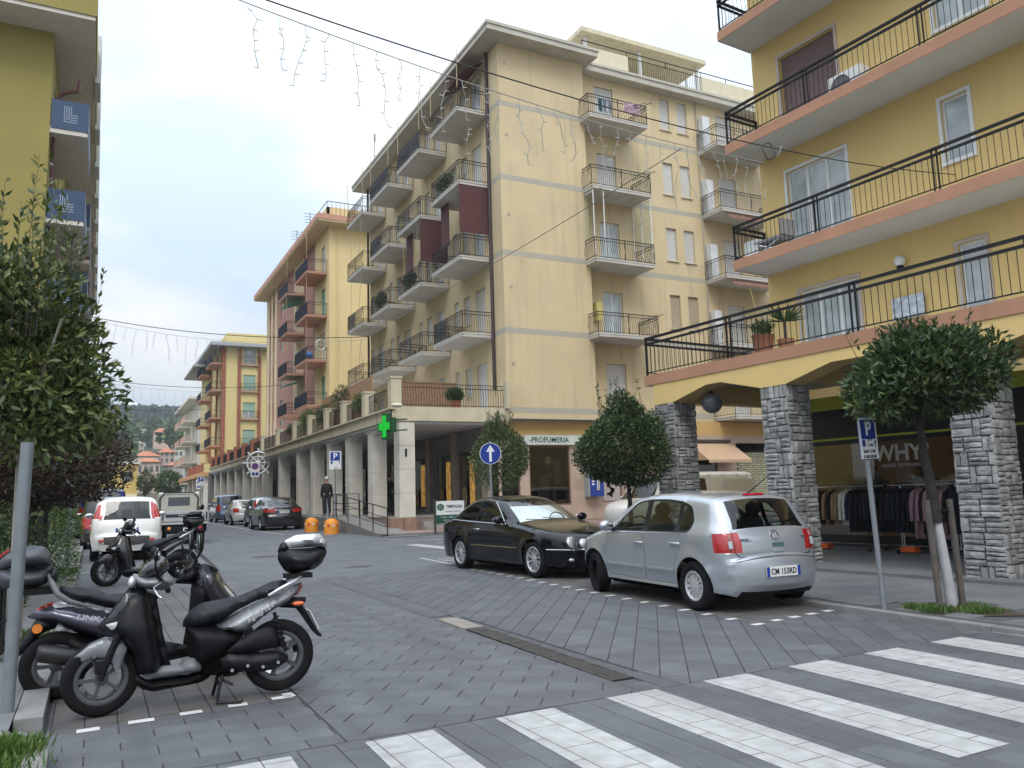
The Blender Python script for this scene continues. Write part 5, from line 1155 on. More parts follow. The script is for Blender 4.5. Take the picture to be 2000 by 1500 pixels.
def on_rear(par, at, z, y, dz=.006):
    p, n = at(z, y); up = Vector((0, 0, 1)); up = (up-n*up.dot(n)).normalized(); return face_mtx(p+n*dz, up.cross(n), up)
STL = mat('letter_steel', (.10, .11, .13), .3, metal=.7)
text('POLO', .052, STL, t, 'lettering', on_rear(t, at, .825, -.40, .004), bold=.001, sx=1.3); text('TDI', .042, STL, t, 'lettering', on_rear(t, at, .83, .46, .004), bold=.001)
o = MB().box(-.085, .085, -.022, .022, -.01, .002).build('sticker', mat('sticker_green', (.05, .11, .11), .5, var=.5, scale=40), t); o.matrix_local = on_rear(t, at, .765, .03, .003)
o = MB().box(-.075, .075, -.026, .026, -.02, .008).build('boot_handle', SILV, t, bevel=.008); o.matrix_local = on_rear(t, at, .705, .03, .004)
o = MB().box(-.15, .15, -.012, .012, -.02, .004).build('brake_light', mat('brake_red', (.45, .01, .03), .2), t); o.matrix_local = face_mtx(at(1.375*CC, 0)[0]+Vector((.004, 0, .012)), (0, 1, 0), (-.4, 0, 1))
MB().path([(3.40*CA+X0, -.02, 1.345), (3.46*CA+X0, -.02, 1.375), (3.80*CA+X0, .10, 1.62)], [.016, .008, .003], 6).build('antenna', TRIM, t)
for z_, nm_ in ((.60, 'bumper_seam'), (.648, 'tailgate_seam')):
    pts = [tuple(at(z_, y)[0]+Vector((.002, 0, 0))) for y in np.linspace(-.70 if z_ < .62 else -.52, .70 if z_ < .62 else .52, 17)]; MB().path(pts, .0045, 4).build(nm_, TRIM, t)
for sg in (-1, 1): MB().path([tuple(at(z_, sg*y_)[0]+Vector((.002, 0, 0))) for z_, y_ in ((.648, .52), (.70, .57), (.80, .575), (.90, .57), (.95, .57))], .0045, 4).build('tailgate_seam', TRIM, t)
MB().path([tuple(at(z*CC, y)[0]+Vector((.02, 0, .01))) for z, y in ((1.03, -.05), (1.06, .28), (1.10, .46))], .008, 5).build('wiper', TRIM, t)
for sg in (-1, 1):
    for a_, b_ in ((1.2, 2.1), (2.22, 2.82)):
        xs = np.linspace(a_*CA, b_*CA, 8); ys_ = [float(K['hw']([x], [.45])[0]) for x in xs]; vs = []
        for x, y in zip(xs, ys_): vs += [(x+X0, sg*(y-.004), .428), (x+X0, sg*(y+.012), .434), (x+X0, sg*(y+.012), .464), (x+X0, sg*(y-.004), .47)]
        MB().add(vs, [(4*i+j, 4*i+4+j, 4*i+5+j, 4*i+1+j) for i in range(7) for j in range(3)]+[(0, 1, 2, 3), (28, 29, 30, 31)]).build('rub_strip', SILV, t)
    for nm, z, y, w, h, m in (('indicator_lens', .88, .605, .03, .035, mat('lens_pink', (.42, .16, .16), .2, coat=1)), ('reverse_lens', .79, .615, .035, .045, CLRL)):
        o = MB().box(-w, w*.6, -h, h, -.02, .003).build(nm, m, t, bevel=.012); o.matrix_local = on_rear(t, at, z, sg*y, .002)
# ---------------------------------------------------------------- black coupe
BLKP = mat('black_paint', (.0025, .003, .005), .14, var=.03, coat=.25, spec=.3)
clk = dict(L=4.64, W=1.75, H=1.41, paint=BLKP, xf=.87, xr=3.585, rw=.318, ra=.355, sill=.21, tw=.22, rim='alloy10', rim_r=.225, rim_m=mat('bright_alloy', (.62, .63, .65), .28, metal=.7), edge=.12, tumble=.42, shoulder=.9, res=.07, k=5, crease=.5,
    top=[(.14, .18), (.04, .3), (.0, .44), (.02, .56), (.07, .63, 'nose'), (.17, .71, 'hood'), (.55, .80, 'hood'), (1.1, .875, 'hood'), (1.58, .925, 'ws', 1), (1.95, 1.12, 'ws'), (2.3, 1.29, 'ws'), (2.48, 1.355, 'roof', 1), (2.85, 1.405, 'roof'), (3.25, 1.385, 'roof'), (3.52, 1.32, 'rg', 1), (3.85, 1.14, 'rg'), (4.1, .99, 'boot', 1), (4.4, .955, 'boot'), (4.55, .92, 'tail', 1), (4.59, .80, 'tail'), (4.6, .68, 'bump', 1), (4.64, .56, 'bump'), (4.61, .32, 'low'), (4.5, .2, 'low')],
    belt=[(0, .58), (.5, .72), (1.6, .86), (2.5, .905), (3.6, .94), (4.64, .9)], bulge=dict(ws=.07, rg=.06, tail=.05, bump=.09, roof=.03, hood=.045, body=.11, nose=.09, boot=.03),
    wins=[[(1.93, .92), (2.22, 1.12), (2.52, 1.29), (2.80, 1.335), (2.95, 1.335), (2.95, .955)], [(2.985, .957), (2.985, 1.333), (3.22, 1.31), (3.5, 1.20), (3.82, .985)]],
    dlo=[[(1.80, .905), (2.15, 1.12), (2.48, 1.315), (2.8, 1.36), (3.1, 1.355), (3.32, 1.31), (3.58, 1.19), (3.9, .97)]],
    doors=[[(1.62, .30), (1.52, .6), (1.62, .875), (3.0, .925), (3.06, .65), (2.92, .30)]], handles=[(2.86, .80)], handle_m=CHR,
    side_lamps=[([(4.36, .70), (4.36, .87), (4.70, .87), (4.70, .70)], 'tail_light', REDL)], patch=dict(ws=[(0, .92, 'windscreen', glassmat('clear_screen', (.8, .84, .84), boost=.03))], rg=[(0, .88, 'rear_window', CGLD)], tail=[(.7, 1.01, 'tail_light', REDL)]), fr_extra=[.7, .92, .88], mirror=(1.86, .97), seats=[(2.2, 2), (3.0, 2)], fr=.36, fl=1.0, rr=.16, rl=.6)
t, K = car('parked_car', 'black two door coupe with alloy wheels, nose to nose with the silver hatchback', 'car', clk, (7.60, 14.05), R(175.9)); at = K['at']; X0 = K['X0']
for sg in (-1, 1):
    for y, z, ry, rz in ((.585, .61, .165, .115), (.37, .59, .12, .09)):
        p, n = at(z, sg*y, False); x = float(p.x)+.10*(y-.38)
        MM = Matrix.Translation((x+.035, sg*y, z)) @ Matrix.Rotation(sg*R(14 if y < .5 else 30), 4, 'Z') @ Matrix.Rotation(R(14), 4, 'Y'); o = MB().ell((0, 0, 0), (.05, ry*1.06, rz*1.06), 16, 10).xf(MM).build('headlight', mat('lamp_rim', (.03, .03, .035), .2, coat=1), t, smooth=60)
        MB().ell((-.014, 0, 0), (.055, ry*1.0, rz*.98), 16, 10).xf(MM).build('lens', CLRL, o, smooth=60); MB().ell((-.062, 0, 0), (.014, ry*.5, rz*.55), 12, 8).xf(MM).build('bulb_glass', mat('lamp_core', (.35, .37, .40), .08, metal=.6), o, smooth=60)
    p, n = at(.30, sg*.55, False); MB().ell((p.x+.06, sg*.58, .33), (.03, .06, .028), 12, 8).build('fog_light', CLRL, t, smooth=60)
    pts = [(x+X0, sg*(float(K['hw']([x], [z])[0])+.004), z) for x, z in ((1.80, .905), (2.15, 1.12), (2.48, 1.318), (2.8, 1.362), (3.1, 1.357), (3.32, 1.312), (3.58, 1.192), (3.9, .972), (3.2, .948), (2.5, .928), (1.80, .905))]; MB().path(pts, .010, 5).build('chrome_surround', CHR, t)
    pts = [(x+X0, sg*(float(K['hw']([x], [.5])[0])+.006), .5+.0*x) for x in np.linspace(1.35, 3.1, 12)]; MB().path(pts, .009, 5).build('side_moulding', CHR, t)
    pts = [tuple(at(.50, sg*y, False)[0]+Vector((-.008, 0, 0))) for y in (.28, .45, .6)]+[(x+X0, sg*(float(K['hw']([x], [.5])[0])+.006), .5) for x in (.28, .4, .5)]; MB().path(pts, .011, 5).build('bumper_moulding', CHR, t)
gb = MB()
for k in range(4):
    z = .52+k*.045; w = .24+.02*k; pts = [tuple(at(z, y, False)[0]+Vector((-.012, 0, 0))) for y in np.linspace(-w, w, 7)]; MB().path(pts, .011, 5).build('grille_bar', CHR, t)
pts = [tuple(at(z, s*(.2+.04*(z-.5)/.15), False)[0]+Vector((-.004, 0, 0))) for z in (.5,) for s in (-1,)]
gp = [at(z, y, False)[0]+Vector((-.004, 0, 0)) for z, w in ((.495, .22), (.585, .27), (.675, .30)) for y in np.linspace(-w, w, 7)]
MB().add([tuple(p) for p in gp], [(j*7+i, j*7+i+1, (j+1)*7+i+1, (j+1)*7+i) for j in range(2) for i in range(6)]).build('grille', TRIM, t)
MB().path([(.40+X0, 0, .80), (.40+X0, 0, .86)], .006, 5).path([(.40+X0, .03*math.cos(q), .885+.03*math.sin(q)) for q in np.linspace(0, 2*PI, 14)[:-1]], .004, 4, closed=True).build('hood_badge', CHR, t)
MB().add([(1.80+X0, -.62, .93), (1.80+X0, .62, .93), (2.34+X0, .52, 1.22), (2.34+X0, -.52, 1.22), (2.0+X0, -.66, 1.03), (2.0+X0, .66, 1.03)], [(0, 1, 5, 4), (4, 5, 2, 3)]).build('windscreen_sheet', mat('sheet_white', (.82, .84, .85), .5), t)  # plain white sheet just behind the windscreen
MB().path([(1.55+X0, -.5, .955), (1.62+X0, -.1, .985), (1.66+X0, .1, 1.01)], .009, 5).path([(1.55+X0, .15, .97), (1.63+X0, .5, .99)], .009, 5).build('wiper', TRIM, t)
K['plate'](.36, '', False)
# ---------------------------------------------------------------- white small hatchback on the left
WHP = paint('white_paint', (.70, .69, .66), .0, .3)
panda = dict(L=3.65, W=1.64, H=1.55, paint=WHP, xf=.72, xr=3.02, rw=.295, ra=.35, sill=.25, tw=.185, rim='cap', rim_r=.18, edge=.13, tumble=.20, shoulder=.5, res=.09, k=4,
    top=[(.05, .22), (.0, .5), (.1, .75), (.4, .92, 'hood'), (.85, 1.0, 'ws', 1), (1.2, 1.25, 'ws'), (1.5, 1.46, 'roof', 1), (2.1, 1.54, 'roof'), (2.8, 1.55, 'roof'), (3.22, 1.50, 'spoil', 1), (3.30, 1.44, 'rg'), (3.43, 1.2, 'rg'), (3.50, 1.0, 'gate', 1), (3.56, .82, 'gate'), (3.58, .66, 'bump', 1), (3.64, .58, 'rub'), (3.65, .44, 'rub'), (3.63, .42, 'low'), (3.58, .25, 'low')],
    belt=[(0, .75), (.8, .95), (2, .98), (3.65, 1.02)], bulge=dict(ws=.07, rg=.025, gate=.05, bump=.09, rub=.09, low=.09, roof=.04, hood=.04, body=.08, spoil=.06), wins=[[(1.15, 1.02), (1.55, 1.38), (2.0, 1.42), (2.0, 1.02)], [(2.1, 1.02), (2.1, 1.42), (2.7, 1.42), (2.75, 1.02)], [(2.85, 1.05), (2.85, 1.40), (3.08, 1.36), (3.12, 1.08)]],
    dlo=[[(1.05, 1.0), (1.5, 1.42), (2.0, 1.455), (2.8, 1.455), (3.14, 1.40), (3.17, 1.04)]], doors=[[(1.05, .3), (1.0, .95), (2.03, .98), (2.03, .28)], [(2.04, .28), (2.04, .98), (2.85, 1.0), (2.72, .5), (2.6, .28)]],
    side_lamps=[([(3.34, 1.04), (3.30, 1.40), (3.6, 1.40), (3.6, 1.04)], 'tail_light', REDL)], patch=dict(ws=[(0, .92, 'windscreen', CGL)], rg=[(0, .84, 'rear_window', CGL), (.90, 1.01, 'tail_light', REDL)], rub=[(0, .95, 'bumper_strip', mat('grey_plastic', (.06, .06, .062), .6))]), fr_extra=[.95, .92, .84], mirror=(1.15, 1.08), seats=[(1.6, 2), (2.5, 3)])
t, K = car('parked_car', 'white small hatchback with tall red tail lights behind the black scooter', 'car', panda, (.80, 24.45), R(1)); K['plate'](.74, 'EV 483KL')
for sg in (-1, 1):
    o = MB().box(-.09, .09, -.03, .03, -.01, .006).build('bumper_reflector', REDL, t, bevel=.01); o.matrix_local = on_rear(t, K['at'], .50, sg*.55)
# ---------------------------------------------------------------- dark saloon, right kerb
DKBR = paint('dark_brown_paint', (.022, .017, .019), .4, .2)
tipo = dict(L=4.53, W=1.79, H=1.5, paint=DKBR, xf=.9, xr=3.54, rw=.315, ra=.36, sill=.22, tw=.2, rim='alloy5', rim_r=.215, edge=.13, tumble=.33, shoulder=.7, res=.1, k=4,
    top=[(.05, .2), (.0, .5), (.1, .72), (.5, .88, 'hood'), (1.2, .98, 'ws', 1), (1.6, 1.2, 'ws'), (2.0, 1.42, 'roof', 1), (2.6, 1.49, 'roof'), (3.1, 1.47, 'roof'), (3.45, 1.38, 'rg', 1), (3.8, 1.2, 'rg'), (4.1, 1.08, 'boot', 1), (4.42, 1.06, 'lip', 1), (4.46, .98, 'tail'), (4.47, .82, 'gate', 1), (4.48, .70, 'bump'), (4.53, .6, 'bump'), (4.5, .3, 'low'), (4.42, .2, 'low')],
    belt=[(0, .7), (1.2, .93), (2.5, .97), (4.53, 1.0)], bulge=dict(ws=.07, rg=.06, tail=.07, gate=.07, bump=.09, lip=.07, boot=.03, roof=.03, hood=.04, body=.08), wins=[[(1.5, .99), (2.0, 1.33), (2.4, 1.37), (2.4, .99)], [(2.47, .99), (2.47, 1.375), (3.0, 1.36), (3.3, 1.26), (3.5, 1.03)]],
    dlo=[[(1.42, .97), (1.98, 1.36), (2.5, 1.41), (3.05, 1.39), (3.4, 1.27), (3.6, 1.01)]], doors=[[(1.3, .28), (1.25, .93), (2.42, .965), (2.42, .28)], [(2.43, .28), (2.43, .965), (3.45, .98), (3.3, .6), (3.1, .28)]],
    side_lamps=[([(4.2, .84), (4.2, .97), (4.6, .97), (4.6, .84)], 'tail_light', REDL)], patch=dict(ws=[(0, .92, 'windscreen', CGL)], rg=[(0, .88, 'rear_window', CGL)], tail=[(.55, 1.01, 'tail_light', REDL)]), fr_extra=[.55, .88, .92], mirror=(1.5, 1.02), seats=[(2.0, 2), (2.9, 3)])
t, K = car('parked_car', 'dark brown saloon parked just before the orange bollards', 'car', tipo, (7.78, 40.2), R(0)); K['plate'](.83, 'FK 421ZN')
p_ = [tuple(K['at'](.915, y)[0]+Vector((.01, 0, 0))) for y in np.linspace(-.42, .42, 7)]; MB().path(p_, .012, 5).build('chrome_strip', CHR, t)
# ---------------------------------------------------------------- the other cars, smaller in view
city = scaled(panda, 3.4, 1.65, 1.54, paint=paint('pale_silver_paint', (.42, .45, .47), .7, .3)); t, K = car('parked_car', 'pale silver city car parked between the brown saloon and the white rounded car', 'car', city, (8.2, 45.4), R(0)); K['plate'](.74, '')
f500 = scaled(polo, 3.57, 1.63, 1.49, paint=paint('pearl_white_paint', (.62, .62, .60), 0, .3), steer=0, crease=.46, edge=.2, rr=.24, rl=.7)
t, K = car('parked_car', 'white rounded small car with dark rear window, between silver car and blue van', 'car', f500, (8.05, 51.8), R(0)); K['plate'](.70, 'EX 105PT')
MVAN = dict(L=4.2, W=1.8, H=1.84, paint=paint('steel_blue_paint', (.13, .19, .29), .6, .3), xf=.85, xr=3.5, rw=.31, ra=.36, sill=.25, edge=.12, tumble=.10, shoulder=.4, res=.12, k=3,
    top=[(.05, .22), (.0, .55), (.1, .85), (.5, 1.05, 'hood'), (.9, 1.12, 'ws', 1), (1.3, 1.5, 'ws'), (1.6, 1.75, 'roof', 1), (2.4, 1.84, 'roof'), (3.7, 1.83, 'roof'), (4.02, 1.75, 'rg', 1), (4.10, 1.4, 'rg'), (4.14, 1.15, 'gate', 1), (4.17, .7, 'bump'), (4.2, .55, 'bump'), (4.12, .25, 'low')],
    belt=[(0, .85), (.9, 1.05), (4.2, 1.1)], bulge=dict(ws=.07, rg=.05, gate=.05, bump=.07, roof=.03, hood=.04, body=.06), wins=[[(1.25, 1.12), (1.65, 1.65), (2.1, 1.68), (2.1, 1.12)], [(2.2, 1.12), (2.2, 1.68), (3.0, 1.68), (3.0, 1.14)], [(3.1, 1.14), (3.1, 1.68), (3.75, 1.66), (3.8, 1.16)]], dlo=[], doors=[[(1.15, .35), (1.15, 1.05), (2.15, 1.08), (2.15, .3)], [(2.17, .3), (2.17, 1.08), (3.05, 1.1), (2.95, .6), (2.9, .3)]],
    side_lamps=[([(3.92, .75), (3.95, 1.2), (4.3, 1.2), (4.3, .75)], 'tail_light', REDL)], patch=dict(ws=[(0, .92, 'windscreen', CGL)], rg=[(0, .85, 'rear_window', CGLD)], gate=[(.9, 1.01, 'tail_light', REDL)]), fr_extra=[.85, .92], mirror=(1.25, 1.2), glass=CGLD)
t, K = car('parked_van', 'steel blue compact van parked beyond the white rounded car', 'van', MVAN, (8.35, 60.6), R(0)); K['plate'](.85, '')
dv = dict(MVAN); dv.update(paint=paint('night_van_paint', (.02, .025, .035), .3, .25)); car('parked_van', 'dark van behind the leafy street planter far down the road', 'van', dv, (5.9, 77), R(0))
wc = scaled(MVAN, 4.1, 1.8, 1.75, paint=WHP); car('parked_car', 'white car facing the camera behind the leafy street planter', 'car', wc, (6.6, 70), R(180))
suv = scaled(MVAN, 4.3, 1.78, 1.6, paint=paint('black_suv_paint', (.012, .012, .015), .2, .25)); car('parked_car', 'black car parked in front of the white hatchback on the left', 'car', suv, (.55, 31.0), R(0))
car('parked_van', 'bright blue van farther along the left kerb', 'van', scaled(MVAN, 4.8, 1.85, 2.0, paint=paint('royal_blue_paint', (.02, .04, .22), .2, .3)), (.3, 38.5), R(0))
car('parked_car', 'white estate car far along the left kerb beyond the blue van', 'car', scaled(polo, 4.2, 1.7, 1.5, paint=WHP, steer=0), (.9, 46), R(0))
car('parked_car', 'grey car parked far down the left kerb', 'car', scaled(polo, 4.1, 1.7, 1.48, paint=paint('mid_grey_paint', (.12, .12, .13), .5, .3), steer=0), (1.2, 54), R(0))
car('parked_car', 'small white car with its nose beside the corner shop kerb', 'car', scaled(MVAN, 3.9, 1.66, 1.62, paint=WHP), (18.9, 24.9), R(270))
bv = dict(MVAN); bv.update(L=4.5, W=1.84, H=1.93, paint=paint('beige_paint', (.50, .47, .38), 0, .4), xf=.9, xr=3.4, edge=.10, tumble=.16, rr=.1, fr=.2, fl=.4,
    top=[(.1, .25), (.0, .6), (.05, .95), (.12, 1.1, 'ws', 1), (.45, 1.75, 'roof', 1), (1.0, 1.9, 'roof'), (2.4, 1.93, 'roof'), (4.1, 1.91, 'roof'), (4.32, 1.84, 'rg', 1), (4.44, 1.2, 'gate', 1), (4.5, .6, 'bump'), (4.42, .3, 'low')], wins=[[(1.15, 1.15), (1.15, 1.70), (2.2, 1.72), (2.2, 1.15)]], dlo=[], doors=[[(.42, .4), (.42, 1.1), (1.05, 1.1), (1.05, .4)], [(1.1, .4), (1.1, 1.76), (2.35, 1.76), (2.35, .4)]], handles=[(1.3, 1.0), (1.65, 1.0)], mirror=(.5, 1.25), side_lamps=[])
t, K = car('parked_van', 'beige panel van parked across the side street behind the silver hatchback', 'van', bv, (18.25, 21.9), R(270))
MB().box(2.95+K['X0'], 4.3+K['X0'], -.90, -.885, 1.08, 1.66).build('side_panel', bv['paint'], t)
# ---------------------------------------------------------------- small flatbed pickup
PK = paint('pickup_beige', (.44, .43, .37), 0, .4); t = thing('parked_pickup', 'small flatbed pickup with lettered tailgate, beside the white hatchback', 'pickup', (2.72, 30.8, gz(30.8)), 0)
MB().prism([(.55, .5), (1.75, .5), (1.78, .95), (1.45, 1.3), (1.15, 1.74), (.62, 1.76), (.55, 1.7)], -.68, .68, 'x').build('cab', PK, t, bevel=.05, smooth=40)
o = MB().box(-.36, .36, .535, .548, 1.28, 1.58).build('rear_window', mat('cab_glass', (.06, .075, .08), .05, spec=.8), t, bevel=.03); MB().path([(-.62, .52, .95), (-.64, .52, 1.55), (-.5, .52, 1.74), (.5, .52, 1.74), (.64, .52, 1.55), (.62, .52, .95)], .025, 6).build('cab_frame', TRIM, t)
MB().box(-.72, .72, -1.65, .5, .68, .74).build('bed_floor', mat('bed_grey', (.3, .3, .3), .6), t); GALV = mat('galvanised', (.45, .46, .46), .45, metal=.3, var=.1)
for s in (-1, 1): MB().box(s*.72-.02, s*.72+.02, -1.6, .5, .741, 1.08).build('side_board', GALV, t)
g = MB().box(-.74, .74, -1.69, -1.652, .66, 1.10).build('tailgate', GALV, t, bevel=.008)
MB().box(-.6, .6, -1.703, -1.691, .90, 1.0).build('tailgate_band', mat('navy_band', (.012, .014, .035), .5), g); text('PIAGGIO', .085, mat('band_letter', (.5, .5, .5), .5), g, 'lettering', face_mtx((.05, -1.705, .95), (1, 0, 0), (0, 0, 1)), bold=.001, sx=1.5)
MB().box(-.74, .74, -1.70, -1.691, .75, .765).box(-.70, -.66, -1.71, -1.691, .8, 1.05).box(.66, .70, -1.71, -1.691, .8, 1.05).build('tailgate_fittings', TRIM, g)
MB().box(-.70, .70, -1.55, 1.5, .42, .66).box(-.66, .66, -1.6, -1.55, .36, .60).build('chassis', UNDER, t); b = MB().box(-.6, .6, -1.69, -1.63, .42, .62).build('lamp_bar', TRIM, t)
for s in (-1, 1):
    MB().ell((s*.48, -1.70, .53), (.06, .025, .06), 10, 6).build('indicator', ORL if s < 0 else REDL, t, smooth=60)
    for y in (-1.0, 1.15):
        tm, rm, wm = wheel_meshes((.27, .16, .17, 'cap'), .27, .16, .17, 'cap', ALLOY); w = link('wheel', tm, t); w.matrix_local = Matrix.Translation((s*.60, y, .27)) @ Matrix.Rotation(-s*PI/2, 4, 'Z'); link('rim', rm, w); link('brake_disc', wm, w)
    MB().path([(s*.66, 1.35, 1.15), (s*.82, 1.38, 1.2)], .015, 5).ell((s*.88, 1.38, 1.2), (.07, .04, .11), 8, 6).build('wing_mirror', TRIM, t)
MB().box(-.05, .3, -1.705, -1.69, .44, .55).build('number_plate', PLATE, t)
# ================================================================ scooters
def inflate(poly, hw, r_, res=.03, y0=0., rnd=.02, flat=0.):
    """closed pillow-shaped solid over a side outline (x, z); hw = half width or f(x, z); r_ = edge rounding"""
    P = dens(rounded(poly, rnd, 3) if rnd else poly, res); xs = [p[0] for p in P]; zs = [p[1] for p in P]
    gx, gz_ = np.meshgrid(np.arange(min(xs), max(xs), res), np.arange(min(zs), max(zs), res)); gx = gx.ravel()+.0031; gz_ = gz_.ravel()+.0017
    ok = inpoly(gx, gz_, P) & (segdist(gx, gz_, P, True) > res*.35); V, F = cdt([P], list(zip(gx[ok], gz_[ok])), 1e-5)
    F = [(f[0], f[i], f[i+1]) for f in F for i in range(1, len(f)-1)]; Fa = np.array(F); F = Fa[inpoly(V[Fa, 0].mean(1), V[Fa, 1].mean(1), P)]
    d = segdist(V[:, 0], V[:, 1], P, True); u = np.clip(1-d/r_, 0, 1); h = np.array([hw(x, z) for x, z in V]) if callable(hw) else np.full(len(V), hw); Y = h*(flat+(1-flat)*np.sqrt(np.clip(1-u*u, 0, 1))); n = len(V)
    bd = d < 1e-4; E_ = np.concatenate([F[:, [0, 1]], F[:, [1, 2]], F[:, [2, 0]]]); E_ = np.concatenate([E_, E_[:, ::-1]])
    for _ in range(5):
        sm = np.zeros(n); ct = np.zeros(n); np.add.at(sm, E_[:, 0], Y[E_[:, 1]]); np.add.at(ct, E_[:, 0], 1); Y = np.where(bd, Y, .4*Y+.6*sm/np.maximum(ct, 1))
    vs = [(x, y0+y, z) for (x, z), y in zip(V, Y)]+[(x, y0-y, z) for (x, z), y in zip(V, Y)]; fs = [tuple(f) for f in F]+[tuple(n+i for i in f[::-1]) for f in F]
    if flat:
        e = {}
        for f in F:
            for a, c in ((f[0], f[1]), (f[1], f[2]), (f[2], f[0])): e[(a, c)] = e.get((a, c), 0)+1
        fs += [(c, a, a+n, c+n) for (a, c) in e if (c, a) not in e]
    return MB().add(vs, fs)
def scooter1(name, label, pos, rz, pal, tilt=0.):
    """front at -x, seen from its left side (-y); on its centre stand"""
    t = thing(name, label, 'scooter', pos, rz, None); t.rotation_euler.x = tilt
    main, dark, silver, seatm = pal['main'], pal['dark'], pal['silver'], pal['seat']
    P = lambda nm, b, m, par=t, **k: b.build(nm, m, par, smooth=k.pop('smooth', 70), weld=True, **k)
    # wheels
    for nm, cx, cz, r_, tw, st in (('front', -.565, .255, .25, .10, R(10)), ('rear', .655, .285, .262, .125, 0)):
        tm, rm, wm = wheel_meshes(('m', nm), r_, tw, r_*.70, 'moto', mat('dark_alloy', (.10, .102, .105), .4, metal=.5)); w = link('wheel', tm, t); w.matrix_local = Matrix.Translation((cx, 0, cz)) @ Matrix.Rotation(st, 4, 'Z') @ Matrix.Rotation(PI, 4, 'Z'); link('rim', rm, w)
        MB().lathe([(.035, .03), (.11, .03), (.11, .035), (.035, .035)], 24, axis='y').build('brake_disc', mat('disc_steel', (.3, .3, .31), .35, metal=.8), w)
    for s in (-1, 1): P('fork', MB().path([(-.565, s*.075, .255), (-.50, s*.08, .45), (-.43, s*.07, .62)], [.022, .026, .026], 8), TRIM)
    P('caliper', MB().box(-.60, -.53, -.10, -.06, .30, .40), TRIM, bevel=.012)
    P('front_fender', inflate([(-.76, .37), (-.73, .43), (-.65, .49), (-.55, .53), (-.45, .51), (-.40, .45), (-.42, .38), (-.46, .27), (-.49, .36), (-.55, .40), (-.62, .41), (-.70, .385)], .085, .03, .022, flat=.8), silver)
    # apron, cowl, legshield
    apr = P('front_apron', inflate([(-.40, .87), (-.48, .76), (-.54, .68), (-.60, .61), (-.57, .575), (-.46, .54), (-.38, .42), (-.33, .25), (-.22, .24), (-.16, .30), (-.19, .45), (-.22, .62), (-.25, .80), (-.31, .87)], lambda x, z: .07+.13*max(0, min(1, (.95-z)/.35))*max(.35, min(1, (x+.66)/.25)), .045, .02), main)
    P('apron_side', inflate([(-.42, .84), (-.50, .72), (-.58, .62), (-.45, .60), (-.36, .72), (-.33, .83)], .06, .05, .025, y0=-.085), mat('apron_gloss', (.018, .02, .025), .3, coat=.3) if main is not silver else silver)
    for s in (-1, 1): P('indicator', inflate([(-.545, .64), (-.505, .60), (-.43, .625), (-.46, .655)], .03, .03, .015, y0=s*.15, rnd=.008), CLRL)
    P('legshield', inflate([(-.30, .84), (-.24, .60), (-.20, .40), (-.17, .28), (-.10, .26), (-.16, .5), (-.22, .80)], .21, .05, .03), dark)
    P('cowl', inflate([(-.38, .97), (-.385, .89), (-.33, .85), (-.17, .83), (-.09, .88), (-.14, .935), (-.20, .95), (-.29, .94)], .13, .07, .02), silver)
    P('visor', inflate([(-.37, .90), (-.35, .95), (-.30, 1.05), (-.215, 1.09), (-.15, 1.06), (-.13, .99), (-.18, .94), (-.28, .915)], .125, .09, .02), mat('smoked_visor', (.012, .013, .016), .18, coat=1))
    P('headlight', MB().ell((-.385, 0, .905), (.03, .09, .045), 12, 8), CLRL)
    hb = P('handlebar', MB().path([(-.16, -.36, .86), (-.18, -.2, .91), (-.22, 0, .93), (-.18, .2, .91), (-.16, .36, .86)], .014, 8), TRIM)
    for s in (-1, 1):
        P('grip', MB().path([(-.158, s*.36, .86), (-.168, s*.24, .895)], .019, 8), RUB, hb); P('lever', MB().path([(-.20, s*.2, .90), (-.25, s*.26, .875), (-.22, s*.37, .83), (-.20, s*.385, .815)], .007, 6), CHR, hb)
        P('mirror_stalk', MB().path([(-.20, s*.2, .92), (-.24, s*.26, 1.02), (-.24, s*.28, 1.08)], .008, 6), TRIM, hb)
        P('mirror', MB().ell((0, 0, 0), (.022, .065, .04), 14, 10).xf(Matrix.Translation((-.235, s*.30, 1.10)) @ Matrix.Rotation(s*.15, 4, 'Z')), TRIM, hb); P('mirror_glass', MB().ell((0, 0, 0), (.006, .057, .034), 14, 8).xf(Matrix.Translation((-.216, s*.30, 1.10)) @ Matrix.Rotation(s*.15, 4, 'Z')), mat('mirror_glass', (.5, .52, .55), .05, metal=1), hb)
    # floor, belly, under seat
    P('floorboard', inflate([(-.30, .255), (-.16, .30), (-.05, .285), (.0, .33), (.05, .34), (.10, .28), (.10, .24), (-.11, .225), (-.28, .225)], .17, .03, .025, flat=.4), mat('foot_grey', (.14, .15, .16), .5))
    P('belly', inflate([(-.35, .27), (-.28, .225), (.0, .215), (.12, .24), (.17, .18), (.10, .145), (-.11, .13), (-.22, .12), (-.30, .15), (-.36, .21)], .15, .05, .025), dark)
    P('underseat', inflate([(-.02, .60), (.0, .56), (.17, .56), (.41, .50), (.38, .41), (.26, .33), (.12, .28), (.05, .27), (.01, .34), (.0, .45)], .155, .035, .025), dark)
    P('seat', inflate([(-.04, .56), (-.03, .61), (.02, .68), (.10, .72), (.22, .735), (.36, .75), (.48, .79), (.60, .84), (.69, .85), (.73, .82), (.70, .77), (.60, .73), (.48, .70), (.35, .645), (.27, .59), (.17, .55), (.05, .53)], lambda x, z: .125+.02*math.sin(max(0, x)*4), .09, .025), seatm)
    tail = P('tail_panel', inflate([(.15, .52), (.35, .635), (.55, .715), (.66, .745), (.76, .80), (.84, .82), (.80, .74), (.72, .67), (.63, .63), (.55, .585), (.48, .53), (.39, .475), (.27, .50)], lambda x, z: .165-.10*max(0, x-.3), .028, .016), silver)
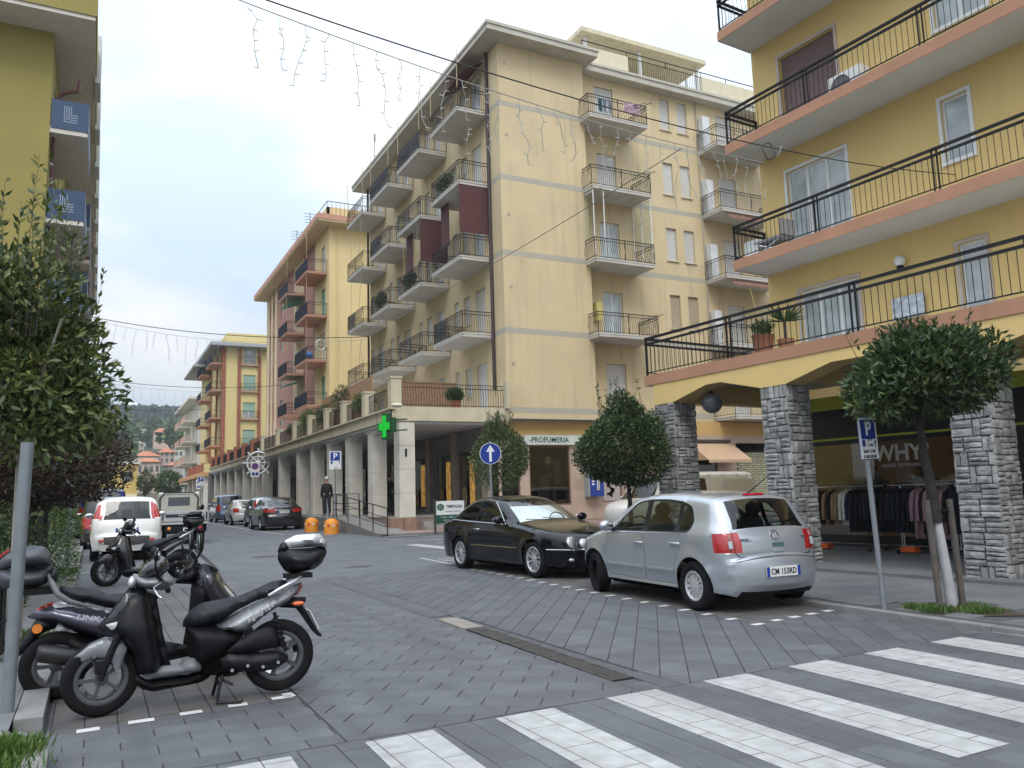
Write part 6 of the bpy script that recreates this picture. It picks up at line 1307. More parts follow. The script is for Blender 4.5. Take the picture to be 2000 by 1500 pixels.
    if 'text' in pal: text(pal['text'], .045, mat('decal_white', (.6, .6, .6), .5), tail, 'lettering', face_mtx((.50, -.1555, .625), Vector((1, .06, .52)), (-.5, 0, 1)), sx=1.1)
    for s in (-1, 1): P('grab_rail', MB().path([(.56, s*.12, .745), (.64, s*.14, .79), (.76, s*.13, .845), (.82, s*.06, .865)], [.012, .016, .016, .014], 8), ALLOY)
    P('tail_light', inflate([(.70, .70), (.80, .80), (.85, .80), (.80, .72)], .07, .03, .015), REDL)
    mg = P('rear_mudguard', inflate([(.62, .65), (.76, .71), (.87, .70), (.86, .66), (.84, .64), (.94, .46), (1.0, .385), (.965, .385), (.91, .44), (.79, .62), (.67, .635)], .05, .03, .02), TRIM)
    for s in (-1, 1): P('indicator', MB().ell((.79, s*.085, .665), (.05, .02, .018), 10, 6), mat('orange_lens', (.75, .13, .02), .2, coat=1), mg)
    P('number_plate', MB().box(-.003, .003, -.085, .085, -.08, .08).xf(Matrix.Translation((.915, 0, .53)) @ Matrix.Rotation(R(-26), 4, 'Y')), PLATE, mg)
    # engine, exhaust, shock, stand
    P('airbox', inflate([(.26, .37), (.36, .445), (.47, .50), (.57, .515), (.62, .49), (.65, .42), (.66, .36), (.46, .345), (.31, .355)], .04, .04, .02, y0=-.12), mat('matt_black', (.007, .007, .009), .6, spec=.25))
    P('transmission_cover', inflate([(.22, .31), (.28, .355), (.46, .335), (.63, .33), (.71, .30), (.715, .25), (.63, .205), (.53, .19), (.36, .21), (.25, .24)], .05, .05, .02, y0=-.10), mat('engine_black', (.006, .006, .007), .45, spec=.3))
    P('engine', MB().box(.10, .42, -.10, .12, .20, .36), UNDER, bevel=.03)
    for k in range(4): P('cover_bolt', MB().lathe([(0, -.012), (.012, -.012), (.012, 0)], 8, (.30+k*.11, -.148, .235+.02*(k % 2)), 'y'), ALLOY)
    sh = P('shock', MB().path([(.60, -.13, .62), (.69, -.13, .33)], .014, 8), TRIM)
    P('spring', MB().path([(.61+.075*q/40+.024*math.cos(q*.95), -.13+.024*math.sin(q*.95), .59-.25*q/40) for q in range(41)], .006, 5), TRIM, sh)
    P('exhaust', MB().path([(.2, .12, .2), (.42, .16, .22), (.48, .17, .24), (.86, .18, .32)], [.02, .025, .05, .055], 12), mat('exhaust_black', (.012, .012, .012), .45))
    P('centre_stand', MB().path([(.24, -.11, .20), (.21, -.14, .10), (.20, -.16, .012)], .013, 6).path([(.20, -.16, .02), (.36, -.20, .014), (.37, -.20, .03)], .010, 6).path([(.24, .11, .20), (.20, .16, .012)], .013, 6).path([(.22, -.13, .13), (.22, .13, .13)], .012, 6).path([(.24, -.11, .17), (.31, -.14, .13)], .010, 6), TRIM)
    if pal.get('case', True):
        c = P('top_case', inflate([(.64, 1.02), (.66, 1.08), (1.02, 1.08), (1.03, 1.03), (.99, .95), (.93, .91), (.76, .885), (.70, .91), (.66, .97)], .20, .10, .03), mat('case_black', (.006, .006, .007), .4, spec=.3))
        lid = P('lid', inflate([(.655, 1.085), (.69, 1.14), (.78, 1.185), (.97, 1.19), (1.02, 1.13), (1.035, 1.085)], .20, .09, .03), pal.get('lid', mat('lid_silver', (.55, .57, .59), .3, metal=.4, coat=1)), c)
        P('case_mount', MB().box(.70, .90, -.08, .08, .855, .89), TRIM, c)
        P('case_edge', inflate([(.64, 1.05), (.66, 1.12), (.71, 1.15), (.74, 1.06)], .204, .08, .02), mat('case_black', (.006, .006, .007), .4, spec=.3), c)
        P('lid_window', inflate([(.90, 1.08), (.98, 1.17), (1.03, 1.12), (1.04, 1.075)], .197, .09, .02), mat('smoke_lens', (.30, .32, .30), .15, coat=1), c)
    return t
palA = dict(main=mat('scooter_black', (.004, .0045, .006), .42, coat=.08, spec=.2), dark=mat('scooter_dark', (.004, .004, .005), .55, spec=.2), silver=mat('scooter_silver', (.20, .21, .225), .42, metal=.35, coat=.3), seat=mat('seat_vinyl', (.010, .012, .017), .55, spec=.35, bump=.1, bscale=200), text='Agility 16+')
scooter1('parked_scooter', 'silver and black scooter with silver topped case, nearest the camera', (.65, 6.56, 0), R(-1.5), palA)
palB = dict(main=mat('scooter_gloss_black', (.010, .010, .011), .25, coat=.8), dark=palA['dark'], silver=mat('scooter_graphite', (.035, .036, .04), .3, metal=.4, coat=.6), seat=palA['seat'], lid=mat('case_black', (.006, .006, .007), .4, spec=.3))
scooter1('parked_scooter', 'all black scooter with black case behind the other two, by the white car', (.86, 16.9, .005), R(12), palB).scale = (1.10, 1.10, 1.10)
# ---------------------------------------------------------------- second scooter, nose to the road
PUR = mat('scooter_violet', (.085, .082, .115), .28, metal=.6, coat=.8)
t = thing('parked_scooter', 'violet grey scooter with big grey case beside the kerb, facing away', 'scooter', (.60, 7.42, 0), R(3))
P = lambda nm, b, m, par=t, **k: b.build(nm, m, par, smooth=k.pop('smooth', 70), weld=True, **k)
for nm, cx, r_, tw in (('front2', .46, .24, .11), ('rear2', -.82, .25, .14)):
    tm, rm, wm = wheel_meshes(('m', nm), r_, tw, r_*.64, 'moto', mat('dark_alloy', (.10, .102, .105), .4, metal=.5)); w = link('wheel', tm, t); w.matrix_local = Matrix.Translation((cx, 0, r_)) @ Matrix.Rotation(PI, 4, 'Z'); link('rim', rm, w)
tp = P('tail_panel', inflate([(-1.03, .63), (-.96, .69), (-.86, .73), (-.68, .69), (-.45, .62), (-.30, .58), (-.22, .45), (-.30, .36), (-.45, .37), (-.58, .43), (-.71, .49), (-.84, .56), (-.98, .61)], lambda x, z: .12+.09*max(0, min(1, (x+1.02)/.4)), .07, .025), PUR)
text('LINK 200', .06, mat('decal_white', (.6, .6, .6), .5), tp, 'lettering', face_mtx((-.55, -.212, .59), Vector((1, -.03, -.22)), (.2, 0, 1)), sx=1.25)
P('tail_light', inflate([(-1.01, .645), (-.95, .70), (-.86, .735), (-.80, .725), (-.85, .69), (-.96, .655)], lambda x, z: .14+.07*max(0, min(1, (x+1.02)/.3)), .05, .015), REDL)
P('lamp_strip', inflate([(-.86, .735), (-.70, .70), (-.62, .685), (-.68, .66), (-.90, .675)], lambda x, z: .145+.07*max(0, min(1, (x+1.02)/.3)), .04, .015), CLRL)
P('seat', inflate([(-.84, .77), (-.82, .84), (-.69, .83), (-.58, .81), (-.47, .76), (-.30, .74), (-.16, .76), (-.08, .72), (-.12, .66), (-.30, .62), (-.48, .65), (-.61, .70), (-.77, .745)], .16, .09, .025), palA['seat'])
for s in (-1, 1): P('grab_rail', MB().path([(-.62, s*.17, .69), (-.75, s*.19, .74), (-.83, s*.17, .80), (-.87, s*.12, .88), (-.89, s*.05, .94)], [.014, .022, .024, .022, .018], 8), mat('rail_grey', (.12, .12, .13), .45))
P('exhaust', MB().path([(-.95, -.20, .385), (-.92, -.20, .38), (-.62, -.20, .30), (-.5, -.18, .26), (-.3, -.12, .22)], [.05, .068, .066, .04, .03], 14), mat('exhaust_black', (.012, .012, .012), .45))
P('rear_mudguard', inflate([(-.96, .62), (-1.03, .50), (-1.10, .36), (-1.08, .33), (-1.02, .38), (-.92, .50), (-.82, .53), (-.82, .60)], .06, .03, .02), TRIM); P('indicator', MB().lathe([(0, -.075), (.035, -.075), (.035, -.06)], 14, (-.955, 0, .545), 'y'), ORL)
P('underbody', inflate([(-.80, .50), (-.60, .46), (-.30, .42), (.10, .30), (.20, .20), (-.20, .16), (-.55, .20), (-.75, .30)], .13, .06, .03), palA['dark'])
P('floorboard', inflate([(-.25, .36), (-.15, .30), (.12, .30), (.22, .45), (.26, .42), (.18, .22), (-.2, .22)], .20, .05, .03), palA['dark'])
P('legshield', inflate([(.10, .30), (.14, .55), (.16, .80), (.24, .90), (.30, .80), (.32, .55), (.28, .30), (.2, .22)], .22, .06, .03), palA['dark'])
P('front_fairing', inflate([(.18, .92), (.26, .95), (.36, .90), (.42, .79), (.53, .66), (.50, .60), (.40, .52), (.36, .38), (.28, .36), (.24, .60), (.16, .80)], lambda x, z: .21-.22*max(0, x-.25), .10, .025), mat('fairing_graphite', (.05, .05, .062), .25, metal=.5, coat=.9))
for s in (-1, 1): P('headlight', inflate([(.36, .78), (.42, .75), (.50, .66), (.46, .65), (.38, .72)], .03, .03, .015, y0=s*.10, rnd=.008), CLRL)
P('windshield', MB().add([(.20+.19*u, y*(1-.25*u)*.19, 1.07-.19*u-.02*y*y) for u in (0, .5, 1) for y in (-1, -.5, 0, .5, 1)], [(r_*5+i, r_*5+i+1, r_*5+i+6, r_*5+i+5) for r_ in range(2) for i in range(4)]), glassmat('smoke_screen', (.16, .17, .18), boost=.1))
P('front_fender', inflate([(.28, .42), (.36, .50), (.50, .50), (.62, .44), (.68, .36), (.62, .36), (.52, .42), (.40, .40)], .075, .05, .025), PUR); 
for s in (-1, 1): P('fork', MB().path([(.46, s*.07, .24), (.36, s*.07, .55)], .022, 8), TRIM)
hb = P('handlebar', MB().path([(.08, -.36, .93), (.14, -.18, .96), (.18, 0, .96), (.14, .18, .96), (.08, .36, .93)], .018, 8), TRIM)
for s in (-1, 1):
    P('grip', MB().path([(.05, s*.40, .92), (.10, s*.26, .945)], .022, 8), RUB, hb); P('lever', MB().path([(.14, s*.2, .95), (.19, s*.28, .93), (.15, s*.40, .90)], .007, 6), TRIM, hb); P('mirror_stalk', MB().path([(.15, s*.18, .97), (.19, s*.22, 1.06)], .009, 6), TRIM, hb)
    P('mirror', MB().ell((.19, s*.235, 1.13), (.022, .042, .085), 14, 10), TRIM, hb); P('mirror_glass', MB().ell((.172, s*.235, 1.13), (.006, .035, .075), 14, 8), mat('mirror_glass', (.5, .52, .55), .05, metal=1), hb)
P('cockpit', inflate([(.02, .80), (.10, .90), (.22, .96), (.26, .90), (.18, .78)], .15, .06, .025), palA['dark'])
c = P('top_case', inflate([(-1.25, .98), (-1.23, .90), (-1.18, .86), (-.96, .85), (-.90, .88), (-.88, .98), (-.88, 1.0), (-1.25, 1.0)], .24, .08, .03), mat('case_grey', (.055, .062, .072), .5))
P('lid', inflate([(-1.25, 1.003), (-1.22, 1.08), (-1.13, 1.155), (-1.03, 1.175), (-.93, 1.16), (-.885, 1.10), (-.88, 1.003)], .24, .09, .03), mat('lid_grey', (.075, .082, .095), .45), c); P('reflector', inflate([(-1.255, 1.05), (-1.215, 1.10), (-1.15, 1.15), (-1.18, 1.15), (-1.25, 1.09)], .22, .04, .015), REDL, c); P('case_mount', MB().box(-1.1, -.86, -.1, .1, .80, .85), TRIM, c)
P('case_pad', MB().ell((-.86, 0, .93), (.035, .12, .07), 12, 8), palA['seat'], c)
P('centre_stand', MB().path([(-.35, -.12, .2), (-.30, -.16, .012)], .014, 6).path([(-.35, .12, .2), (-.30, .16, .012)], .014, 6).path([(-.33, -.14, .12), (-.33, .14, .12)], .012, 6), TRIM)
# ================================================================ trees and plants
BARK = mat('bark', (.09, .075, .06), .95, var=.3, scale=12, bump=.6, bscale=30); BARKD = mat('bark_dark', (.03, .026, .024), .95, var=.3, scale=12, bump=.6, bscale=30)
LV1 = leafmat('laurel_leaf', [(.024, .05, .015), (.042, .08, .022), (.075, .12, .034), (.14, .175, .05)]); LV2 = leafmat('dark_leaf', [(.014, .034, .011), (.026, .058, .017), (.05, .092, .027), (.11, .155, .05)])
LV3 = leafmat('purple_leaf', [(.014, .013, .010), (.026, .022, .014), (.055, .028, .024), (.10, .055, .04)]); LV4 = leafmat('hedge_leaf', [(.02, .05, .012), (.04, .09, .02), (.075, .14, .03), (.12, .19, .04)])
LV5 = leafmat('grass_blade', [(.03, .08, .012), (.06, .14, .02), (.10, .2, .03), (.16, .22, .06)]); LV7 = leafmat('bay_leaf', [(.028, .052, .015), (.052, .088, .022), (.095, .14, .034), (.18, .21, .06)]); LV6 = leafmat('olive_leaf', [(.03, .04, .015), (.055, .07, .025), (.09, .105, .04), (.15, .15, .06)])
def leaves(P, D, size, jit=.3, fold=.25, ratio=.36, rng=RNG):
    """P leaf bases (n,3), D leaf directions; folded diamond leaves"""
    n = len(P); D = D/np.linalg.norm(D, axis=1)[:, None]; s = size*(1+rng.uniform(-jit, jit, n)); rv = rng.normal(size=(n, 3)); S = np.cross(D, rv); S /= np.linalg.norm(S, axis=1)[:, None]+1e-9; U = np.cross(S, D)
    a = P; b = P+D*(s*.45)[:, None]+S*(s*ratio*.5)[:, None]+U*(s*fold*.3)[:, None]; c = P+D*s[:, None]; d = P+D*(s*.45)[:, None]-S*(s*ratio*.5)[:, None]+U*(s*fold*.3)[:, None]
    V = np.stack([a, b, c, d], 1).reshape(-1, 3); i = np.arange(n)*4; F = np.concatenate([np.stack([i, i+1, i+2], 1), np.stack([i, i+2, i+3], 1)]); return V, F
def leafmesh(name, VF, m, parent=None, kind=None):
    V = np.concatenate([v for v, f in VF]); o = 0; Fs = []
    for v, f in VF: Fs.append(f+o); o += len(v)
    F = np.concatenate(Fs); me = bpy.data.meshes.new(name); me.vertices.add(len(V)); me.vertices.foreach_set('co', V.astype(np.float32).ravel()); me.loops.add(len(F)*3); me.loops.foreach_set('vertex_index', F.astype(np.int32).ravel()); me.polygons.add(len(F)); me.polygons.foreach_set('loop_start', np.arange(len(F), dtype=np.int32)*3); me.polygons.foreach_set('loop_total', np.full(len(F), 3, np.int32)); me.update(); me.validate(); me.materials.append(m)
    o = link(name, me, parent); 
    if kind: o['kind'] = kind
    return o
def crown_pts(c, r_, n, rng, shell=.55, lump=.16, box=None):
    """points in an uneven ellipsoid, denser near its surface, with lumps and gaps"""
    k = 14; L_ = rng.normal(size=(k, 3)); L_ /= np.linalg.norm(L_, axis=1)[:, None]; amp = rng.uniform(-1, 1, k); out = []; m = 0
    while m < n:
        d = rng.normal(size=(n*2, 3)); d /= np.linalg.norm(d, axis=1)[:, None]; q = 1+lump*(np.exp(6*(d@L_.T-1))*amp).sum(1); t = shell+(1-shell)*rng.random(len(d))**.6
        p = d*(q*t)[:, None]; gap = np.sin(p[:, 0]*9+p[:, 2]*7)*np.sin(p[:, 1]*8-p[:, 2]*6); keep = gap < .55; p = p[keep]; d2 = d[keep]; out.append((p, d2)); m += len(p)
    p = np.concatenate([o[0] for o in out])[:n]; d = np.concatenate([o[1] for o in out])[:n]; return p*np.array(r_)+np.array(c), d
def tree(name, label, pos, trunk, c, r_, n, leaf, lm, shoots=(), bark=BARK, cat='tree', grp=None, limbs=6, seed=1, shell=.5, tr=.05, lump=.2, extra=()):
    rng = np.random.default_rng(seed); t = thing(name, label, cat, pos, 0, grp)
    MB().path(trunk, [tr*(1.25-.6*i/(len(trunk)-1)) for i in range(len(trunk))], 9).build('trunk', bark, t, smooth=60)
    top = Vector(trunk[-1]); b = MB()
    for k in range(limbs):
        a = 2*PI*k/limbs+rng.uniform(-.3, .3); e = Vector((c[0]+r_[0]*.7*math.cos(a), c[1]+r_[1]*.7*math.sin(a), c[2]+r_[2]*rng.uniform(-.2, .6))); s = top-Vector((0, 0, rng.uniform(0, .25))); mid = (s+e)/2+Vector((0, 0, .08)); b.path([s, mid, e], [tr*.5, tr*.32, tr*.12], 5)
    b.build('limb', bark, t, smooth=60)
    P, D = crown_pts(c, r_, n, rng, shell, lump); D = D*.6+rng.normal(size=D.shape)*.55+np.array([0, 0, .25]); VF = [leaves(P, D, leaf, rng=rng)]; sb = MB()
    for ec, er, en in extra:
        P, D = crown_pts(ec, er, en, rng, .2, .4); VF.append(leaves(P, D*.5+rng.normal(size=D.shape)*.55+np.array([0, 0, .3]), leaf, rng=rng))
    for (x, y, z0, z1, dx, dy) in shoots:
        k = int((z1-z0)/(leaf*.36)); tt = rng.random(k); P = np.stack([x+dx*tt, y+dy*tt, z0+(z1-z0)*tt], 1); a = rng.uniform(0, 2*PI, k); D = np.stack([np.cos(a), np.sin(a), np.full(k, .9)], 1); VF.append(leaves(P, D, leaf*.85, rng=rng)); sb.tube((x, y, z0-.2), (x+dx, y+dy, z1), .006, 4, .002)
    leafmesh('crown', VF, lm, t)
    if shoots: sb.build('shoot', BARKD, t)
    return t
rs = random.Random(3)
def mk_shoots(cx, cy, r_, z0, zt, n): return [(cx+rs.uniform(-r_, r_), cy+rs.uniform(-r_, r_), z0, zt-rs.uniform(0, (zt-z0)*.6), rs.uniform(-.15, .15), rs.uniform(-.15, .15)) for _ in range(n)]
# left row
tree('bay_tree', 'tall olive green bay tree with long upright shoots at the left edge', (-.66, 9.4, .1), [(0, 0, 0), (.02, 0, 1.0), (0, 0, 2.1)], (-.10, 0, 2.85), (.92, .9, 1.05), 8600, .11, LV7, mk_shoots(-.2, 0, .65, 3.2, 4.9, 34)+[(.1, 0, 3.3, 4.95, .0, 0), (-.35, .1, 3.3, 4.4, 0, 0), (.55, 0, 3.0, 3.9, .12, 0)], mat('pale_bark', (.30, .28, .24), .9, var=.2, scale=10, bump=.3), seed=11, tr=.07, shell=.35, lump=.45, extra=[((.35, 0, 2.3), (.55, .5, .4), 1500), ((-.5, 0, 3.6), (.5, .5, .45), 1200)])
tree('plum_tree', 'dark purple leaved tree over the hedge on the left', (-.85, 13.4, .1), [(0, 0, 0), (0, 0, 1.4)], (.05, 0, 1.95), (1.0, .9, .66), 11000, .085, LV3, (), BARKD, seed=12, lump=.35)
tree('bay_tree', 'dense green tree beyond the purple leaved one on the left', (-.75, 16.6, .1), [(0, 0, 0), (0, 0, 1.5)], (.02, 0, 2.25), (1.08, 1.1, .86), 13000, .08, LV2, mk_shoots(.3, 0, .7, 3.1, 3.9, 10), BARKD, seed=13, lump=.3)
def hedge(name, label, x0, x1, y0, y1, z0, z1, n, leaf, lm, seed, cat='hedge'):
    rng = np.random.default_rng(seed); t = thing(name, label, cat, ((x0+x1)/2, (y0+y1)/2, z0)); sx, sy, sz = (x1-x0)/2, (y1-y0)/2, z1-z0; P = rng.uniform(-1, 1, (n*3, 3)); e = np.abs(P).max(1); P = P[(e > .72)][:n]; D = P+rng.normal(size=P.shape)*.6+np.array([0, 0, .3]); P = P*np.array([sx, sy, sz/2])*(1+.1*np.sin(P*7).sum(1)[:, None]*.4)+np.array([0, 0, sz/2]); leafmesh('foliage', [leaves(P, D, leaf, rng=rng)], lm, t)
    b = MB()
    for i in range(6): b.tube((rng.uniform(-.7, .7)*sx, rng.uniform(-.7, .7)*sy, 0), (rng.uniform(-.7, .7)*sx, rng.uniform(-.7, .7)*sy, sz*.8), .02, 5)
    b.build('stem', BARKD, t)
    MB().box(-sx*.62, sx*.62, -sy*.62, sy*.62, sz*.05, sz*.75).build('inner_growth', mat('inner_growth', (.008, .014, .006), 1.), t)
hedge('hedge', 'bright green clipped hedge along the left pavement', -3.2, -.32, 15.2, 22.5, .1, 1.75, 16000, .065, LV4, 21)
hedge('hedge', 'dark hedge behind the near bay tree at the left edge', -4.5, -.9, 11.6, 14.6, .1, 1.55, 9000, .07, LV2, 22)
# clipped standards on the right
tree('standard_tree', 'round clipped tree behind the black coupe, beside the blue arrow sign', (10.85, 21.6, .08), [(0, 0, 0), (.02, 0, 1.0), (0, 0, 2.0)], (0, 0, 2.62), (.86, .86, .84), 9000, .08, LV1, mk_shoots(-.05, 0, .35, 3.2, 3.95, 26), BARKD, grp='clipped round street trees', seed=31, lump=.45, extra=[((-.12, 0, 3.35), (.34, .34, .42), 1100), ((.45, 0, 2.2), (.4, .4, .35), 900)])
tree('standard_tree', 'round dark clipped tree with tall shoots, behind the silver hatchback', (9.45, 13.25, .05), [(0, 0, 0), (.03, 0, .9), (0, 0, 1.75)], (-.1, 0, 2.30), (.90, .88, .80), 15000, .085, LV2, mk_shoots(-.05, 0, .55, 2.9, 3.75, 16), BARKD, grp='clipped round street trees', seed=32, lump=.3, extra=[((.0, 0, 3.0), (.42, .42, .38), 2200), ((.5, 0, 2.6), (.4, .4, .4), 1500), ((-.6, 0, 2.1), (.35, .35, .35), 1200)])
t = tree('standard_tree', 'young clipped tree with whitewashed trunk and two stakes by the crossing', (8.45, 5.88, .05), [(-.10, .02, .95), (-.13, .01, 1.3), (-.22, .0, 1.75), (-.25, 0, 2.2)], (-.20, 0, 2.60), (.74, .80, .48), 6600, .10, LV2, mk_shoots(-.1, 0, .6, 2.9, 3.35, 12), BARKD, grp='clipped round street trees', seed=33, lump=.5, tr=.055, extra=[((-.75, 0, 2.35), (.35, .35, .25), 700), ((.2, 0, 2.85), (.45, .5, .28), 1000), ((-.3, 0, 2.95), (.35, .4, .25), 700)])
MB().path([(0, 0, -.02), (-.03, .0, .4), (-.085, .015, .95)], [.062, .055, .05], 10).build('whitewashed_trunk', mat('whitewash', (.40, .40, .41), .9, var=.12, scale=6, bump=.2), t, smooth=60)
STK = mat('stake_wood', (.10, .085, .075), .9, var=.2, scale=9, bump=.4)
for x, y, dx in ((-.14, .04, -.05), (.12, -.05, -.05)): MB().path([(x, y, -.02), (x+dx*.5, y, .6), (x+dx, y, 1.2)], [.037, .035, .034], 8).build('stake', STK, t, smooth=60)
MB().path([(-.18, .05, 1.06), (-.05, -.06, 1.08), (.08, -.04, 1.06), (-.05, .08, 1.04)], .018, 6, closed=True).build('tie', RUB, t)
# tree pit with soil and weeds
pit = tag(MB().add([(8.10, 5.55, .046), (8.62, 5.18, .046), (9.02, 5.62, .046), (8.45, 6.3, .046), (8.1, 6.2, .046)], [(0, 1, 2, 3, 4)]).build('tree_pit', SOIL), kind='structure')
def grass(name, label, pts, n, h, seed, lm=LV5):
    rng = np.random.default_rng(seed); P = np.concatenate([np.stack([rng.normal(x, r_*.5, int(n*w)), rng.normal(y, r_*.5, int(n*w)), np.full(int(n*w), z)], 1) for x, y, z, r_, w in pts]); a = rng.uniform(0, 2*PI, len(P)); D = np.stack([np.cos(a)*.5, np.sin(a)*.5, np.full(len(P), 1.)], 1); tag(leafmesh(name, [leaves(P, D, h, .5, .1, .12, rng)], lm), label, 'grass', kind='stuff')
grass('grass', 'weeds and grass growing in the tree pit by the crossing', [(8.25, 5.95, .05, .22, .5), (8.5, 5.6, .05, .2, .3), (8.7, 5.8, .05, .15, .1), (8.2, 6.2, .05, .1, .1)], 2400, .06, 41)
grass('grass', 'tuft of bright grass in the kerbed bed at the bottom left corner', [(-.42, 5.45, .1, .16, .5), (-.6, 5.1, .1, .3, .3), (-.9, 5.4, .1, .4, .2)], 6000, .085, 42)
grass('grass', 'low grass in the small kerbed bed before the hedge', [(-.7, 18.9, .12, .35, .5), (-1.2, 18.3, .12, .6, .5)], 5000, .12, 43); grass('grass', 'grass beside the litter bin under the bay tree', [(-.62, 9.6, .1, .3, 1.)], 1500, .12, 44)
# planters on the arcade terrace
def plant(name, label, pos, r_, n, leaf, lm, seed, pot=True, cat='plant', grp=None):
    rng = np.random.default_rng(seed); t = thing(name, label, cat, pos, 0, grp); h = .35 if pot else 0
    if pot: MB().lathe([(0, 0), (.16, 0), (.2, .33), (.22, .35), (.19, .35), (.18, .3), (0, .3)], 14).build('pot', mat('terracotta_pot', (.36, .15, .08), .8, var=.1), t, smooth=40)
    P, D = crown_pts((0, 0, h+r_[2]), r_, n, rng, .2, .3); leafmesh('foliage', [leaves(P, D*.5+rng.normal(size=D.shape)*.5+np.array([0, 0, .3]), leaf, rng=rng)], lm, t); MB().tube((0, 0, h-.05), (0, 0, h+r_[2]), .015, 5).build('stem', BARKD, t); return t
for i, (x, y, r_, lm, lab) in enumerate([(10.5, 37.6, (.65, 1.0, .85), LV2, 'big dark bush on the terrace spilling over the third parapet post'), (10.45, 34.3, (.5, 1.2, .42), LV4, 'low green plants on the terrace near the first parapet posts'), (10.45, 40.9, (.5, 1.0, .55), LV2, 'dark shrub on the terrace between the middle parapet posts'), (10.45, 44.4, (.55, 1.0, .6), LV4, 'bright shrub on the terrace before the mauve block'), (10.6, 49, (.4, .8, .4), LV4, 'light green bush on the terrace near its far grey posts'), (10.6, 62.5, (.4, 1.2, .4), LV2, 'dark hedge plants between the near red terrace posts'), (10.6, 70.3, (.4, 1.4, .4), LV1, 'plants between the far red terrace posts'), (12.9, 29.7, (.4, .2, .25), LV4, 'small green shrub behind the corner terrace railing')]):
    plant('terrace_plant', lab, (x, y, 4.93), r_, 1600, .11, lm, 50+i, grp='plants on the arcade terrace')
# palm on the right terrace, weeds on the right terrace, plants on balconies
t = thing('potted_palm', 'potted spiky palm on the first floor terrace corner on the right', 'plant', RB(12.0, 9.75, Z1)); MB().lathe([(0, 0), (.12, 0), (.16, .22), (0, .22)], 12).build('pot', mat('terracotta_pot', (.36, .15, .08), .8), t, smooth=40); MB().tube((0, 0, .2), (0, 0, .55), .03, 6).build('stem', BARK, t)
rng = np.random.default_rng(5); a = rng.uniform(0, 2*PI, 60); D = np.stack([np.cos(a), np.sin(a), rng.uniform(.1, 1.4, 60)], 1); leafmesh('fronds', [leaves(np.tile([0, 0, .55], (60, 1)), D, .42, .2, .1, .09)], LV4, t)
plant('terrace_plant', 'small flowering plant beside the palm on the right terrace', RB(11.85, 10.15, Z1), (.2, .2, .14), 500, .07, LV4, 71)
for i, (k, c) in enumerate([(1, 2), (1, 1), (2, 0)]):
    y = 29.31+1.1+c*4.72; plant('balcony_plant', ['dark trailing plant along a second floor street balcony of the corner block', 'dark plants on the balcony left of the lower maroon awning', 'plants on the balcony under the near maroon awning'][i], (13.75, y+2.0, FL[k+1]+.3), (.2, .9, .35), 900, .12, LV2, 80+i, pot=False, grp='plants on street balconies')
# leafy planter in the middle of the road
t = thing('street_planter', 'dark planter box with leafy green plants standing in the road', 'planter', (5.55, 58, gz(58))); MB().box(-.8, .8, -.35, .35, 0, .75).build('box', mat('planter_dark', (.03, .04, .035), .7), t, bevel=.03)
P, D = crown_pts((0, 0, .95), (.85, .4, .4), 1500, rng, .2, .3); leafmesh('foliage', [leaves(P, D*.5+rng.normal(size=D.shape)*.5, .14, rng=rng)], LV4, t)
# ================================================================ end of the street and the hill
def bh(X, Y): 
    return float(np.interp(Y, [100, 150, 200, 270, 330, 420, 560, 880, 1100], [0.1, 1.0, 5.0, 13.0, 19.0, 28.5, 44, 79, 82]))*(1+.05*math.sin(X*.013+1)) - .045*max(0, X-40)*min(1, max(0, Y-300)/400)
xs = np.linspace(-260, 420, 40); ys_ = np.linspace(122, 1100, 50); V = [(x, y, bh(x, y)) for y in ys_ for x in xs]
tag(MB().add(V, [(j*40+i, j*40+i+1, (j+1)*40+i+1, (j+1)*40+i) for j in range(49) for i in range(39)]).build('hill', mat('hill_ground', (.045, .06, .025), 1., var=.3, scale=.05), smooth=60), kind='structure')
HOUSES = []
d = thing('radome', 'white radar dome on the ridge above the street', 'dome', (31.5, 890, 96.5)); MB().ell((0, 0, 4.5), (5.2, 5.2, 5.2), 20, 14).build('dome', mat('radome_white', (.75, .75, .75), .6), d, smooth=60); MB().lathe([(3, -6), (3, 0), (3.6, .6)], 14).build('base', WHB, d)
TILE = mat('roof_tile', (.42, .16, .08), .85, var=.2, scale=.6, bump=.2, bscale=4)
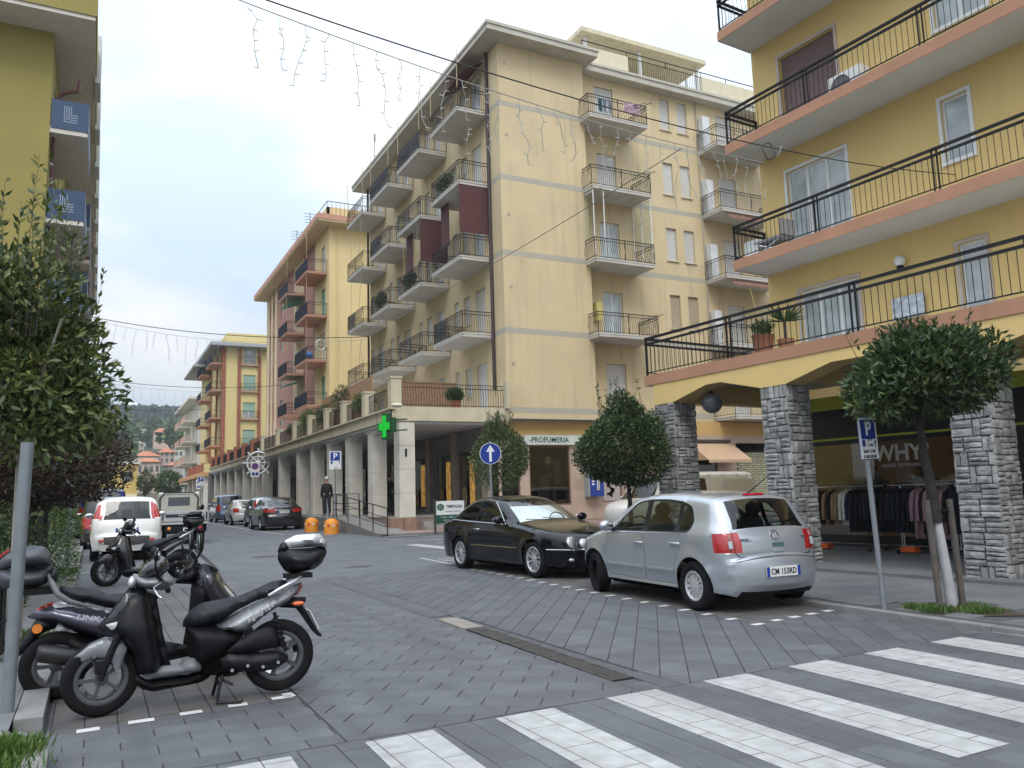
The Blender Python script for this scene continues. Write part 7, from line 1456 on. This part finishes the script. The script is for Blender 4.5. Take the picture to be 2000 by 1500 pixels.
def house(label, x0, x1, y, z0, z1, dep, col, roof=True, floors=2, win=3, grp='houses on the hillside', base=None, rh=1.6):
    HOUSES.append((x0, x1, y)); zb = z0 if base is None else base; t = thing('hillside_house', label, 'house', ((x0+x1)/2, y, zb), 0, grp); w = (x1-x0)/2; h = z1-zb; m = mat('wall_%02d_%02d_%02d' % tuple(int(c*99) for c in col), col, .85, var=.05, streak=.1); MB().box(-w, w, 0, dep, -6, h).build('wall', m, t)
    if roof: MB().add([(-w-.5, -.5, h), (w+.5, -.5, h), (w+.5, dep+.5, h), (-w-.5, dep+.5, h), (-w*.3, dep*.5, h+rh), (w*.3, dep*.5, h+rh)], [(0, 1, 5, 4), (1, 2, 5), (2, 3, 4, 5), (3, 0, 4), (0, 3, 2, 1)]).build('roof', TILE, t)
    else: MB().box(-w-.3, w+.3, -.3, dep+.3, h, h+.4).build('roof', WHB, t)
    me = cached(('hw', round(w/win, 2)), lambda: MB().box(-w/win*.28, w/win*.28, -.06, -.01, 0, 1.25).mesh('window', PANE)); sm = cached(('hs', round(w/win, 2)), lambda: MB().box(-w/win*.5, -w/win*.3, -.1, -.02, 0, 1.25).box(w/win*.3, w/win*.5, -.1, -.02, 0, 1.25).mesh('shutter', mat('house_shutter', (.10, .13, .09), .7)))
    fh = h/floors
    for f in range(floors):
        for k in range(win): o = link('window', me, t, (-w+(k+.5)*2*w/win, 0, f*fh+fh*.35)); link('shutters', sm, o)
    return t
house('white house high on the hillside left of the red roofed one', 14, 20.5, 408, 31, 36.3, 8, (.66, .64, .6), False, 2, 4); house('pink house with red roof high on the green hillside', 22.5, 29, 386, 29.5, 33.5, 8, (.62, .42, .36), True, 2, 3, rh=2.2)
house('beige house half hidden by the dark tree crown on the hillside', 11, 15.5, 322, 20, 24, 7, (.55, .47, .36), False, 2, 3); house('white house with wide red roof in the middle of the hillside', 10.5, 16.8, 264, 12.5, 16.2, 8, (.66, .62, .56), True, 1, 4, rh=1.7)
house('pinkish house with red roof right of the white one on the hillside', 17.4, 21.8, 270, 14, 17.6, 8, (.60, .46, .40), True, 2, 3); house('pale house near the white balconied block on the hillside', 23, 27.2, 287, 17, 20.8, 8, (.6, .58, .52), False, 2, 3)
house('tall pink apartment house with orange roof at the street end', 7.8, 12.2, 186, 1, 10.6, 9, (.58, .46, .40), True, 3, 4, 'houses at the end of the street', rh=1.1); house('grey house with orange roof beside the pink apartment house', 14.3, 18, 194, 5, 10.2, 8, (.42, .40, .36), True, 1, 3, 'houses at the end of the street', rh=1.0)
t = house('yellow house with dark blue window across the street end', .2, 5.1, 119, .2, 7.0, 9, (.66, .48, .17), False, 2, 2, 'houses at the end of the street'); MB().add([(-2.4, -.02, 2.9), (2.4, -.02, 2.9), (2.4, -1.2, 2.3), (-2.4, -1.2, 2.3)], [(0, 1, 2, 3)]).build('awning', mat('striped_awning', (.55, .48, .36), .8, var=.4, scale=6), t)
house('pale house far up between the pines', 36, 42, 400, 31, 35, 8, (.62, .55, .48), True, 2, 3); house('small white house under the ridge at the right', 50, 56, 430, 30, 34, 8, (.6, .58, .55), True, 1, 3)
tag(MB().box(5.3, 14, 131, 131.4, -.2, 3.2).build('retaining_wall', mat('wall_grey', (.30, .29, .26), .9, var=.15, scale=.7, streak=.4)), 'grey retaining wall at the far end of the street', 'wall')
tree('round_tree', 'bright green round tree above the grey retaining wall', (10.2, 137, 2), [(0, 0, 0), (0, 0, 1.5)], (0, 0, 2.8), (2.2, 2.2, 2.0), 2600, .4, LV4, (), BARK, seed=90, tr=.15)
tree('round_tree', 'olive tree at the corner of the yellow end house', (5.9, 116, .2), [(0, 0, 0), (0, 0, 2.6)], (0, 0, 4.2), (1.0, 1.0, 1.6), 1500, .3, LV6, (), BARK, seed=91, tr=.12)
def wood(name, label, n, y0, y1, x0, x1, s0, s1, cols, seed, near=None):
    rng = np.random.default_rng(seed); Y = y0+(y1-y0)*rng.random(n)**.8; X = rng.uniform(x0, x1, n)*(Y/y1); VF = []; k = 70; Ps = []; Ds = []; Ss = []
    for x, y in zip(X, Y):
        if any(hy-130 < y < hy+10 and hx0/hy-.006 < x/y < hx1/hy+.006 for hx0, hx1, hy in HOUSES): continue
        s = rng.uniform(s0, s1); d = rng.normal(size=(k, 3)); d /= np.linalg.norm(d, axis=1)[:, None]; d[:, 2] = np.abs(d[:, 2])*1.0-.15; Ps.append(np.array([x, y, bh(x, y)+s*.75])+d*np.array([s*.7, s*.7, s*.62])*rng.uniform(.7, 1, (k, 1))); Ds.append(d+rng.normal(size=d.shape)*.5)
    P = np.concatenate(Ps); D = np.concatenate(Ds); return tag(leafmesh(name, [leaves(P, D, (s0+s1)/2*.36, .4, .3, .8, rng)], leafmat(name+'_leaf', cols, .8, 0.)), label, 'wood', kind='stuff')
wood('pine_wood', 'dark conifer wood covering the far ridge', 2600, 560, 960, -120, 230, 8, 13, [(.012, .03, .02), (.02, .045, .026), (.035, .065, .035)], 61)
wood('hill_wood', 'green umbrella pines and scrub on the lower hillside', 700, 235, 560, -60, 130, 5, 9, [(.025, .05, .012), (.045, .085, .018), (.08, .125, .03)], 62)
# ================================================================ street furniture, signs, wires, people
GRYM = mat('galvanised_pole', (.24, .26, .28), .45, metal=.4, var=.1, scale=6); SBLUE = mat('sign_blue', (.008, .032, .25), .4, var=.05); SWH = mat('sign_white', (.72, .73, .74), .45, var=.04); SBK = mat('sign_back', (.28, .29, .30), .5, metal=.4)
def sign(name, label, pos, h, rz, build, r_=.03, lean=0.):
    t = thing(name, label, 'sign', pos, rz); t.rotation_euler.y = lean; MB().tube((0, 0, 0), (0, 0, h), r_, 12).build('pole', GRYM, t, smooth=60); build(t); return t
def fm(x, z, y=-.045): return face_mtx((x, y, z), (1, 0, 0), (0, 0, 1))
def rect(t, nm, x0, x1, z0, z1, y, m, par=None, bev=.0): return MB().box(x0, x1, y, y+.006, z0, z1).build(nm, m, par or t, bevel=bev)
def arrow_sign(t):
    MB().lathe([(0, -.045), (.30, -.045), (.30, -.035), (0, -.035)], 36, (0, 0, 2.5), 'y').build('disc', SWH, t, smooth=30); d = MB().lathe([(0, -.048), (.285, -.048)], 36, (0, 0, 2.5), 'y').build('blue_field', SBLUE, t)
    MB().prism([(-.035, 2.27), (.035, 2.27), (.035, 2.55), (.12, 2.55), (0, 2.74), (-.12, 2.55), (-.035, 2.55)], -.052, -.050, 'y').build('arrow', SWH, d)
sign('one_way_sign', 'round blue sign with a white upward arrow, left of the clipped tree', (9.75, 20.15, .1), 2.85, R(-18), arrow_sign)
def p_sign(rows, w=.4, h=.62, z=2.2, P=True):
    def f(t):
        b = rect(t, 'panel', -w/2, w/2, z-h/2, z+h/2, -.045, SWH); MB().box(-w/2-.008, w/2+.008, -.038, -.033, z-h/2-.008, z+h/2+.008).build('back_plate', mat('sign_edge', (.02, .05, .2), .5), t)
        q = rect(t, 'blue_field', -w*.4, w*.4, z-h*.02, z+h*.45, -.049, SBLUE, b); text('P', h*.46, SWH, q, 'lettering', fm(0, z+h*.215, -.051), bold=.006)
        for txt, x, zz, s in rows: text(txt, s, PLTX, b, 'lettering', fm(x, zz, -.047), bold=.0008)
        rect(t, 'pictogram', -w*.38, -w*.22, z-h*.2, z-h*.04, -.049, SBLUE, b); MB().prism([(w*.34, z-h*.22), (w*.37, z-h*.22), (w*.37, z-h*.12), (w*.42, z-h*.12), (w*.355, z-h*.03), (w*.29, z-h*.12), (w*.34, z-h*.12)], -.048, -.046, 'y').build('arrow', PLTX, b)
    return f
sign('parking_sign', 'blue and white parking sign on a leaning grey post beside the young tree', RB(8.33, 5.72, .04), 2.16, R(4), p_sign([('8.00-12.00', -.01, 1.775, .05), ('15.00-20.00', -.01, 1.715, .05), ('1 ora', .02, 1.85, .05), ('R +', .02, 1.905, .05)], .32, .47, 1.925), lean=R(-2.0))
sign('parking_sign', 'parking sign in front of the arcade pillars above the ramp', (9.2, 34.4, .2), 3.3, R(-12), p_sign([('8-20', .05, 2.62, .09)], .5, .78, 2.95))
sign('parking_sign', 'far parking sign at the end of the arcade', (9.3, 84.8, .2), 4.0, R(-5), p_sign([('8-20', .05, 3.2, .09)], .6, .9, 3.5))
def no_park(t):
    b = rect(t, 'panel', -.28, .28, 2.9, 3.9, -.045, SWH); MB().lathe([(0, -.05), (.21, -.05)], 28, (0, 0, 3.6), 'y').build('blue_disc', SBLUE, b); MB().lathe([(.17, -.053), (.22, -.053)], 28, (0, 0, 3.6), 'y').build('red_ring', REDL, b); MB().box(-.19, .19, -.054, -.052, -.02, .02).xf(Matrix.Translation((0, 0, 3.6)) @ Matrix.Rotation(R(45), 4, 'Y')).build('red_bar', REDL, b)
    for k in (0, 1): rect(t, 'pictogram', -.2+k*.22, -.02+k*.22, 3.0, 3.2, -.049, SBLUE, b)
sign('no_parking_sign', 'no parking sign below the white ship wheel on the arcade', (9.3, 54.6, .2), 4.0, R(-8), no_park)
sign('no_parking_sign', 'distant no parking sign before the orange terrace', (10.0, 93, .2), 3.3, R(-4), no_park)
sw = thing('ship_wheel', 'white ornamental ship wheel mounted at the arcade edge', 'ornament', (9.6, 55.2, 4.05), R(-25)); sw.scale = (1.45, 1.45, 1.45); MB().path([(.5*math.cos(q), 0, .5*math.sin(q)) for q in np.linspace(0, 2*PI, 33)[:-1]], .05, 6, closed=True).build('rim', SWH, sw, smooth=60); MB().path([(.3*math.cos(q), 0, .3*math.sin(q)) for q in np.linspace(0, 2*PI, 25)[:-1]], .03, 6, closed=True).build('inner_ring', SWH, sw, smooth=60); MB().ell((0, 0, 0), (.11, .08, .11), 12, 8).build('hub', SWH, sw, smooth=60)
for k in range(8): a = k*PI/4; MB().path([(.1*math.cos(a), 0, .1*math.sin(a)), (.5*math.cos(a), 0, .5*math.sin(a)), (.68*math.cos(a), 0, .68*math.sin(a))], [.03, .03, .045], 6).build('spoke', SWH, sw, smooth=60)
MB().tube((.3, .05, 0), (.65, .2, 0), .03, 6).build('bracket', IRON, sw)
# pharmacy cross
GRN = mat('cross_dark_green', (.004, .07, .02), .5); GLIT = mat('cross_lit_green', (.01, .50, .04), .4, emit=.22, var=.3, scale=14)
pc = thing('pharmacy_cross', 'lit green pharmacy cross on the corner arcade pillar', 'sign', (9.62, 28.75, 4.12), R(-74)); C12 = [(-.16, -.48), (.16, -.48), (.16, -.16), (.44, -.16), (.44, .16), (.16, .16), (.16, .48), (-.16, .48), (-.16, .16), (-.44, .16), (-.44, -.16), (-.16, -.16)]
MB().prism(C12, -.09, .09, 'y').build('casing', GRN, pc); MB().prism([(x*.8, z*.86) for x, z in C12], -.098, -.092, 'y').build('lit_panel', GLIT, pc)
for z in (-.18, .22): MB().tube((.35, .0, z), (.85, .35, z), .03, 6).build('bracket', GRN, pc)
MB().box(.42, .52, -.1, .1, -.25, .3).build('back_box', GRN, pc)
tag(MB().ell((0, 0, 0), (.24, .14, .09), 12, 8).build('wall_light', mat('lamp_cream', (.6, .56, .46), .5), loc=(10.05, 28.75, 4.93), smooth=60), 'cream oval light above the green pharmacy cross', 'light')
# ramp with handrail
rmp = thing('ramp', 'paved wheelchair ramp with black handrail beside the arcade', 'ramp', (8.8, 26.3, 0)); RT = Matrix.Translation((-8.8, -26.3, 0)); RG = mat('ramp_paving', (.20, .19, .185), .85, var=.15, scale=4, bump=.2)
MB().add([(8.8, 26.3, gz(26.3)+.02), (9.98, 26.3, gz(26.3)+.02), (9.98, 33, .74), (8.8, 33, .74), (8.8, 40, .74), (9.98, 40, .74)], [(0, 1, 2, 3), (3, 2, 5, 4)]).build('ramp_surface', RG, rmp, T=RT)
MB().add([(8.8, 26.3, .0), (8.8, 33, .0), (8.8, 40, .0), (8.8, 40, .74), (8.8, 33, .74), (8.8, 26.3, gz(26.3)+.02), (9.98, 40, 0), (9.98, 40, .74)], [(0, 1, 4, 5), (1, 2, 3, 4), (2, 6, 7, 3)]).build('ramp_side', mat('ramp_concrete', (.17, .165, .155), .9, var=.15, streak=.4), rmp, T=RT)
rz_ = lambda y: float(np.interp(y, [26.3, 33, 40], [gz(26.3)+.02, .74, .74]))
b = MB()
for y in (26.4, 28.0, 29.6, 31.2, 32.9): b.tube((8.85, y, rz_(y)), (8.85, y, rz_(y)+.95), .02, 6)
for h in (.95, .62, .32): b.path([(8.85, y, rz_(y)+h) for y in (26.4, 29.6, 32.9, 33.3)], .02 if h > .9 else .012, 6)
b.build('handrail', IRON, rmp, T=RT)
b = MB()
for x in (8.85, 9.4, 9.95): b.tube((x, 33.4, .74), (x, 33.4, 1.69), .02, 6)
for z in (1.05, 1.3, 1.69): b.tube((8.85, 33.4, z), (9.95, 33.4, z), .014, 6)
b.build('landing_rail', IRON, rmp, T=RT)
# orange bollards
OB = mat('bollard_orange', (.70, .25, .02), .55, var=.08, scale=5, grime=.15, grimecol=(.3, .12, .03))
for i, (x, y) in enumerate([(8.2, 34.4), (8.25, 31.4)]):
    t = thing('bollard', ['squat orange bollard nearest the brown saloon', 'squat orange bollard beside the ramp wall'][i], 'bollard', (x, y, gz(y)), 0, 'orange concrete bollards')
    MB().lathe([(0, 0), (.29, 0), (.29, .38), (.26, .48), (.18, .56), (.08, .60), (0, .605)], 24).build('body', OB, t, smooth=40)
    for k in range(10): MB().box(-.04, .04, -.302, -.291, .29, .37).xf(Matrix.Rotation(k*PI/5, 4, 'Z')).build('reflective_band', mat('band_red', (.45, .04, .03), .4) if k % 2 else SWH, t)
for i, (x, y) in enumerate([(8.75, 33.9), (8.6, 36.6)]): tag(MB().lathe([(.045, 0), (.045, .95), (.03, 1.0), (0, 1.0)], 12).build('steel_post', GRYM, loc=(x, y, gz(y)), smooth=50), ['short grey steel post behind the second orange bollard', 'short grey steel post beside the brown saloon rear'][i], 'post')
# estate agent board
bd = thing('notice_board', 'green and white lettered board on two posts left of the black coupe', 'sign', (11.15, 26.4, gz(26.4)+.1), R(-3)); 
for s in (-1, 1): MB().box(s*.56-.035, s*.56+.035, -.035, .035, 0, 1.12).build('post', mat('board_post', (.05, .055, .055), .6), bd)
MB().box(-.52, .52, -.02, .02, .28, 1.06).build('panel', SWH, bd); DG = mat('board_green', (.01, .075, .045), .5); MB().box(-.519, .519, -.026, -.021, .281, .58).build('green_band', DG, bd)
text('TEMPOCASA', .145, DG, bd, 'lettering', fm(.15, .86, -.022), bold=.004, sx=.72); text('Agenzia immobiliare', .07, DG, bd, 'lettering', fm(.12, .70, -.022)); text('vendite - affitti - stime', .07, SWH, bd, 'lettering', fm(0, .50, -.027), sx=1.2); text('www.tempocasa.it', .06, SWH, bd, 'lettering', fm(0, .40, -.027), sx=1.2)
MB().lathe([(.07, -.026), (.12, -.026)], 20, (-.36, 0, .85), 'y').build('emblem_ring', DG, bd); MB().box(-.44, -.28, -.026, -.022, .83, .87).box(-.375, -.345, -.0265, -.0225, .76, .94).build('emblem_cross', DG, bd); MB().box(-.5, -.22, -.024, -.0205, .77, .93).build('emblem_plate', mat('emblem_pale', (.35, .5, .42), .5), bd)
# public phone
ph_ = thing('public_phone', 'blue public telephone box with red receiver on the corner shop wall', 'telephone', (19.22, 29.69, 1.25)); MB().box(-.38, .38, -.36, 0, 0, 1.0).build('housing', mat('phone_grey', (.32, .34, .36), .5), ph_, bevel=.03); MB().box(-.30, .37, -.42, -.362, .02, .98).build('front_panel', mat('phone_blue', (.015, .05, .30), .4, coat=.3), ph_, bevel=.02)
MB().ell((.05, -.45, .80), (.16, .05, .10), 12, 8).build('red_hood', mat('phone_red', (.55, .05, .03), .4), ph_, smooth=60); MB().box(-.0, .13, -.47, -.425, .28, .74).build('handset', SWH, ph_, bevel=.03)
for k in range(5): MB().box(.03, .10, -.475, -.471, .32+k*.075, .36+k*.075).build('key_row', PLTX, ph_)
for k in range(3): MB().box(-.24, -.12, -.428, -.421, .5+k*.13, .58+k*.13).build('label_plate', SWH, ph_)
# left side: grey pole, thin pole, litter bin
tag(MB().tube((0, 0, 0), (.04, -.02, 1.84), .042, 14).build('sign_pole', mat('pole_grey', (.20, .225, .245), .5, metal=.3, var=.12, scale=9), loc=(-.47, 6.62, .08), smooth=60), 'thick grey metal pole at the left edge in front of the scooters', 'pole')
tag(MB().tube((0, 0, 0), (0, 0, 2.0), .03, 10).build('sign_pole', GRYM, loc=(-.42, 18.6, .1), smooth=60), 'thin grey green pole standing before the hedge', 'pole')
bn = thing('litter_bin', 'dark slatted litter bin at the left edge under the bay tree', 'bin', (-.93, 8.85, .1)); MB().lathe([(0, .05), (.20, .05), (.20, .9)], 20).build('liner', UNDER, bn)
for k in range(20): a = 2*PI*k/20; MB().box(-.024, .024, .225, .25, .06, .95).xf(Matrix.Rotation(a, 4, 'Z')).build('slat', mat('bin_dark', (.02, .025, .028), .5, metal=.3), bn)
for z in (.08, .35, .65, .93): MB().path([(.252*math.cos(q), .252*math.sin(q), z) for q in np.linspace(0, 2*PI, 25)[:-1]], .014, 6, closed=True).build('hoop', IRON, bn)
# laundry on the wing's top balcony
lz = FL[4]; tag(MB().add([(22.0-.9+x*.9, 28.46-.05*math.sin(x*9+j*2)-(.03 if j else -.2), lz+.97-j*.11+.03*math.sin(x*13)) for j in range(7) for x in np.linspace(0, 1, 9)], [(j*9+i, j*9+i+1, (j+1)*9+i+1, (j+1)*9+i) for j in range(6) for i in range(8)]).build('blanket', mat('pink_blanket', (.38, .26, .31), .9, var=.35, scale=7, bump=.3), smooth=60), 'pink patterned blanket draped over the top balcony rail of the wing', 'blanket')
for i, (x, c) in enumerate(((19.9, (.03, .10, .14)), (20.15, (.20, .28, .36)), (20.45, (.25, .27, .3)))): tag(MB().add([(x+u*.2+.02*math.sin(v*3), 28.75+.02*math.sin(u*5+v), lz+.95-v*.13) for v in range(6) for u in range(2)], [(v*2, v*2+1, v*2+3, v*2+2) for v in range(5)]).build('hanging_cloth', mat('laundry_%d' % i, c, .9, var=.2)), ['dark teal cloth', 'pale blue cloth', 'grey cloth'][i]+' drying on the top balcony of the wing', 'laundry')
# ---------------------------------------------------------------- wires and light strings
WIRE = mat('wire_black', (.012, .012, .013), .6); LWIRE = mat('light_cable', (.30, .32, .30), .6); BULB = mat('bulb_white', (.48, .47, .43), .4)
def sagged(a, b, sag, n=24): a, b = Vector(a), Vector(b); return [a.lerp(b, i/n)-Vector((0, 0, 4*sag*(i/n)*(1-i/n))) for i in range(n+1)]
def cable(label, a, b, sag, r_=.008, m=WIRE, n=24): return tag(MB().path(sagged(a, b, sag, n), r_, 5).build('overhead_cable', m), label, 'cable')
def icicles(label, pts, n, lmin, lmax, seed, r_=.004, bulb=.012):
    rr = random.Random(seed); t = thing('light_string', label, 'light string', pts[0]); o = Vector(pts[0]); b = MB().path([p-o for p in pts], r_*1.4, 4); bl = MB()
    m = len(pts)-1
    for k in range(n):
        f = (k+.5)/n*m; i = min(int(f), m-1); p = pts[i].lerp(pts[i+1], f-i)-o; ln = lmin+(lmax-lmin)*(.25+.75*abs(math.sin(k*1.9+seed)))*rr.uniform(.5, 1); q = Vector(p); path = [q.copy()]; z = 0
        while z < ln:
            s = rr.uniform(.08, .16); z += s; q = q+Vector((rr.uniform(-.05, .05), rr.uniform(-.05, .05), -s)); path.append(q.copy()); e = q+Vector((rr.choice((-1, 1))*bulb*3.5, rr.uniform(-.02, .02), rr.uniform(-.01, .03))); bl.tube(q, e, bulb*.45, 4, bulb*.3)
        b.path(path, r_, 4)
    b.build('cable', LWIRE, t); tag(bl.build('bulbs', BULB, t), kind='stuff')
A, B_ = Vector((.32, 7.59, 6.5)), Vector((15.75, 9.72, 7.72)); cable('thick black cable crossing the street overhead to the right balcony', A, B_, .42, .009)
pts = sagged(A+Vector((0, 0, -.06)), B_+Vector((0, 0, -.1)), .62, 40)[2:24]; icicles('white icicle light string hanging from the thick cable overhead', pts, 30, .15, 1.0, 4, .0045, .014)
cl = thing('cable_coil', 'coil of spare cable hung on the overhead wire before the right balcony', 'cable', (9.35, 8.85, 6.84)); MB().path([(.13*math.cos(q), .02*math.sin(3*q), -.1+.13*math.sin(q)) for q in np.linspace(0, 4*PI, 40)], .008, 5).build('loops', WIRE, cl); MB().path([(.05, 0, 0), (.2, 0, -.15), (.3, 0, .05)], .006, 5).build('loose_end', LWIRE, cl)
cable('thin grey cable running from the right balcony down to the far balconies', (9.52, 11.13, 7.76), (10.85, 36.39, 9.26), .25, .010, mat('cable_grey', (.12, .12, .12), .6))
for lab, a, b, sg, n, sd in (('black cable across the street with faint lights before the mauve block', (-.5, 55.3, 13.2), (13.4, 43, 10.5), .5, 26, 7), ('cable with lights across the street beyond the mauve block', (-.6, 77.8, 12.6), (14.2, 70.5, 11.5), .5, 24, 8), ('farthest cable with lights across the street', (-.6, 106, 13.5), (11.3, 100.5, 12.6), .4, 20, 9)):
    cable(lab, a, b, sg, .022); p = sagged(Vector(a)-Vector((0, 0, .15)), Vector(b)-Vector((0, 0, .15)), sg+.2, 24)
    icicles('white icicle lights hanging below the '+{7: 'cable before the mauve block', 8: 'cable beyond the mauve block', 9: 'farthest street cable'}[sd], p, n, .3, 2.0, sd, .008, .022)
st = thing('ring_ornament', 'white ring ornament hanging on the cable before the mauve block', 'ornament', (11.2, 45, 10.25)); MB().path([(.25*math.cos(q), 0, .3*math.sin(q)) for q in np.linspace(0, 2*PI, 20)[:-1]], .06, 6, closed=True).build('ring', BULB, st); MB().tube((0, 0, .3), (0, 0, .6), .02, 5).build('hook', WIRE, st)
# ---------------------------------------------------------------- people in the arcade
def person(label, pos, rz, coat, hairc, trous, scale=1.):
    V = [(0, 0, .95), (0, .01, 1.15), (0, .01, 1.38), (0, -.01, 1.48), (0, -.025, 1.62), (.10, 0, .90), (.115, -.02, .48), (.12, .05, .09), (.12, -.10, .05), (-.10, 0, .90), (-.115, .04, .49), (-.12, .09, .10), (-.12, -.06, .05), (.17, 0, 1.36), (.215, .03, 1.10), (.215, -.06, .85), (-.17, 0, 1.36), (-.215, .03, 1.10), (-.215, -.06, .85), (0, -.03, 1.70), (.215, -.08, .78), (-.215, -.08, .78)]
    E = [(0, 1), (1, 2), (2, 3), (3, 4), (4, 19), (0, 5), (5, 6), (6, 7), (7, 8), (0, 9), (9, 10), (10, 11), (11, 12), (2, 13), (13, 14), (14, 15), (2, 16), (16, 17), (17, 18), (15, 20), (18, 21)]
    Rr = [.10, .10, .10, .05, .085, .07, .05, .035, .035, .07, .05, .035, .035, .045, .034, .028, .045, .034, .028, .075, .03, .03]
    t = thing('person', label, 'person', pos, rz); t.scale = (scale,)*3
    def skin(nm, ids, rad, m):
        idx = {v: i for i, v in enumerate(ids)}; me = bpy.data.meshes.new(nm); me.from_pydata([V[i] for i in ids], [(idx[a], idx[b]) for a, b in E if a in idx and b in idx], []); o = link(nm, me, None); md = o.modifiers.new('s', 'SKIN'); o.modifiers.new('d', 'SUBSURF').levels = 2
        for i, v in enumerate(ids): me.skin_vertices[0].data[i].radius = (rad[v], rad[v]*(.72 if v in (0, 1, 2) else 1))
        me.skin_vertices[0].data[0].use_root = True; dg = bpy.context.evaluated_depsgraph_get(); m2 = bpy.data.meshes.new_from_object(o.evaluated_get(dg)); bpy.data.objects.remove(o); m2.materials.clear(); m2.materials.append(m); m2.shade_smooth(); return link(nm, m2, t)
    skin('body', list(range(22)), Rr, mat('skin', (.42, .26, .19), .6)); big = [.20, .19, .185, .085, 0, .15, 0, 0, 0, .15, 0, 0, 0, .095, .075, .055, .095, .075, .055, 0, 0, 0]; skin('jacket', [0, 1, 2, 3, 5, 9, 13, 14, 15, 16, 17, 18], big, coat); skin('trousers', [0, 5, 6, 7, 9, 10, 11], [.13, 0, 0, 0, 0, .115, .085, .07, 0, .115, .085, .07], trous)
    MB().ell((0, .012, 1.70), (.092, .10, .095), 14, 10).build('hair', hairc, t, smooth=60); MB().ell((0, -.112, 1.645), (.014, .02, .022), 8, 6).build('nose', mat('skin', (.42, .26, .19), .6), t)
    for s in (-1, 1): MB().ell((s*.12, -.05+(.05 if s < 0 else 0), .04), (.045, .12, .04), 10, 6).build('shoe', TRIM, t, smooth=60)
    return t
JB = mat('coat_black', (.010, .010, .012), .85); TB = mat('trouser_dark', (.02, .02, .025), .9)
person('white haired person in a long black jacket walking up the ramp landing', (9.4, 36.6, .74), R(175), JB, mat('hair_white', (.55, .54, .52), .8), TB)
person('person in dark clothes half hidden behind an arcade pillar', (11.3, 33.4, .73), R(160), JB, mat('hair_dark', (.02, .015, .012), .8), TB)
person('person in dark coat deep inside the arcade near the shop windows', (12.6, 45, .73), R(190), mat('coat_navy', (.012, .014, .022), .85), mat('hair_dark', (.02, .015, .012), .8), TB)
# ================================================================ thin air between the street and the hill
hz = MB().box(-400, 520, -60, 1200, -1.2, 125).build('haze', mat('haze_surface', (1, 1, 1))); tag(hz, 'thin pale air over the street and the hill', 'haze', kind='stuff')
hm = bpy.data.materials.new('haze_air'); hm.use_nodes = True; nt = hm.node_tree; nt.nodes.clear(); ou = nt.nodes.new('ShaderNodeOutputMaterial'); pv = nt.nodes.new('ShaderNodeVolumePrincipled')
pv.inputs['Color'].default_value = (.80, .88, .96, 1); pv.inputs['Density'].default_value = .0004; nt.links.new(pv.outputs[0], ou.inputs['Volume']); hz.data.materials.clear(); hz.data.materials.append(hm)
